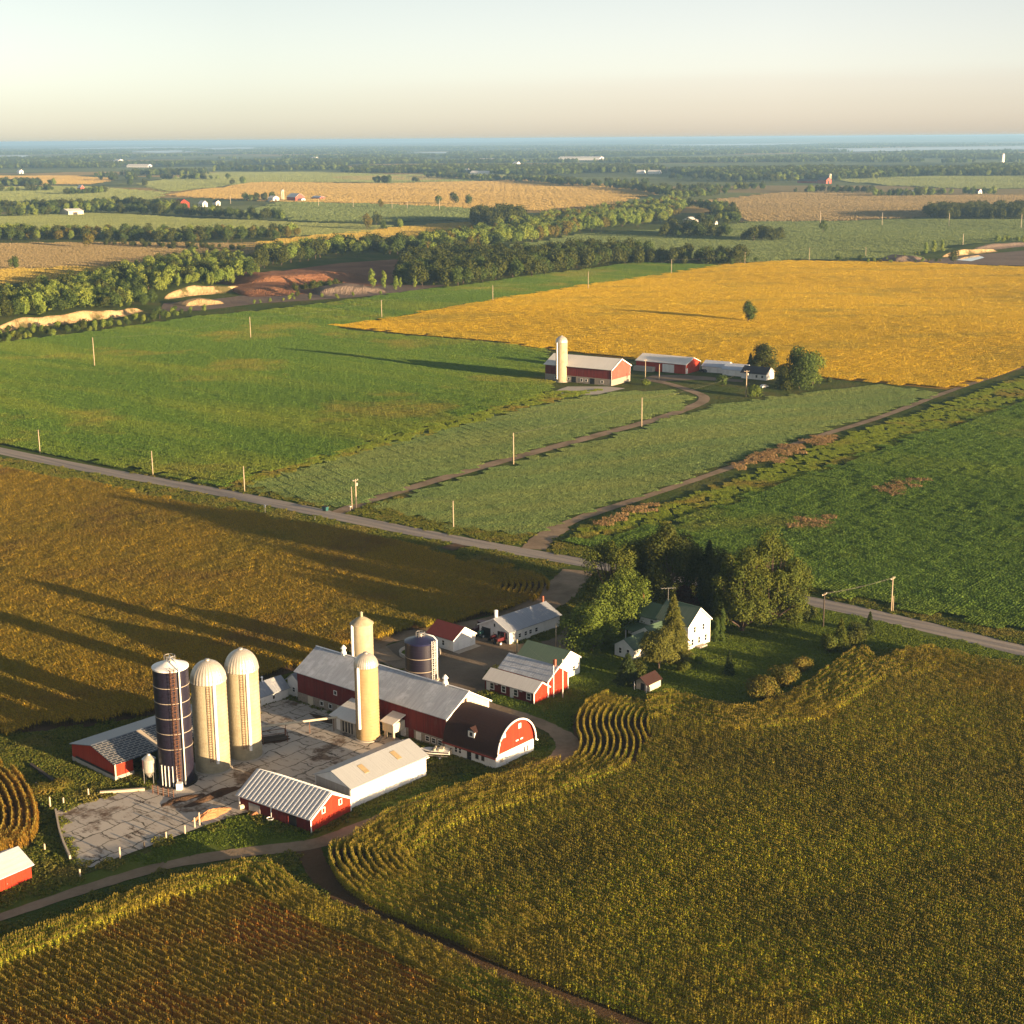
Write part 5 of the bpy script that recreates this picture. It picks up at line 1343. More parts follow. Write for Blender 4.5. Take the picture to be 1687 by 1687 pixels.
    def window(s, face, off, c, z, w, h, frame='white_trim', pane='glass', f=0.12, muntin=True, name='window'):
        b = MB(); a0, a1, z1 = c - w / 2, c + w / 2, z + h
        s.on(b, face, off, a0 - f, a0, z - f, z1 + f, .002, .07); s.on(b, face, off, a1, a1 + f, z - f, z1 + f, .002, .07)
        s.on(b, face, off, a0, a1, z - f, z, .002, .07); s.on(b, face, off, a0, a1, z1, z1 + f, .002, .07)
        if muntin:
            s.on(b, face, off, a0, a1, z + h * .5 - .03, z + h * .5 + .03, .002, .05)
        o = b.build(name, MAT[frame], s.root)
        p = MB(); s.on(p, face, off, a0 + .001, a1 - .001, z + .001, z1 - .001, .003, .025); p.build('pane', MAT[pane], o)
        return o
    def panel(s, name, mat, face, off, a0, a1, z0, z1, d=0.06, parent=None, d0=0.003):
        b = MB(); s.on(b, face, off, a0, a1, z0, z1, d0, d)
        return b.build(name, MAT[mat] if isinstance(mat, str) else mat, parent or s.root)
    def door(s, face, off, a0, a1, z1, mat, trim=None, handle=True):
        o = s.panel('door', mat, face, off, a0, a1, 0.08, z1, .06)
        if handle: s.panel('handle', 'steel', face, off, a0 + (a1 - a0) * .12, a0 + (a1 - a0) * .12 + .12, z1 * .45, z1 * .5, .11, o, .061)
        return o
    def loc(s, x, y, z=0):
        c, n = math.cos(s.rot), math.sin(s.rot)
        return Vector((s.x + c * x - n * y, s.y + n * x + c * y, z))

def cupola(root, x, y, z, mat='white_metal'):
    b = MB(); b.box(x - .4, y - .4, z - .5, x + .4, y + .4, z + .15)
    b.lathe([(.55, z + .15), (.5, z + .35), (.36, z + .6), (.36, z + 1.0), (.62, z + 1.05), (.30, z + 1.5), (.05, z + 1.75), (.0, z + 1.75)], 16, (x, y))
    return b.build('roof_ventilator', MAT[mat], root)

# --- main barn
B = Shed('red_barn', 'long weathered red barn with a grey metal roof beside the tan silo', 'barn', (-12.4, 262.4), 50)
WX, WY, EV, RG = 11.8, 40.5, 6.5, 9.9
fo = B.body('foundation', MAT['stone'], -.05, -.05, WX + .1, WY + .1, 0, 2.0, 2.001, 'y')
B.body('wall', MAT['red_wall'], 0, 0, WX, WY, 1.9, EV, RG, 'y')
MAT['cream_board'] = board_mat('cream_boards', (0.56, 0.51, 0.39), (0.48, 0.43, 0.33))
b = MB(); b.add([(0, -.06, 1.9), (WX, -.06, 1.9), (WX, -.06, EV), (WX / 2, -.06, RG), (0, -.06, EV), (0, -.004, 1.9), (WX, -.004, 1.9), (WX, -.004, EV), (WX / 2, -.004, RG), (0, -.004, EV)],
               [(0, 1, 2, 3, 4), (9, 8, 7, 6, 5)] + [((i + 1) % 5, i, i + 5, (i + 1) % 5 + 5) for i in range(5)])
g = b.build('gable_wall', MAT['cream_board'], B.root)
rf = B.roof(MAT['grey_roof_y'], 0, 0, WX, WY, EV, RG, 'y', .5, .5, cap=MAT['white_metal'])
B.rake(MAT['white_trim'], 0, -.06, WX, WY, EV, RG, 'y', .5, .45, corner=True)
cupola(B.root, WX / 2, 5.5, RG + .3); cupola(B.root, WX / 2, 33.0, RG + .3)
B.window('y', -.06, WX / 2 - .6, 8.0, .5, .6, 'dark_red_trim', 'dark', .06, False)
for c in (1.6, 3.2, 4.8): B.window('x', -.05, c, .7, .9, .9, 'white_trim', 'dark', .1)
for c in (6.4, 10.4): B.door('x', -.05, c, c + 1.3, 1.85, 'white_wall')
for c in (13.5, 14.6, 15.6, 17.0): B.window('x', -.05, c, .8, .6, .8, 'white_trim', 'dark', .08, False)
for c in (27.5, 36.0): B.door('x', -.05, c, c + 1.5, 1.9, 'cream_board')
for c in (25.0, 31.0, 33.5): B.window('x', -.05, c, .8, .8, .8, 'white_trim', 'dark', .1, False)
B.window('x', 0, 29.5, 4.0, .7, .7, 'white_trim', 'dark', .12, False)
B.panel('wall_patch', 'red_wall', 'x', -.05, 8.3, 9.6, .05, 2.0, .1)
# lean-tos on the barn's camera side
b = MB(); b.add([(-5.8, 18.0, 0), (-.06, 18.0, 0), (-.06, 18.0, 4.3), (-5.8, 18.0, 2.8), (-5.8, 24.4, 0), (-.06, 24.4, 0), (-.06, 24.4, 4.3), (-5.8, 24.4, 2.8)],
                [(0, 1, 2, 3), (7, 6, 5, 4), (0, 3, 7, 4), (0, 4, 5, 1)]); b.build('lean_to_wall', MAT['concrete'], B.root)
b = MB(); b.add([(-6.3, 17.6, 2.72), (-.04, 17.6, 4.36), (-.04, 24.8, 4.36), (-6.3, 24.8, 2.72), (-6.3, 17.6, 2.86), (-.04, 17.6, 4.50), (-.04, 24.8, 4.50), (-6.3, 24.8, 2.86)],
                [(0, 3, 2, 1), (4, 5, 6, 7), (0, 1, 5, 4), (1, 2, 6, 5), (2, 3, 7, 6), (3, 0, 4, 7)]); b.build('lean_to_roof', MAT['pale_roof_y'], B.root)
for c in (18.8, 19.6, 20.4, 21.2): B.panel('lean_to_door', 'dark', 'x', -5.8, c, c + .35, .2, 2.3, .05)
B.panel('lean_to_door', 'white_wall', 'x', -5.8, 22.2, 23.2, .2, 2.4, .06)
b = MB(); b.box(-3.2, 10.6, 1.6, -.06, 13.4, 3.4); b.build('lean_to_wall', MAT['cream_board'], B.root)
b = MB(); b.add([(-3.6, 10.3, 3.42), (-.05, 10.3, 4.4), (-.05, 13.7, 4.4), (-3.6, 13.7, 3.42), (-3.6, 10.3, 3.55), (-.05, 10.3, 4.55), (-.05, 13.7, 4.55), (-3.6, 13.7, 3.55)],
                [(0, 3, 2, 1), (4, 5, 6, 7), (0, 1, 5, 4), (1, 2, 6, 5), (2, 3, 7, 6), (3, 0, 4, 7)]); b.build('lean_to_roof', MAT['pale_roof_y'], B.root)
b = MB(); b.box(-3.0, 10.8, 0, -2.6, 11.2, 1.6); b.box(-3.0, 12.8, 0, -2.6, 13.2, 1.6); b.build('lean_to_post', MAT['post'], B.root)

S = Shed('white_annex', 'small white annex at the far left end of the main red barn', 'annex', B.loc(1.0, 41.0), 50)
S.body('wall', MAT['white_wall'], 0, 0, 8.0, 3.6, 0, 3.6, 5.0, 'x'); S.roof(MAT['grey_roof_x'], 0, 0, 8.0, 3.6, 3.6, 5.0, 'x'); S.window('x', 0, 1.8, 1.2, .7, .9)

S = Shed('white_outbuilding', 'low white outbuilding with a grey roof behind the cream silo pair', 'shed', at(398, 1176), 48)
S.body('wall', MAT['white_wall'], 0, 0, 12.0, 5.2, 0, 2.2, 4.0, 'x'); S.roof(MAT['grey_roof_x'], 0, 0, 12.0, 5.2, 2.2, 4.0, 'x', .35, .35)
for c in (4.6, 8.2): S.window('y', 0, c, .8, .5, .7, 'white_trim', 'dark', .06, False)
b = MB(); b.lathe([(.16, 4.0), (.16, 4.9), (.28, 4.95), (.1, 5.15), (0, 5.15)], 10, (7.5, 2.6)); b.build('vent_pipe', MAT['white_metal'], S.root)
b = MB(); b.box(3.2, 2.3, 3.8, 3.8, 2.9, 5.0); b.build('chimney', MAT['white_wall'], S.root)

# --- round roofed barn
S = Shed('round_roof_barn', 'barn with a dark brown round roof and bright red arched gable', 'barn', (-3.2, 253.4), 50)
wx, wy, ev = 10.7, 12.4, 2.6
S.body('wall', MAT['white_wall'], 0, 0, wx, wy, 0, ev, ev + .001, 'y')
rr = wx / 2
def arch(r, n=28, sq=1.0): return [(rr - math.cos(math.pi * k / n) * r, ev + math.sin(math.pi * k / n) * r * sq) for k in range(n + 1)]
b = MB(); A_ = arch(rr - .02); n = len(A_)
b.add([(p[0], .02, p[1]) for p in A_] + [(p[0], .2, p[1]) for p in A_], [tuple(range(n)), tuple(range(2 * n - 1, n - 1, -1))] + [(i + 1, i, i + n, i + n + 1) for i in range(n - 1)] + [(0, n - 1, 2 * n - 1, n)])
gw = b.build('gable_wall', MAT['bright_red'], S.root)
b = MB(); O_ = [(-.55, ev - .28)] + arch(rr + .16) + [(wx + .55, ev - .28)]; I_ = [(-.5, ev - .42)] + arch(rr) + [(wx + .5, ev - .42)]; n = len(O_)
vs = [(p[0], -.45, p[1]) for p in O_] + [(p[0], wy + .2, p[1]) for p in O_] + [(p[0], -.45, p[1]) for p in I_] + [(p[0], wy + .2, p[1]) for p in I_]
fs = []
for i in range(n - 1):
    fs += [(i, i + 1, n + i + 1, n + i), (2 * n + i, 3 * n + i, 3 * n + i + 1, 2 * n + i + 1), (i, 2 * n + i, 2 * n + i + 1, i + 1), (n + i, n + i + 1, 3 * n + i + 1, 3 * n + i)]
b.add(vs, fs); rf = b.build('roof', MAT['brown_shingle'], S.root)
bm = bmesh.new(); bm.from_mesh(rf.data); bmesh.ops.recalc_face_normals(bm, faces=bm.faces[:]); bm.to_mesh(rf.data); bm.free()
b = MB(); b.tube([(p[0], -.52, p[1]) for p in [(-.55, ev - .3)] + arch(rr + .05) + [(wx + .55, ev - .3)]], .17, 6); b.build('trim', MAT['white_trim'], S.root)
b = MB(); b.bar((-.58, -.4, ev - .36), (-.58, wy + .2, ev - .36), .1, .28); b.build('eave_board', MAT['dark_red_trim'], S.root)
# dormer on the left slope
b = MB(); b.box(.2, 5.3, 4.6, 3.0, 6.8, 5.75); dm = b.build('dormer', MAT['white_wall'], S.root)
b = MB(); b.add([(-.1, 5.0, 5.7), (-.1, 6.05, 6.4), (-.1, 7.1, 5.7), (3.4, 5.0, 5.7), (3.4, 6.05, 6.4), (3.4, 7.1, 5.7), (-.1, 5.0, 5.85), (-.1, 6.05, 6.55), (-.1, 7.1, 5.85), (3.4, 5.0, 5.85), (3.4, 6.05, 6.55), (3.4, 7.1, 5.85)],
                [(6, 9, 10, 7), (7, 10, 11, 8), (0, 1, 4, 3), (1, 2, 5, 4), (0, 6, 7, 1), (1, 7, 8, 2), (3, 4, 10, 9), (4, 5, 11, 10), (0, 3, 9, 6), (2, 8, 11, 5)]); b.build('dormer_roof', MAT['brown_shingle'], dm)
b = MB(); b.box(.15, 5.7, 4.85, .197, 6.4, 5.55); b.build('dormer_window', MAT['glass'], dm)
for c in (1.9, 3.3): S.window('x', 0, c + 1.2, .9, .7, 1.0, 'concrete', 'dark', .06, False)
S.door('x', 0, 5.9, 6.9, 1.9, 'dark')
for c in (8.6, 9.6): S.window('x', 0, c, .9, .6, 1.0, 'white_trim', 'dark', .08)
S.window('y', 0, 1.6, .9, .9, .8, 'white_trim', 'cream_board', .06, False)
for c in (8.0, 8.8): S.window('y', 0, c, .9, .35, 1.0, 'white_trim', 'dark', .06, False)
S.window('y', .02, 6.7, 6.0, .5, .7, 'white_trim', 'white_wall', .12, False)
for c in (5.6, 6.9): S.panel('vent', 'white_trim', 'y', .02, c, c + .7, 3.6, 3.85, .05)
S.panel('vent', 'white_trim', 'y', .02, 2.0, 2.7, 5.4, 6.1, .09)

# --- white machine shed
S = Shed('machine_shed', 'bright white shed with a beige roof and two brown skylights', 'shed', (-27.5, 237.0), 49)
S.body('wall', MAT['white_wall'], 0, 0, 18.2, 8.9, 0, 4.0, 5.8, 'x')
rf = S.roof(MAT['beige_roof_x'], 0, 0, 18.2, 8.9, 4.0, 5.8, 'x', .45, .35)
MAT['grey_board'] = board_mat('gate_and_shade_boards', (0.40, 0.37, 0.33), (0.32, 0.29, 0.26))  # grey of the gate, and of the shade painted on this gable
S.panel('gable_shade', 'grey_board', 'x', 0, .25, 8.65, .1, 3.9, .04)  # grey skin puts the shade of this white gable into its colour
sl = 1.8 / 4.45
for xc in (5.2, 13.0):
    b = MB(); z = lambda y: 4.0 + sl * y + .17
    b.add([(xc - .55, 1.3, z(1.3)), (xc + .55, 1.3, z(1.3)), (xc + .55, 3.3, z(3.3)), (xc - .55, 3.3, z(3.3)), (xc - .55, 1.3, z(1.3) + .06), (xc + .55, 1.3, z(1.3) + .06), (xc + .55, 3.3, z(3.3) + .06), (xc - .55, 3.3, z(3.3) + .06)],
          [(0, 3, 2, 1), (4, 5, 6, 7), (0, 1, 5, 4), (1, 2, 6, 5), (2, 3, 7, 6), (3, 0, 4, 7)]); b.build('skylight', MAT['skylight'], rf)
S.panel('door', 'white_metal', 'y', 0, 14.6, 18.0, .1, 3.6, .07)
S.panel('gutter', 'white_trim', 'y', -.47, -.3, 18.5, 3.62, 3.74, .12)
S.panel('footing', 'concrete', 'y', 0, -.1, 18.3, 0, .3, .08)

# --- red cattle shed with ribbed roof
S = Shed('cattle_shed', 'red shed with a striped ribbed white roof at the front of the yard', 'shed', (-33.2, 228.3), 54)
S.body('wall', MAT['red_wall'], 0, 0, 9.7, 16.6, 0, 2.6, 5.3, 'y')
b = MB(); P_ = [(0, .05), (9.7, .05), (9.7, 2.6), (4.85, 5.3), (0, 2.6)]
b.add([(p[0], -.05, p[1]) for p in P_] + [(p[0], -.003, p[1]) for p in P_], [(0, 1, 2, 3, 4), (9, 8, 7, 6, 5)] + [((i + 1) % 5, i, i + 5, (i + 1) % 5 + 5) for i in range(5)]); b.build('gable_wall', MAT['bright_red'], S.root)  # brighter red skin paints the sunlight onto this gable
S.roof(MAT['rib_roof_y'], 0, 0, 9.7, 16.6, 2.6, 5.3, 'y', .45, .35, seam=.9)
S.rake(MAT['white_trim'], 0, -.05, 9.7, 16.6, 2.6, 5.3, 'y', .45, .32)
for c in (3.0, 7.1): S.window('y', -.05, c, 2.5, .55, .8, 'white_trim', 'bright_red', .14, False)
S.panel('doorway', 'dark', 'x', 0, 3.2, 4.9, .15, 2.15, .03); S.panel('sliding_door', 'red_wall', 'x', 0, 5.0, 6.9, .12, 2.3, .12)
S.panel('gate', 'grey_board', 'x', 0, 11.6, 14.2, .3, 1.7, .08)
S.panel('downpipe', 'white_trim', 'x', 0, 16.3, 16.5, .1, 2.4, .12); S.panel('downpipe', 'white_trim', 'x', 0, 8.9, 9.05, .1, 2.4, .1)

# --- low red shed behind the silos
S = Shed('loafing_shed', 'low red shed with a patchy dark and pale roof behind the navy silo', 'shed', (-70.5, 249.4), 47)
def worn_roof():
    m, nt = newmat('patchy_worn_roof'); v = obj_vec(nt)
    br = nd(nt, 'ShaderNodeTexBrick'); br.inputs['Scale'].default_value = 1.0; br.inputs['Brick Width'].default_value = 1.3; br.inputs['Row Height'].default_value = .62
    br.inputs['Mortar Size'].default_value = .07; br.inputs['Color1'].default_value = (.016, .022, .034, 1); br.inputs['Color2'].default_value = (.05, .065, .085, 1); br.inputs['Mortar'].default_value = (.30, .29, .27, 1)
    nt.links.new(v, br.inputs[0])
    sp = nd(nt, 'ShaderNodeSeparateXYZ'); nt.links.new(v, sp.inputs[0])
    dark = ramp(nt, noise(nt, v, .5, 5, .7), [(.30, (0, 0, 0)), (.38, (1, 1, 1))])
    near = mathn(nt, 'LESS_THAN', sp.outputs[1], 6.7)
    f = mathn(nt, 'MULTIPLY', dark, near)
    streak = mathn(nt, 'MULTIPLY', mathn(nt, 'LESS_THAN', mathn(nt, 'ABSOLUTE', mathn(nt, 'SUBTRACT', sp.outputs[0], 9.6)), .5), near)
    col = mixc(nt, f, mixc(nt, near, (.17, .19, .22), (.30, .28, .25)), br.outputs[0])
    col = mixc(nt, streak, col, (.42, .36, .28))
    finish(nt, col, .45, noise(nt, v, 2, 3), .02, 1, .4)
    return m
MAT['worn_roof'] = worn_roof()
S.body('wall', MAT['bright_red'], 0, 0, .2, 13.9, .9, 3.3, 4.88, 'x'); S.body('wall', MAT['bright_red'], 25.8, 0, .2, 13.9, 0, 3.3, 4.88, 'x'); b = MB(); b.box(.2, 13.7, 0, 25.8, 13.9, 3.3); b.build('wall', MAT['bright_red'], S.root)
b = MB(); b.box(-.06, -.06, 0, 3.9, .26, .9); b.box(-.06, .26, 0, .26, 13.96, .9); b.build('foundation', MAT['concrete'], S.root)
b = MB(); b.box(.2, 0, .9, 3.8, .2, 3.3); b.build('wall', MAT['bright_red'], S.root)
b = MB()
for xx in (6.5, 10.5, 15.0, 19.5, 24.0, 25.8): b.box(xx - .12, .1, 0, xx + .12, .34, 3.2)
b.build('post', MAT['post'], S.root)
S.roof(MAT['worn_roof'], 0, 0, 26, 13.9, 3.3, 4.9, 'x', .4, .3)
S.panel('doorway', 'dark', 'x', 0, .6, 12.8, .92, 1.35, .03)
S.panel('corner_board', 'cream_board', 'y', -.06, -.02, .25, .02, 3.2, .05)

# --- silos
def ladder(parent, c, r, ang, z0, z1, mat='steel', cage=False, w=.5):
    b = MB(); d = Vector((math.cos(ang), math.sin(ang), 0)); t = Vector((-d.y, d.x, 0)); p = Vector((c[0], c[1], 0)) + d * (r + .18)
    for s in (-1, 1): b.bar(p + t * s * w / 2 + Vector((0, 0, z0)), p + t * s * w / 2 + Vector((0, 0, z1)), .07)
    z = z0 + .3
    while z < z1: b.bar(p - t * w / 2 + Vector((0, 0, z)), p + t * w / 2 + Vector((0, 0, z)), .05); z += .45
    if cage:
        z = z0 + 1.6
        while z < z1:
            pts = [p + t * math.cos(a) * w * .8 + d * math.sin(a) * .75 + Vector((0, 0, z)) for a in np.linspace(0, math.pi, 7)]
            for a, e in zip(pts[:-1], pts[1:]): b.bar(a, e, .05)
            z += .7
        for a in np.linspace(.3, math.pi - .3, 4):
            q = p + t * math.cos(a) * w * .8 + d * math.sin(a) * .75
            b.bar(q + Vector((0, 0, z0 + 1.6)), q + Vector((0, 0, z1)), .05)
    return b.build('ladder', MAT[mat], parent)

def concrete_silo(label, c, r, h, hd, chute_ang, mat='cream_concrete', ladder_ang=None, name='concrete_silo', cone=False, chute_bottom=2.2, hoop=.75):
    root = empty(name, (c[0], c[1], tz(*c[:2]))); tag(root, label, 'silo')
    prof = [(r, -.1)]; z = hoop
    while z < h - .1:
        prof += [(r, z - .05), (r + .05, z - .04), (r + .05, z + .04), (r, z + .05)]; z += hoop
    prof += [(r, h)]
    MB().lathe(prof, 56).build('wall', MAT[mat], root)
    MB().lathe([(r + .35, -.1), (r + .35, .3), (r + .04, .34)], 48).build('footing', MAT['concrete'], root)
    if cone:
        pr = [(r + .02, h), (r + .22, h + .02), (r + .2, h + .12), (r * .55, h + hd * .72), (.35, h + hd), (.3, h + hd + .02), (.3, h + hd + .75), (.42, h + hd + .8), (.1, h + hd + 1.1), (0, h + hd + 1.1)]
        MB().lathe(pr, 48).build('roof', MAT[mat], root)
    else:
        pr = [(r + .05, h - .12), (r + .12, h)] + [((r + .06) * math.cos(a), h + hd * math.sin(a)) for a in np.linspace(.06, 1.49, 11)]
        MB().lathe(pr, 64, wob=.022).build('roof', MAT['dome'], root)
        b = MB(); b.lathe([(.45, h + hd * .985), (.45, h + hd + .16), (.2, h + hd + .26), (0, h + hd + .26)], 16); b.build('roof_cap', MAT['steel'], root)
    # filling chute: a half pipe down the wall
    d = Vector((math.cos(chute_ang), math.sin(chute_ang), 0)); cr = .3
    MB().lathe([(cr, chute_bottom), (cr, h - .2), (cr * .8, h + .1), (0, h + .2)], 16, (d.x * (r + .12), d.y * (r + .12))).build('chute', MAT['white_metal'], root, smooth=True)
    if ladder_ang is not None: ladder(root, (0, 0), r, ladder_ang, 2.5, h - .2, 'rust', w=.55)
    return root
# silo pair beside the yard
AV = R(-100)
concrete_silo('cream concrete silo in the middle of three, nearer one of the domed pair', (-54.2, 254.8), 3.1, 17.0, 3.7, R(-62), ladder_ang=R(-80))
concrete_silo('cream concrete silo at the right of three, farther one of the domed pair', (-49.3, 260.6), 3.0, 17.0, 3.7, R(-62), ladder_ang=R(-80))
concrete_silo('tan concrete silo standing against the side of the main red barn', (-27.5, 268.6), 2.2, 14.6, 2.4, R(-126), mat='tan_concrete', chute_bottom=2.6, hoop=.62)
q = at(597, 1128); concrete_silo('cream silo with a cone roof rising behind the main red barn', (q.x, q.y + 2.3), 2.3, 12.6, 1.5, R(-140), mat='cream_concrete', cone=True, chute_bottom=.4, hoop=1.5)

def steel_silo(label, c, r, h, mat, cap, hoops, lad, name='steel_silo', legs=False, cap_h=1.1, platform=True):
    root = empty(name, (c[0], c[1], tz(*c[:2]))); tag(root, label, 'silo')
    prof = [(r, .4)]; z = 1.4
    while z < h: prof += [(r, z - .03), (r + .025, z - .02), (r + .025, z + .02), (r, z + .03)]; z += 1.42
    prof += [(r, h)]
    MB().lathe(prof, 56).build('wall', MAT[mat], root)
    MB().lathe([(r + .5, -.1), (r + .5, .35), (r, .42)], 48).build('footing', MAT['dark'] if legs else MAT['concrete'], root)
    MB().lathe([(r + .1, h - .25), (r + .14, h - .02), (r + .1, h + .05), (r * .5, h + cap_h * .62), (.7, h + cap_h), (0, h + cap_h)], 48).build('roof', MAT[cap], root)
    for z in hoops:
        b = MB(); b.lathe([(r + .028, z - .07), (r + .07, z - .05), (r + .07, z + .05), (r + .028, z + .07)], 56); b.build('hoop', MAT['hoop'], root)
    ladder(root, (0, 0), r, lad, .6, h + .6, 'rust' if legs else 'white_metal', cage=True, w=.7)
    d = Vector((math.cos(lad + .34), math.sin(lad + .34), 0)) * (r + .35)
    MB().tube([(d.x, d.y, .6), (d.x, d.y, h + .4), (d.x * .8, d.y * .8, h + 1.2), (0, 0, h + cap_h + .7)], .14, 10).build('fill_pipe', MAT['white_metal'], root, smooth=True)
    b = MB(); pl = .95 if platform else .6
    for k in range(10):
        a = 2 * math.pi * k / 10; a2 = 2 * math.pi * (k + 1) / 10; zz = h + cap_h * .8
        p = (math.cos(a) * pl, math.sin(a) * pl); q_ = (math.cos(a2) * pl, math.sin(a2) * pl)
        b.bar((*p, zz), (*p, zz + 1.0), .06); b.bar((*p, zz + 1.0), (*q_, zz + 1.0), .06); b.bar((*p, zz + .5), (*q_, zz + .5), .05)
    b.lathe([(.45, h + cap_h - .05), (.45, h + cap_h + .5), (.0, h + cap_h + .6)], 14)
    b.build('railing', MAT['steel'], root)
    if legs:
        for k in range(5):
            a = R(-128 + k * 13); b = MB(); b.bar((math.cos(a) * (r + .14), math.sin(a) * (r + .14), .2), (math.cos(a) * (r + .14), math.sin(a) * (r + .14), 4.2), .13)
            b.build('support_post', MAT['white_metal'], root)
        b = MB(); a = R(-72); b.box(math.cos(a) * (r + .7) - .5, math.sin(a) * (r + .7) - .5, 0, math.cos(a) * (r + .7) + .5, math.sin(a) * (r + .7) + .5, 1.3); b.build('unloader', MAT['white_metal'], root)
    return root
steel_silo('tall navy steel silo with a white cap, left of three', (-59.5, 249.3), 3.05, 21.6, 'navy', 'white_metal', [7.2 + 2.8 * k for k in range(5)], R(-72), legs=True)
q = at(693, 1128); steel_silo('squat navy steel silo with a blue cap behind the main red barn', (q.x, q.y + 3.2), 3.3, 8.6, 'navy', 'navy_top', [2.6, 5.4], R(-40), name='squat_silo', cap_h=1.0)
q = at(692, 1077); root = empty('round_foundation', (q.x, q.y, 0)); tag(root, 'low round pale concrete ring of an old silo behind the squat navy silo', 'foundation')
MB().lathe([(4.6, -.1), (4.6, .8), (4.25, .82), (4.25, .12)], 48).build('ring_wall', MAT['concrete'], root); MB().lathe([(4.2, .15), (0, .15)], 32).build('floor', MAT['lawn'], root)

# small hopper bin on legs
q = at(246, 1293); root = empty('feed_bin', (q.x, q.y + .8, 0)); tag(root, 'small galvanised feed bin on legs beside the navy silo', 'bin')
MB().lathe([(.25, 1.1), (1.15, 2.4), (1.15, 4.6), (1.2, 4.62), (.35, 5.3), (.3, 5.5), (0, 5.5)], 24).build('hopper', MAT['dome'], root)
for k in range(4):
    a = R(45 + 90 * k); b = MB(); b.bar((math.cos(a) * 1.15, math.sin(a) * 1.15, 0), (math.cos(a) * 1.15, math.sin(a) * 1.15, 3.0), .1); b.build('leg', MAT['steel'], root)

# --- outbuildings behind the barn
S = Shed('white_garage', 'small white shed with a maroon roof beside the squat navy silo', 'shed', (-13.1, 317.9), 47)
S.body('wall', MAT['white_wall'], 0, 0, 6.7, 8.2, 0, 2.8, 4.9, 'y'); S.roof(MAT['maroon_shingle'], 0, 0, 6.7, 8.2, 2.8, 4.9, 'y', .35, .25); S.window('x', 0, 3.2, .9, .7, 1.1, 'white_trim', 'dark', .08)
S.rake(MAT['white_trim'], 0, 0, 6.7, 8.2, 2.8, 4.9, 'y', .35, .25); b = MB(); b.box(-.2, -1.8, 0, 6.9, -.05, .12); b.build('apron', MAT['concrete'], S.root)
S.panel('garage_door', 'white_metal', 'y', 0, 1.6, 5.1, .12, 2.3, .05)

S = Shed('long_outbuilding', 'long white outbuilding with a grey roof and open bays at its left end', 'shed', (-0.8, 322.6), 47)
S.body('wall', MAT['white_wall'], 0, 0, 17.1, 9.1, 0, 3.0, 5.1, 'x'); rf = S.roof(MAT['grey_roof_x'], 0, 0, 17.1, 9.1, 3.0, 5.1, 'x', .45, .35)
S.rake(MAT['white_trim'], 0, 0, 17.1, 9.1, 3.0, 5.1, 'x', .45, .35)
S.panel('bay_opening', 'dark', 'x', 0, .7, 3.6, .1, 2.5, .03); S.panel('bay_opening', 'dark', 'x', 0, 5.8, 8.5, .1, 2.5, .03)
S.window('x', 0, 4.5, 3.2, .5, .8, 'white_trim', 'dark', .08, False)
for c in (3.4, 5.4, 7.0, 9.0): S.window('y', 0, c, .9, .8, .9, 'white_trim', 'glass', .08)
b = MB(); b.lathe([(.42, 4.6), (.42, 6.6), (.5, 6.65), (.3, 6.85), (0, 6.85)], 14, (1.0, 5.0)); b.build('vent_stack', MAT['white_metal'], S.root)
b = MB(); b.box(16.4, 4.6, 4.8, 16.8, 5.0, 6.6); b.build('chimney', MAT['brick'], S.root)

S = Shed('low_red_cottage', 'low red shed with a pale roof and a row of white framed windows', 'shed', (4.1, 285.6), 50)
S.body('wall', MAT['red_wall'], 0, 0, 4.6, 13.0, 0, 2.6, 4.1, 'y'); S.roof(MAT['pale_roof_y'], 0, 0, 4.6, 13.0, 2.6, 4.1, 'y', .4, .3); S.rake(MAT['white_trim'], 0, -.04, 4.6, 13, 2.6, 4.1, 'y', .4, .28)
b = MB(); P_ = [(0, .05), (4.6, .05), (4.6, 2.6), (2.3, 4.1), (0, 2.6)]
b.add([(p[0], -.04, p[1]) for p in P_] + [(p[0], -.003, p[1]) for p in P_], [(0, 1, 2, 3, 4), (9, 8, 7, 6, 5)] + [((i + 1) % 5, i, i + 5, (i + 1) % 5 + 5) for i in range(5)]); b.build('gable_wall', MAT['bright_red'], S.root)  # sunlit gable coloured a brighter red than the shaded sides
for c in (1.3, 4.7, 7.9, 11.0): S.window('x', 0, c, .8, .9, 1.2, 'white_trim', 'glass', .16)
S.door('x', 0, 5.3, 6.2, 2.1, 'white_wall'); S.door('x', 0, 11.6, 12.5, 2.1, 'white_wall')
for c in (3.0, 9.4): S.panel('vent', 'white_trim', 'x', 0, c, c + .7, 1.9, 2.1, .05)
S.door('y', -.04, 1.5, 3.1, 2.1, 'bright_red')

S = Shed('red_workshop', 'red gabled shed with a weathered grey roof, between the low red and green roofed sheds', 'shed', (7.0, 289.0), 50)
S.body('wall', MAT['bright_red'], 0, 0, 6.6, 12.7, 0, 3.8, 5.9, 'y'); S.roof(MAT['grey_roof_y'], 0, 0, 6.6, 12.7, 3.8, 5.9, 'y', .4, .3); S.rake(MAT['white_trim'], 0, 0, 6.6, 12.7, 3.8, 5.9, 'y', .4, .3)
S.door('y', 0, 2.2, 4.4, 2.4, 'bright_red')
b = MB(); b.box(2.9, .5, 5.4, 3.4, 1.0, 7.3); b.build('chimney', MAT['brick'], S.root)

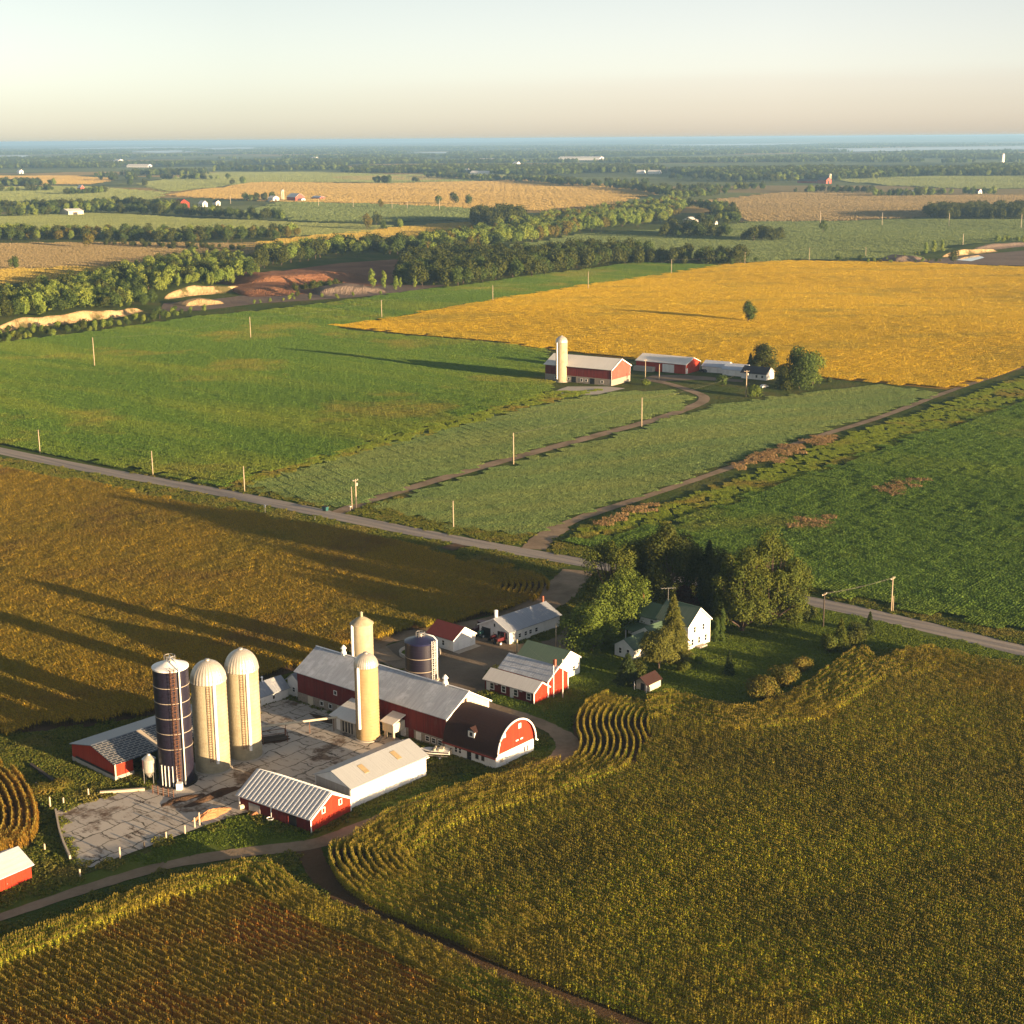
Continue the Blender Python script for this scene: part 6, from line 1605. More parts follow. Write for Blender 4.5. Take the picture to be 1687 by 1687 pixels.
S = Shed('green_roof_shed', 'white shed with a dark green roof next to the red gabled shed', 'shed', (9.6, 298.2), 50)
S.body('wall', MAT['white_wall'], 0, 0, 6.8, 11.0, 0, 3.8, 5.9, 'y'); S.roof(MAT['green_roof_y'], 0, 0, 6.8, 11.0, 3.8, 5.9, 'y', .4, .3); S.rake(MAT['white_trim'], 0, 0, 6.8, 11.0, 3.8, 5.9, 'y', .4, .3)
S.window('y', 0, 4.9, 1.2, .8, 1.0, 'white_trim', 'glass', .08)

# --- farmhouse
S = Shed('farmhouse', 'white two storey farmhouse with green roofs among the trees', 'house', (38.6, 317.6), 46)
S.body('wall', MAT['white_wall'], 0, 0, 7.8, 8.8, 0, 5.8, 9.0, 'y'); S.roof(MAT['green_roof_y'], 0, 0, 7.8, 8.8, 5.8, 9.0, 'y', .4, .35, cap=MAT['green_roof_y'])
S.rake(MAT['white_trim'], 0, 0, 7.8, 8.8, 5.8, 9.0, 'y', .4, .33)
for c in (1.5, 3.9, 6.3): S.window('y', 0, c, .9, .75, 1.4, 'white_trim', 'glass', .1)
S.window('y', 0, 2.2, 3.7, .75, 1.3, 'white_trim', 'glass', .1); S.window('y', 0, 5.4, 3.7, .75, 1.3, 'white_trim', 'glass', .1)
S.window('x', 0, 1.6, 3.6, .8, 1.3); S.window('x', 0, 1.6, .9, .8, 1.4)
S.body('wing_wall', MAT['white_wall'], .3, 8.8, 6.4, 8.6, 0, 5.3, 7.6, 'y'); S.roof(MAT['green_roof_y'], .3, 9.0, 6.4, 8.4, 5.3, 7.6, 'y', .4, .05)
for c in (10.5, 14.5): S.window('x', .3, c, 3.4, .8, 1.3)
S.body('porch_wing_wall', MAT['white_wall'], -6.5, 3.6, 6.5, 7.0, 0, 3.4, 5.4, 'x'); S.roof(MAT['green_roof_y'], -6.5, 3.6, 6.4, 7.0, 3.4, 5.4, 'x', .4, .05)
S.window('y', 3.6, -4.5, 1.0, .8, 1.3); S.window('y', 3.6, -2.0, 1.0, .8, 1.3)
S.body('porch_wing_wall', MAT['white_wall'], -13.2, 4.6, 6.65, 5.4, 0, 2.6, 4.3, 'x'); S.roof(MAT['green_roof_y'], -13.2, 4.6, 6.6, 5.4, 2.6, 4.3, 'x', .4, .3)
S.window('x', -13.2, 6.2, .9, .7, 1.2, 'white_trim', 'dark'); S.window('x', -13.2, 8.4, .9, .7, 1.2, 'white_trim', 'dark')
b = MB()
for yy in (11.0, 13.0, 15.0): b.box(-3.4, yy, 0, -3.2, yy + .2, 2.5)
b.build('porch_post', MAT['white_trim'], S.root); b = MB(); b.add([(-3.8, 10.7, 2.5), (.25, 10.7, 3.3), (.25, 16, 3.3), (-3.8, 16, 2.5), (-3.8, 10.7, 2.62), (.25, 10.7, 3.42), (.25, 16, 3.42), (-3.8, 16, 2.62)],
    [(0, 3, 2, 1), (4, 5, 6, 7), (0, 1, 5, 4), (1, 2, 6, 5), (2, 3, 7, 6), (3, 0, 4, 7)]); b.build('porch_roof', MAT['green_roof_y'], S.root)
b = MB(); b.box(3.1, 15.6, 6.9, 3.8, 16.3, 9.1); b.build('chimney', MAT['brick'], S.root)
b = MB(); b.bar((3.5, 8.5, 8.8), (3.5, 8.5, 12.0), .07); b.bar((2.2, 9.6, 11.9), (4.8, 7.4, 11.9), .08)
for k in range(5): 
    t_ = k / 4; x_, y_ = 2.3 + 2.4 * t_, 9.5 - 2.0 * t_; b.bar((x_ - .5, y_ - .6, 11.9), (x_ + .5, y_ + .6, 11.9), .05)
b.build('antenna', MAT['steel'], S.root)
b = MB(); b.box(2.5, -1.4, 0, 5.2, -.05, .5); b.build('step', MAT['concrete'], S.root)

S = Shed('playhouse', 'tiny cream playhouse with a brown roof at the corn edge', 'playhouse', (27.7, 291.9), 50)
S.body('wall', MAT['cream_board'], 0, 0, 4.2, 3.2, 0, 1.9, 3.1, 'x'); S.roof(MAT['brown_shingle'], -.9, 0, 5.1, 3.2, 1.9, 3.1, 'x', .3, .2); S.panel('doorway', 'dark', 'x', 0, 1.1, 2.1, .05, 1.6, .03)
b = MB(); b.box(-.85, .05, 0, -.73, .17, 1.9); b.box(-.85, 3.03, 0, -.73, 3.15, 1.9); b.build('porch_post', MAT['white_trim'], S.root)

c_ = at(53, 1449); rt = R(52); S = Shed('red_shed', 'small red shed with a pale roof cut by the left edge', 'shed', (c_.x - 13 * math.cos(rt), c_.y - 13 * math.sin(rt)), 52)
S.body('wall', MAT['bright_red'], 0, 0, 13, 7.0, 0, 2.5, 4.2, 'x'); S.roof(MAT['rib_roof_y'], 0, 0, 13, 7.0, 2.5, 4.2, 'x', .4, .35)
S.door('y', 0, 8.4, 10.2, 2.1, 'bright_red')

# --- far farm
S = Shed('far_barn', 'red barn with a pale roof and stone base at the far farm', 'barn', (45.9, 687.5), 56)
S.body('foundation', MAT['stone'], -.06, -.06, 17.1, 36.1, 0, 3.0, 3.001, 'y'); S.body('wall', MAT['red_wall'], 0, 0, 17, 36, 2.8, 7.5, 11.4, 'y'); S.roof(MAT['pale_roof_y'], 0, 0, 17, 36, 7.5, 11.4, 'y', .6, .6); S.rake(MAT['white_trim'], 0, 0, 17, 36, 7.5, 11.4, 'y', .6, .55, w=.45)
b = MB(); P_ = [(0, 2.8), (17, 2.8), (17, 7.5), (8.5, 11.4), (0, 7.5)]
MAT['faded_red'] = board_mat('faded_red_boards', (0.34, 0.085, 0.06), (0.26, 0.06, 0.045), stain=(0.36, 0.20, 0.15))
b.add([(p[0], -.06, p[1]) for p in P_] + [(p[0], -.003, p[1]) for p in P_], [(0, 1, 2, 3, 4), (9, 8, 7, 6, 5)] + [((i + 1) % 5, i, i + 5, (i + 1) % 5 + 5) for i in range(5)]); b.build('gable_wall', MAT['faded_red'], S.root)
for c in (9, 19): S.panel('doorway', 'dark', 'x', -.06, c, c + 2.4, .1, 2.7, .04)
for c in (5, 13.5, 16, 23, 26, 30): S.window('x', -.06, c, 1.0, 1.2, 1.0, 'white_trim', 'dark', .15, False)
concrete_silo('cream concrete silo in front of the far red barn', (23.6, 702.4), 2.7, 18.5, 2.9, R(-140), mat='cream_concrete', chute_bottom=1.5)
sheet('concrete_pad', px((915, 644), (935, 637), (1000, 637), (1030, 640), (985, 650), (930, 652)), MAT['concrete'], .1, 'pale concrete barnyard pad in front of the far red barn', 'yard')
sheet('dirt_yard', px((1056, 626), (1075, 618), (1130, 618), (1225, 626), (1224, 630), (1150, 626), (1098, 628), (1090, 632)), MAT['gravel'], .11, 'dirt yard of the far farm between barn and garages', 'yard')
S = Shed('far_red_shed', 'wide red shed with a pale roof and big white door at the far farm', 'shed', (84.2, 725.7), 54)
S.body('wall', MAT['bright_red'], 0, 0, 14, 28, 0, 4.6, 7.2, 'y'); S.roof(MAT['pale_roof_y'], 0, 0, 14, 28, 4.6, 7.2, 'y', .5, .4); S.door('x', 0, 6.5, 13.0, 4.0, 'white_wall'); S.rake(MAT['white_trim'], 0, 0, 14, 28, 4.6, 7.2, 'y', .5, .4)
S.door('y', 0, .4, 1.8, 2.6, 'white_wall')
b = MB(); b.box(-3.4, 17, 0, -.1, 27.5, 2.2); b.build('lean_to', MAT['concrete'], S.root)
for i, (p, wy, lab) in enumerate([((1196, 616), 13, 'pale blue garage next to the wide red shed of the far farm'), ((1226, 621), 11.5, 'pale blue garage beside the dark tree at the far farm')]):
    S = Shed('garage', lab, 'garage', at(*p), 56); S.body('wall', MAT['white_wall'], 0, 0, 9, wy, 0, 3.0, 5.2, 'y'); S.roof(MAT['blue_roof_x'], 0, 0, 9, wy, 3.0, 5.2, 'y', .4, .3)
    for c in (1.2, 5.0): S.door('x', 0, c, c + 2.8, 2.4, 'white_metal')
S = Shed('cottage', 'white cottage with a dark slate roof among the far farm trees', 'house', at(1262, 627), 54)
S.body('wall', MAT['white_wall'], 0, 0, 8, 13, 0, 3.0, 5.6, 'y'); S.roof(MAT['slate_roof'], 0, 0, 8, 13, 3.0, 5.6, 'y', .5, .4); S.rake(MAT['white_trim'], 0, 0, 8, 13, 3.0, 5.6, 'y', .5, .4)
for c in (2, 5, 10): S.window('x', 0, c, 1.0, 1.0, 1.1)
S.door('x', 0, 7, 8, 2.1, 'white_wall')

# --- farmsteads on the plain
def small(name, label, cat, p, rot, wx, wy, eave, ridge, axis, wall, roof, door=True):
    q = at(*p); S = Shed(name, label, cat, (q.x, q.y), rot)
    S.body('wall', MAT[wall], 0, 0, wx, wy, 0, eave, ridge, axis); S.roof(MAT[roof], 0, 0, wx, wy, eave, ridge, axis, .6, .5, .25)
    if door: S.door('y', 0, wx * .3, wx * .6, eave * .75, 'dark', handle=False)
    return S
small('farm_shed', 'long pale shed before the dark hedgerow at the far left', 'shed', (113, 355), 40, 24, 30, 6, 9, 'x', 'cream_board', 'pale_roof_y')
small('red_farmhouse', 'red barn by the hedgerow end at the left, with white houses right of it', 'barn', (296, 343), 40, 18, 22, 8, 14, 'y', 'bright_red', 'maroon_shingle')
small('white_farmhouse', 'white house just right of the red barn at the left', 'house', (334, 341), 45, 10, 13, 6, 10, 'y', 'white_wall', 'pale_roof_y')
small('white_farmhouse', 'white house farthest right of the red barn at the left', 'house', (356, 339), 45, 9, 11, 6, 9, 'y', 'white_wall', 'slate_roof')
small('white_farmhouse', 'white farmhouse at the left edge of the wide tan wheat field', 'house', (450, 332), 45, 14, 16, 6, 10, 'y', 'white_wall', 'pale_roof_y')
small('red_barn', 'pink red barn on the tan wheat field edge', 'barn', (487, 332), 40, 20, 30, 8, 14, 'y', 'faded_red', 'pale_roof_y')
q = at(466, 330); concrete_silo('small pale silo left of the pink red barn on the wheat field edge', (q.x, q.y), 3.2, 17, 3.2, R(-120), hoop=4)
small('pale_shed', 'low white shed right of the pink red barn', 'shed', (497, 332), 40, 8, 14, 4, 6, 'y', 'white_wall', 'pale_roof_y')
small('pale_shed', 'low pale shed alone on the tan wheat field', 'shed', (527, 329), 40, 12, 28, 4, 6.5, 'y', 'faded_red', 'blue_roof_x')
small('white_farmhouse', 'white house behind the clump at the end of the woodland strip', 'house', (1141, 371), 48, 14, 15, 6.5, 10, 'x', 'white_wall', 'pale_roof_y')
small('white_garage', 'little white garage right of the house behind the clump', 'garage', (1178, 370), 48, 6, 6, 3.5, 6, 'y', 'white_wall', 'slate_roof')
small('red_barn', 'tall red barn with a dark roof on the right plain', 'barn', (1361, 303), 40, 20, 26, 9, 15, 'y', 'faded_red', 'slate_roof')
q = at(1367, 302); concrete_silo('pale silo right of the tall red barn on the right plain', (q.x, q.y), 3.4, 20, 3.4, R(-120), hoop=6)
small('dark_shed', 'long dark roofed shed left of the tall red barn on the right plain', 'shed', (1345, 302), 40, 16, 60, 5, 9, 'y', 'faded_red', 'slate_roof')
small('white_farmhouse', 'white house in the right tree row, left one', 'house', (1491, 323), 45, 12, 12, 5, 9, 'y', 'white_wall', 'pale_roof_y')
small('white_farmhouse', 'white house in the right tree row, right one', 'house', (1516, 322), 45, 12, 26, 5, 9, 'y', 'white_wall', 'pale_roof_y')
small('pale_shed', 'red roofed shed in the right tree row', 'shed', (1612, 319), 45, 14, 24, 5, 9, 'y', 'white_wall', 'maroon_shingle')
q = at(1651, 277); concrete_silo('white grain silo on the far right plain', (q.x, q.y), 5.5, 44, 6, R(-120), mat='white_wall', hoop=8)
small('pale_shed', 'white shed at the foot of the white grain silo on the far right plain', 'shed', (1656, 279), 45, 26, 40, 7, 12, 'x', 'white_wall', 'pale_roof_y')
small('pale_shed', 'long white farm shed in front of the dark woods, centre', 'shed', (815, 288), 60, 18, 90, 7, 12, 'y', 'white_wall', 'pale_roof_y')
small('white_farmhouse', 'white house left of the long white farm shed at the centre', 'house', (769, 286), 45, 18, 20, 9, 16, 'y', 'white_wall', 'pale_roof_y')
small('white_farmhouse', 'white house at the right of the farm cluster in the centre woods', 'house', (864, 285), 45, 26, 40, 8, 15, 'y', 'white_wall', 'pale_roof_y')
small('pale_shed', 'white shed left in the farm cluster in the centre woods', 'shed', (845, 285), 45, 26, 40, 7, 13, 'y', 'cream_board', 'pale_roof_y')
small('white_farmhouse', 'small white house at the back of the farm cluster in the centre woods', 'house', (851, 274), 45, 24, 24, 10, 18, 'y', 'white_wall', 'pale_roof_y')
small('pale_shed', 'long white factory shed far off near the misty lakes', 'shed', (988, 264), 62, 50, 230, 12, 18, 'y', 'white_wall', 'pale_roof_y')
small('pale_shed', 'white shed in the woods right of the centre farm', 'shed', (1060, 287), 60, 16, 24, 7, 12, 'y', 'white_wall', 'pale_roof_y')
small('pale_shed', 'white shed deeper right in the woods beyond the centre farm', 'shed', (1086, 287), 60, 16, 40, 7, 12, 'y', 'white_wall', 'pale_roof_y')
small('pale_shed', 'long white shed in the dark woods at the left', 'shed', (244, 276), 62, 26, 120, 8, 14, 'y', 'white_wall', 'pale_roof_y')
small('white_farmhouse', 'white house above the left end of the dark woods', 'house', (195, 268), 45, 34, 50, 10, 18, 'y', 'white_wall', 'pale_roof_y')
small('white_farmhouse', 'white dot of a house in the far left woods', 'house', (32, 286), 45, 16, 18, 8, 14, 'y', 'white_wall', 'pale_roof_y')
small('red_farmhouse', 'small pale red barn in trees at the left plain', 'barn', (133, 316), 45, 10, 14, 9, 15, 'y', 'faded_red', 'pale_roof_y')
small('white_farmhouse', 'white house left of the pale shed strip near the far woods', 'house', (518, 264), 45, 34, 40, 10, 18, 'y', 'white_wall', 'pale_roof_y')
small('pale_shed', 'white sheds right end of the far tan fields, left one', 'shed', (810, 266), 60, 28, 90, 8, 14, 'y', 'white_wall', 'pale_roof_y')
small('pale_shed', 'white sheds right end of the far tan fields, right one', 'shed', (833, 266), 60, 28, 110, 8, 14, 'y', 'white_wall', 'pale_roof_y')

# ------------------------------------------------------------------ poles, wires, fences
def top_height(base, topy):
    q = at(*base); lo, hi = 0.5, 60.0
    cp, sp = math.cos(PITCH), math.sin(PITCH)
    for _ in range(40):
        m = (lo + hi) / 2; z = q.z + m - CAM_H
        dep = q.y * cp - z * sp; up = q.y * sp + z * cp
        u = q.x / dep * FOC; v = up / dep * FOC
        py = 843.5 - (math.sin(ROLL) * u + math.cos(ROLL) * v)
        if py > topy: lo = m
        else: hi = m
    return lo
def utility_pole(base, topy, label, mat='wood_pole', arm=True, nxt=None, trans=False, rot=0.0, r=.17, group=None, name='utility_pole', cat='utility pole', hmin=7.5):
    q = at(*base); h = max(hmin, top_height(base, topy)); rt = empty(name, q, rot); tag(rt, label, cat, group)
    MB().tube([(0, 0, -.2), (0, 0, h)], [r * 1.15, r * .8], 8).build('pole', MAT[mat], rt, smooth=True)
    if arm:
        a = MB(); a.bar((-1.1, 0, h - .5), (1.1, 0, h - .5), .11, .14); ao = a.build('crossarm', MAT['wood_pole'], rt)
        b = MB()
        for xx in (-1, 0, 1): b.lathe([(.05, h - .43), (.08, h - .3), (.03, h - .18), (0, h - .18)], 8, (xx, 0))
        b.build('insulator', MAT['white_metal'], ao)
    if trans:
        MB().lathe([(0, h - 2.2), (.32, h - 2.2), (.32, h - 1.3), (.1, h - 1.2), (0, h - 1.2)], 14, (.5, 0)).build('transformer', MAT['steel'], rt)
    if nxt is not None:
        (nb, nt_) = nxt; qn = at(*nb); hn = max(hmin, top_height(nb, nt_))
        A_ = Vector((q.x, q.y, q.z + h - .25)); Z_ = Vector((qn.x, qn.y, qn.z + hn - .25)); inv = Matrix.Rotation(-rot, 3, 'Z')
        for off in ((-.9, .9) if arm else (0,)):
            pts = []
            for k in range(13):
                t = k / 12; p = A_.lerp(Z_, t); p.z -= (A_ - Z_).length * .018 * 4 * t * (1 - t); pts.append(inv @ (p - Vector(q)) + Vector((off * .6, 0, 0)))
            MB().tube(pts, .014, 4).build('wire', MAT['wire'], rt)
    return rt
ROADP = [((66, 747), 708, 'utility pole by the road at the far left'), ((252, 783), 743, 'utility pole by the road, second from the left'), ((403, 811), 768, 'utility pole by the road at the corner of the narrow hay field'),
         ((587, 838), 789, 'thick utility pole with a transformer where the dirt drive meets the road'), ((747, 870), 825, 'thin utility pole by the road at the edge of the broad hay field')]
for i, (p, t, lab) in enumerate(ROADP):
    nx_ = (ROADP[i + 1][0], ROADP[i + 1][1]) if i + 1 < len(ROADP) else None
    utility_pole(p, t, lab, nxt=nx_, trans=(i == 3), rot=R(50), arm=(i == 3), r=.2 if i == 3 else .16)
utility_pole((580, 839), 802, 'shorter brace pole beside the thick transformer pole at the drive', arm=False, r=.13, hmin=6)
DRV = [((846, 765), 713, 'pole beside the dirt drive, nearer one of the two'), ((1057, 703), 655, 'pole beside the dirt drive, farther one of the two'), ((1229, 653), 610, 'tall pole in front of the far cottage'),]
utility_pole(*DRV[0][:2], DRV[0][2], nxt=DRV[1][:2], arm=False, r=.2); utility_pole(*DRV[1][:2], DRV[1][2], nxt=DRV[2][:2], arm=False, r=.2); utility_pole(*DRV[2][:2], DRV[2][2], arm=True, trans=True, r=.22)
utility_pole((1086, 626), 601, 'short pole between the far red barn and red shed', arm=False)
utility_pole((1063, 624), 592, 'yard light pole at the corner of the far red barn', arm=True, rot=R(50))
BK = [((156, 605), 556, 'pole in the soybean field, nearest to the left edge'), ((413, 558), 522, 'pole in the soybean field, second from the left'), ((629, 525), 494, 'pole at the left tip of the golden field'), ((812, 497), 470, 'pole on the back edge of the golden field, second from its tip'),
      ((969, 477), 447, 'pole on the back edge of the golden field, third from its tip'), ((1106, 452), 427, 'pole in front of the dense wood behind the golden field'), ((1227, 436), 415, 'pole at the right end of the dense wood'), ((1333, 431), 408, 'pole on the crest of the golden field, left one'), ((1426, 423), 407, 'pole on the crest of the golden field, right one')]
for i, (p, t, lab) in enumerate(BK):
    utility_pole(p, t, lab, nxt=(BK[i + 1][0], BK[i + 1][1]) if i + 1 < len(BK) else None, arm=False, r=.2)
FP = [((1351, 370), 347, 'pole before the brown ploughed field, first from the left'), ((1453, 372), 350, 'pole before the brown ploughed field, second from the left'), ((1563, 374), 351, 'pole before the brown ploughed field, third from the left'), ((1682, 377), 352, 'pole before the brown ploughed field at the right edge'),
      ((1586, 408), 385, 'pole behind the right hand quarry'), ((525, 341), 327, 'pole before the wide tan wheat field, first from the left'), ((582, 343), 327, 'pole before the wide tan wheat field, second from the left'), ((646, 345), 329, 'pole before the wide tan wheat field, third from the left'), ((671, 345), 331, 'pole before the wide tan wheat field, fourth from the left'), ((724, 347), 328, 'pole before the wide tan wheat field, last at the right'), ((380, 336), 322, 'pole at the left of the pink red barn by the wheat field')]
for p, t, lab in FP: utility_pole(p, t, lab, arm=False, r=.3, mat='post')
utility_pole((1468, 1008), 950, 'pale utility pole in the dark soybeans beside the road', rot=R(50), arm=True, nxt=((1356, 1033), 976)); utility_pole((1356, 1033), 976, 'dark utility pole on the right lawn', mat='dark_pole', rot=R(50), arm=True)
utility_pole((1471, 1008), 985, 'short brace beside the pale pole at the dark soybeans', arm=False, r=.1, hmin=4, name='brace_pole')
utility_pole((916, 1072), 1026, 'grey yard pole at the corner of the long white outbuilding', arm=False, r=.14, hmin=5); utility_pole((852, 1082), 1054, 'brown yard pole behind the red gabled shed', arm=False, r=.2, hmin=4, mat='wood_pole')
utility_pole((912, 1150), 1096, 'white post in front of the red gable, left one', arm=False, r=.11, hmin=5, mat='white_trim', nxt=((852, 1082), 1054)); utility_pole((927, 1150), 1086, 'white post in front of the red gable, right one', arm=False, r=.11, hmin=5, mat='white_trim')
# sign and bins by the road
q = at(437, 846); rt = empty('road_sign', q, R(-40)); tag(rt, 'small white road sign on a post beside the olive corn', 'sign')
b = MB(); b.bar((0, 0, -.1), (0, 0, 2.6), .08); b.build('post', MAT['steel'], rt); b = MB(); b.box(-.38, -.05, 1.9, .38, -.02, 2.75); b.build('sign_plate', MAT['white_metal'], rt)
q = at(519, 858); rt = empty('road_sign', q, R(-40)); tag(rt, 'grey marker sign on a low post at the road edge', 'sign')
b = MB(); b.bar((0, 0, -.1), (0, 0, 1.4), .08); b.build('post', MAT['steel'], rt); b = MB(); b.box(-.25, -.05, 1.0, .25, -.02, 1.5); b.build('sign_plate', MAT['concrete'], rt)
q = at(536, 842); rt = empty('trash_bin', q, R(-37)); tag(rt, 'teal wheeled bin by the road left of the dirt drive', 'bin')
b = MB(); b.add([(-.7, -.5, .15), (.7, -.5, .15), (.7, .5, .15), (-.7, .5, .15), (-.9, -.65, 1.4), (.9, -.65, 1.4), (.9, .65, 1.4), (-.9, .65, 1.4)], [(0, 3, 2, 1), (4, 5, 6, 7), (0, 1, 5, 4), (1, 2, 6, 5), (2, 3, 7, 6), (3, 0, 4, 7)]); b.build('body', MAT['teal_paint'], rt)
b = MB(); b.box(-.95, -.7, 1.41, .95, .7, 1.5); b.build('lid', MAT['black'], rt)
for s in (-1, 1): b = MB(); b.tube([(.5 * s, .5, .15), (.5 * s, .62, .15)], .15, 12); b.build('wheel', MAT['black'], rt)
q = at(577, 841); rt = empty('mailbox', q, R(-37)); tag(rt, 'white mailbox on a post at the mouth of the dirt drive', 'mailbox')
b = MB(); b.bar((0, 0, -.1), (0, 0, 1.1), .12); b.build('post', MAT['post'], rt); b = MB(); b.tube([(-.35, 0, 1.25), (.35, 0, 1.25)], .2, 12); b.build('box', MAT['white_metal'], rt)

# fence posts round the concrete yard
def post(p, h, label, group=None, mat='post', w=.26):
    q = at(*p); b = MB(); b.tube([(0, 0, -.1), (0, 0, h), (0, 0, h + .06)], [w / 2 * 1.1, w / 2, w / 4], 8)
    o = b.build('fence_post', MAT[mat], None); o.location = q; tag(o, label, 'fence post', group); return o
post((83, 1331), 2.0, 'tall pale fence post at the left corner of the concrete yard'); post((105, 1326), 1.3, 'short pale fence post at the top left of the concrete yard'); post((146, 1312), 1.4, 'fence post on the back edge of the concrete yard')
post((60, 1299), 1.1, 'short fence post in the rusty scrub by the corn patch'); post((132, 1444), 1.2, 'fence post in the grass below the front corner of the concrete yard')
post((198, 1414), 1.9, 'pale fence post on the front edge of the yard, first from the left'); post((274, 1383), 1.3, 'pale fence post on the front edge of the yard, second from the left'); post((305, 1374), 1.5, 'pale fence post on the front edge of the yard, third from the left')
post((321, 1364), 1.8, 'leaning pale fence post by the dirt ramp'); post((329, 1361), 2.4, 'tallest pale fence post by the dirt ramp'); post((238, 1397), 1.0, 'dark stub of a post on the front edge of the yard', mat='dark_pole')
post((74, 1402), 1.2, 'short post in the grass left of the yard wall')
# low wall along the left edge of the concrete yard
W_ = px((92, 1340), (98, 1372), (106, 1396), (116, 1418)); b = MB()
for a, c in zip(W_[:-1], W_[1:]): b.bar(a + Vector((0, 0, .45)), c + Vector((0, 0, .45)), .3, .9)
tag(b.build('yard_wall', MAT['post']), 'low pale wooden wall along the left edge of the concrete yard', 'wall')
# rusty gate panels by the navy silo
rt_p = at(252, 1308); rt = empty('yard_gate', rt_p, R(-28)); tag(rt, 'rusty pipe gate in front of the navy silo', 'gate')
for k in range(5): b = MB(); b.bar((k * 1.15, 0, 0), (k * 1.15, 0, 1.7), .12); b.build('gate_post', MAT['rust'], rt)
for z in (.4, .8, 1.2, 1.55): b = MB(); b.bar((0, .08, z), (4.6, .08, z), .09); b.build('rail', MAT['rust'], rt)
# earth ramp and loose heaps
def heap(name, p, rx, ry, h, rot, mat, label, cat, seed):
    rng = np.random.default_rng(seed); q = at(*p); V, F = [], []; nr, na = 8, 22
    for i in range(nr + 1):
        for j in range(na):
            a = 2 * math.pi * j / na; r = i / nr * (1 + .16 * math.sin(3 * a + seed) + .08 * math.sin(7 * a))
            V.append((math.cos(a) * rx * r, math.sin(a) * ry * r, h * max(0, 1 - (i / nr) ** 1.5) * (1 + rng.normal(0, .08)) - (.05 if i == nr else 0)))
    for i in range(nr):
        for j in range(na): a = i * na + j; b_ = i * na + (j + 1) % na; F.append((a, a + na, b_ + na, b_))
    me = bpy.data.meshes.new(name); me.from_pydata(V, [], F); me.materials.append(MAT[mat]); me.update()
    o = bpy.data.objects.new(name, me); COL.objects.link(o); o.location = (q.x, q.y, q.z + .12); o.rotation_euler = (0, 0, rot); return tag(o, label, cat)
MAT['orange_earth'] = field_mat('orange_earth', [(.34, .15, .07), (.44, .21, .10), (.38, .19, .10)], .3, fine=2.5, bump=.2)
MAT['manure'] = field_mat('dark_manure', [(.05, .032, .022), (.09, .055, .035), (.13, .08, .05)], .3, fine=2.0, bump=.3)
heap('earth_heap', (348, 1345), 3.6, 1.1, 1.1, R(42), 'orange_earth', 'orange earth heap beside the red ribbed roof shed', 'heap', 1)
heap('earth_heap', (430, 1338), 2.4, .8, .6, R(40), 'orange_earth', 'low orange earth heap along the wall of the ribbed roof shed', 'heap', 2)
heap('manure_heap', (300, 1318), 4.2, 1.2, .35, R(35), 'manure', 'dark scraped manure in front of the navy silo', 'heap', 3)
heap('manure_heap', (352, 1312), 6.0, 1.4, .4, R(48), 'manure', 'long dark manure streak between silos and the ribbed roof shed', 'heap', 4)
heap('manure_heap', (452, 1220), 3.6, 1.6, .35, R(30), 'manure', 'dark muck around the cattle feeder in the yard', 'heap', 5)
heap('manure_heap', (540, 1187), 5.0, 1.2, .3, R(-38), 'manure', 'dark muck along the foot of the main barn wall', 'heap', 6)
# cattle feeder frame
q = at(452, 1222); rt = empty('cattle_feeder', q, R(20)); tag(rt, 'dark open steel cattle feeder in the yard beside the cream silo', 'feeder')
for sx in (-1, 1):
    for sy in (-1, 1): b = MB(); b.bar((sx * 2.3, sy * 1.1, 0), (sx * 2.3, sy * 1.1, 2.0), .12); b.build('leg', MAT['rust'], rt)
b = MB(); b.box(-2.2, -.8, .5, 2.2, .8, .62); b.box(-2.2, -.8, .62, 2.2, -.72, 1.0); b.box(-2.2, .72, .62, 2.2, .8, 1.0); b.build('trough', MAT['dark_pole'], rt)
b = MB()
for sy in (-1.1, 1.1): b.bar((-2.3, sy, 1.95), (2.3, sy, 1.95), .1)
for sx in (-2.3, 2.3): b.bar((sx, -1.1, 1.95), (sx, 1.1, 1.95), .1)
b.build('rail', MAT['rust'], rt)
# conveyor pipe from the silo to the lean-to
P0 = at(424, 1216); P1 = B.loc(-6.2, 22.5); b = MB(); rt = empty('conveyor', P0); tag(rt, 'long pale feed conveyor on posts running across the yard to the barn', 'conveyor')
d_ = Vector((P1.x - P0.x, P1.y - P0.y, 0)); MB().tube([(0, 0, 2.2), (d_.x, d_.y, 2.9)], .22, 8).build('tube', MAT['cream_board'], rt)
for t in (.05, .35, .65, .95): b = MB(); b.bar((d_.x * t, d_.y * t, 0), (d_.x * t, d_.y * t, 2.1 + .6 * t), .12); b.build('support_post', MAT['rust'], rt)
# loose things in the yard
q = at(402, 1333); b = MB(); b.tube([(-.9, 0, .45), (.9, 0, .45)], .42, 14); o = b.build('fuel_drum', MAT['cream_board']); o.location = q + Vector((0, 0, .12)); o.rotation_euler = (0, 0, R(40)); tag(o, 'pale drum lying against the wall of the ribbed roof shed', 'drum')
q = at(445, 1352); b = MB(); b.lathe([(0, 0), (.5, 0), (.6, .35), (.55, .36), (.46, .1), (0, .1)], 18); o = b.build('water_tub', MAT['white_metal']); o.location = q + Vector((0, 0, .1)); tag(o, 'round white tub on the grass beside the ribbed roof shed', 'tub')
q = at(165, 1308); b = MB(); b.bar((0, 0, .25), (7.5, 1.2, .3), .5, .5); o = b.build('timber_beam', MAT['post']); o.location = q; tag(o, 'long pale timber lying on the back edge of the concrete yard', 'timber')
q = at(90, 1290); b = MB(); b.bar((0, 0, .3), (-6.5, 7.5, .3), .5, .6); o = b.build('timber_beam', MAT['dark_pole']); o.location = q; tag(o, 'dark fallen timber beside the low red shed', 'timber')

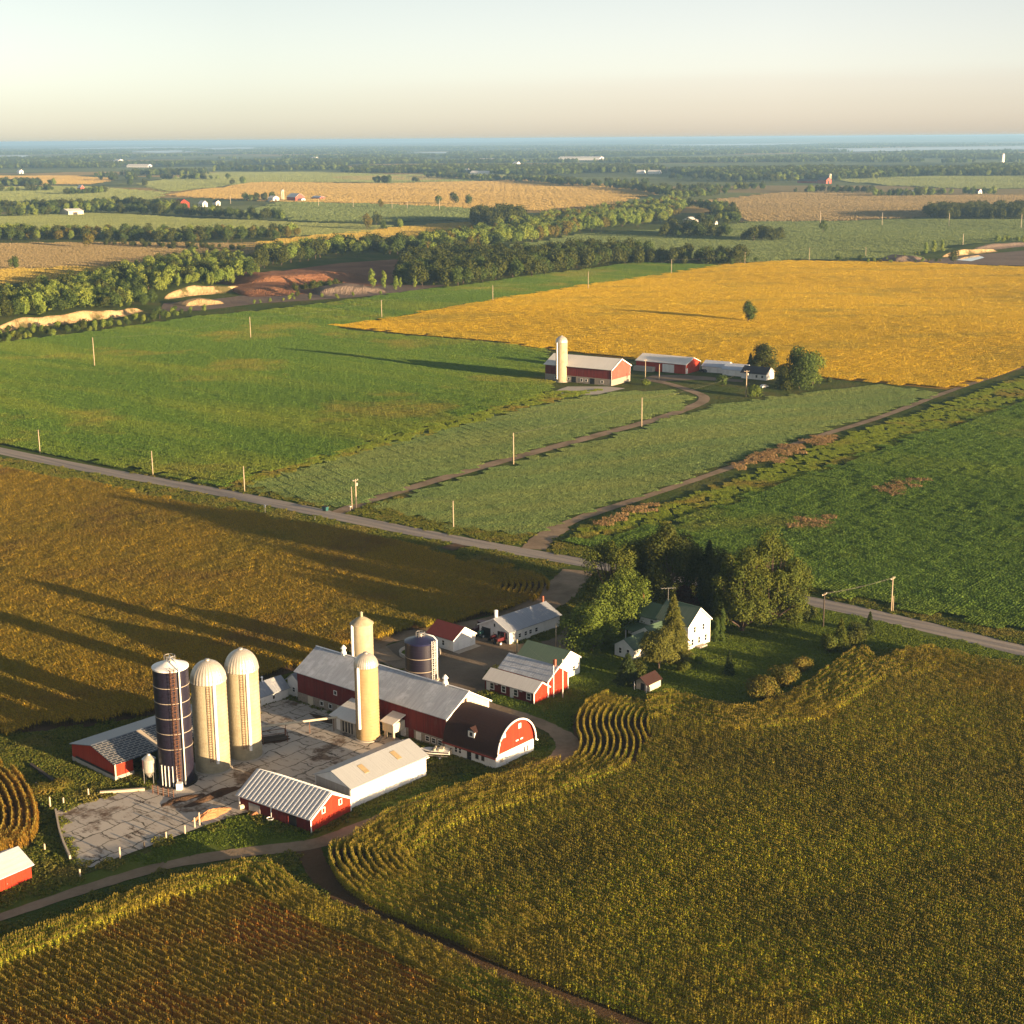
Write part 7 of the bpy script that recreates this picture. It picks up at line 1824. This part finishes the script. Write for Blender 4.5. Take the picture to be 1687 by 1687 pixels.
# --- boat on a trailer
q = at(716, 1250); rt = empty('motor_boat', q + Vector((0, .6, 0)), R(172)); tag(rt, 'white motor boat with a dark stripe parked between barn and white shed', 'boat')
def hull(L, Wd, H, z0, n=12):
    V, F = [], []
    for i in range(n + 1):
        t = i / n; x = L * (t - .5); w = Wd / 2 * (1 - max(0, (t - .45) / .55) ** 2.2) * (0.92 + .08 * t); k = z0 + H * .55 * max(0, (t - .6) / .4) ** 2
        V += [(x, -w, z0 + H * (1 + .12 * t)), (x, -w * .82, z0 + H * .45 + (k - z0) * .5), (x, 0, k), (x, w * .82, z0 + H * .45 + (k - z0) * .5), (x, w, z0 + H * (1 + .12 * t))]
    for i in range(n):
        for j in range(4): a = i * 5 + j; F.append((a, a + 1, a + 6, a + 5))
    F.append((4, 3, 2, 1, 0)); return V, F
V, F = hull(5.6, 2.2, .95, .6); b = MB(); b.add(V, F); h_ = b.build('hull', MAT['white_metal'], rt, smooth=False)
b = MB(); dk = [V[i * 5] for i in range(13)]; dr = [V[i * 5 + 4] for i in range(13)]
b.add([(p[0], p[1] * .97, p[2] - .03) for p in dk] + [(p[0], p[1] * .97, p[2] - .03) for p in dr], [(i, i + 1, 14 + i, 13 + i) for i in range(12)]); b.build('deck', MAT['white_wall'], rt)
b = MB()
for s_, col_ in ((0, 0), (4, 0)):
    for i in range(12):
        p, q_ = Vector(V[i * 5 + s_]), Vector(V[(i + 1) * 5 + s_]); b.bar(p - Vector((0, 0, .18)), q_ - Vector((0, 0, .18)), .07, .24)
b.build('stripe', MAT['navy'], rt)
b = MB(); b.box(-1.7, -.75, 1.52, -.9, .75, 1.95); b.box(-.3, -.8, 1.52, .0, .8, 2.0); b.build('seat', MAT['cream_board'], rt)
b = MB(); b.add([(.5, -.85, 1.6), (.5, .85, 1.6), (.15, .7, 2.15), (.15, -.7, 2.15), (.56, -.85, 1.6), (.56, .85, 1.6), (.21, .7, 2.15), (.21, -.7, 2.15)], [(0, 1, 2, 3), (7, 6, 5, 4), (0, 4, 5, 1), (1, 5, 6, 2), (2, 6, 7, 3), (3, 7, 4, 0)]); b.build('windscreen', MAT['glass'], rt)
b = MB(); b.box(-3.2, -.25, .8, -2.85, .25, 1.9); b.build('outboard_motor', MAT['black'], rt)
tr = empty('boat_trailer', q + Vector((0, .6, 0)), R(172)); tag(tr, 'low steel trailer carrying the white motor boat', 'trailer')
b = MB(); b.bar((-2.6, -.6, .5), (2.4, -.3, .5), .12); b.bar((-2.6, .6, .5), (2.4, .3, .5), .12); b.bar((2.3, 0, .5), (3.9, 0, .5), .12); b.bar((-1.2, -1, .45), (-1.2, 1, .45), .1); b.build('frame', MAT['steel'], tr)
for s in (-1, 1):
    b = MB(); b.tube([(-1.2, s * 1.0, .35), (-1.2, s * 1.2, .35)], .35, 18); w_ = b.build('wheel', MAT['black'], tr); b = MB(); b.tube([(-1.2, s * 1.19, .35), (-1.2, s * 1.22, .35)], .18, 12); b.build('rim', MAT['white_metal'], w_)

# --- machinery in and by the long white outbuilding
def tractor(p, rot, mat, label):
    q = at(*p); rt = empty('tractor', q, R(rot)); tag(rt, label, 'tractor')
    b = MB(); b.add([(0, -.4, .8), (1.9, -.35, .85), (1.9, .35, .85), (0, .4, .8), (0, -.45, 1.6), (1.9, -.35, 1.45), (1.9, .35, 1.45), (0, .45, 1.6)], [(0, 3, 2, 1), (4, 5, 6, 7), (0, 1, 5, 4), (1, 2, 6, 5), (2, 3, 7, 6), (3, 0, 4, 7)]); b.build('hood', MAT[mat], rt)
    b = MB()
    for x_ in (-1.4, -.05):
        for y_ in (-.65, .65): b.bar((x_, y_, .9), (x_ * .95, y_ * .92, 2.5), .1)
    b.box(-1.5, -.75, 2.5, .1, .75, 2.62); cb = b.build('cab', MAT[mat], rt); b = MB(); b.box(-1.35, -.6, 1.4, -.1, .6, 2.45); b.build('cab_glass', MAT['glass'], cb)
    for x_, r_w, wd in ((-.9, .8, .45), (1.5, .5, .3)):
        for s in (-1, 1):
            b = MB(); b.tube([(x_, s * .7, r_w), (x_, s * (.7 + wd), r_w)], r_w, 20); w_ = b.build('wheel', MAT['black'], rt); b = MB(); b.tube([(x_, s * (.7 + wd) - .01 * s, r_w), (x_, s * (.72 + wd), r_w)], r_w * .5, 14); b.build('rim', MAT['white_metal'], w_)
    b = MB(); b.tube([(1.2, .1, 1.5), (1.2, .1, 2.3)], .06, 8); b.build('exhaust', MAT['black'], rt)
tractor((828, 1060), 225, 'red_paint', 'dark red tractor at the right bay of the long white outbuilding')
tractor((818, 1055), 232, 'red_paint', 'second dark red tractor, just left of the right bay of the long white outbuilding')
tractor((799, 1048), 225, 'teal_paint', 'teal tractor at the left bay of the long white outbuilding')
tractor((790, 1042), 225, 'red_paint', 'red tractor at the left corner of the long white outbuilding')
# car and trailer at the far farm
def car(p, rot, mat, label):
    q = at(*p); rt = empty('car', q, R(rot)); tag(rt, label, 'car')
    prof = [(-2.2, .35), (2.2, .35), (2.25, .75), (1.2, .95), (.6, 1.45), (-1.3, 1.5), (-2.0, 1.0), (-2.25, .9)]
    b = MB(); n = len(prof); b.add([(p_[0], -.85, p_[1]) for p_ in prof] + [(p_[0], .85, p_[1]) for p_ in prof], [tuple(range(n)), tuple(range(2 * n - 1, n - 1, -1))] + [((i + 1) % n, i, i + n, (i + 1) % n + n) for i in range(n)]); b.build('body', MAT[mat], rt)
    for s in (-1, 1): b = MB(); b.box(-1.4, s * .853 - .01, 1.02, .6, s * .853 + .01, 1.38); b.build('window', MAT['glass'], rt)
    for x_ in (-1.4, 1.4):
        for s in (-1, 1): b = MB(); b.tube([(x_, s * .7, .33), (x_, s * .9, .33)], .33, 16); b.build('wheel', MAT['black'], rt)
car((1259, 639), 40, 'white_metal', 'white car parked beside the far cottage trees')
car((1158, 613), 120, 'slate_roof', 'dark car between the wide red shed and the garages of the far farm')
q = at(1059, 609); rt = empty('livestock_trailer', q, R(140)); tag(rt, 'pale box trailer in front of the wide red shed of the far farm', 'trailer')
b = MB(); b.box(-3, -1.2, .6, 3, 1.2, 2.8); b.build('body', MAT['concrete'], rt); b = MB(); b.bar((3, 0, .7), (4.6, 0, .6), .15); b.build('hitch', MAT['steel'], rt)
for x_ in (-.6, .5):
    for s in (-1, 1): b = MB(); b.tube([(x_, s * 1.0, .4), (x_, s * 1.22, .4)], .4, 14); b.build('wheel', MAT['black'], rt)

# ------------------------------------------------------------------ lakes, mist on the plain, haze
MAT['lake'] = M('misty_lake', (0.30, 0.34, 0.36), (0.42, 0.44, 0.44), 0.002, rough=.25, spec=.6, coord='w')
for pp, lab in zip(LAKES, ['long pale lake below the ridge at the right', 'thin pale lake at the centre right horizon', 'pale strip of lake at the far left', 'thin pale lake at the left horizon', 'small pale lake left of the centre', 'pale pond among the left far woods', 'small pale lake at the centre far woods']):
    sheet('lake', px(*pp), MAT['lake'], 1.5, lab, 'lake', cell=900)

mh, nt = newmat('thin_haze'); out = nd(nt, 'ShaderNodeOutputMaterial'); pv = nd(nt, 'ShaderNodeVolumePrincipled')
pv.inputs['Color'].default_value = (.36, .64, 1.0, 1); pv.inputs['Density'].default_value = 0.00006; pv.inputs['Anisotropy'].default_value = 0.2
nt.links.new(pv.outputs[0], out.inputs['Volume'])
b = MB(); b.box(-61000, -2500, -12, 61000, 61000, 116)
o = b.build('haze', mh); tag(o, 'thin blue morning haze over the whole plain', 'haze', kind='stuff')
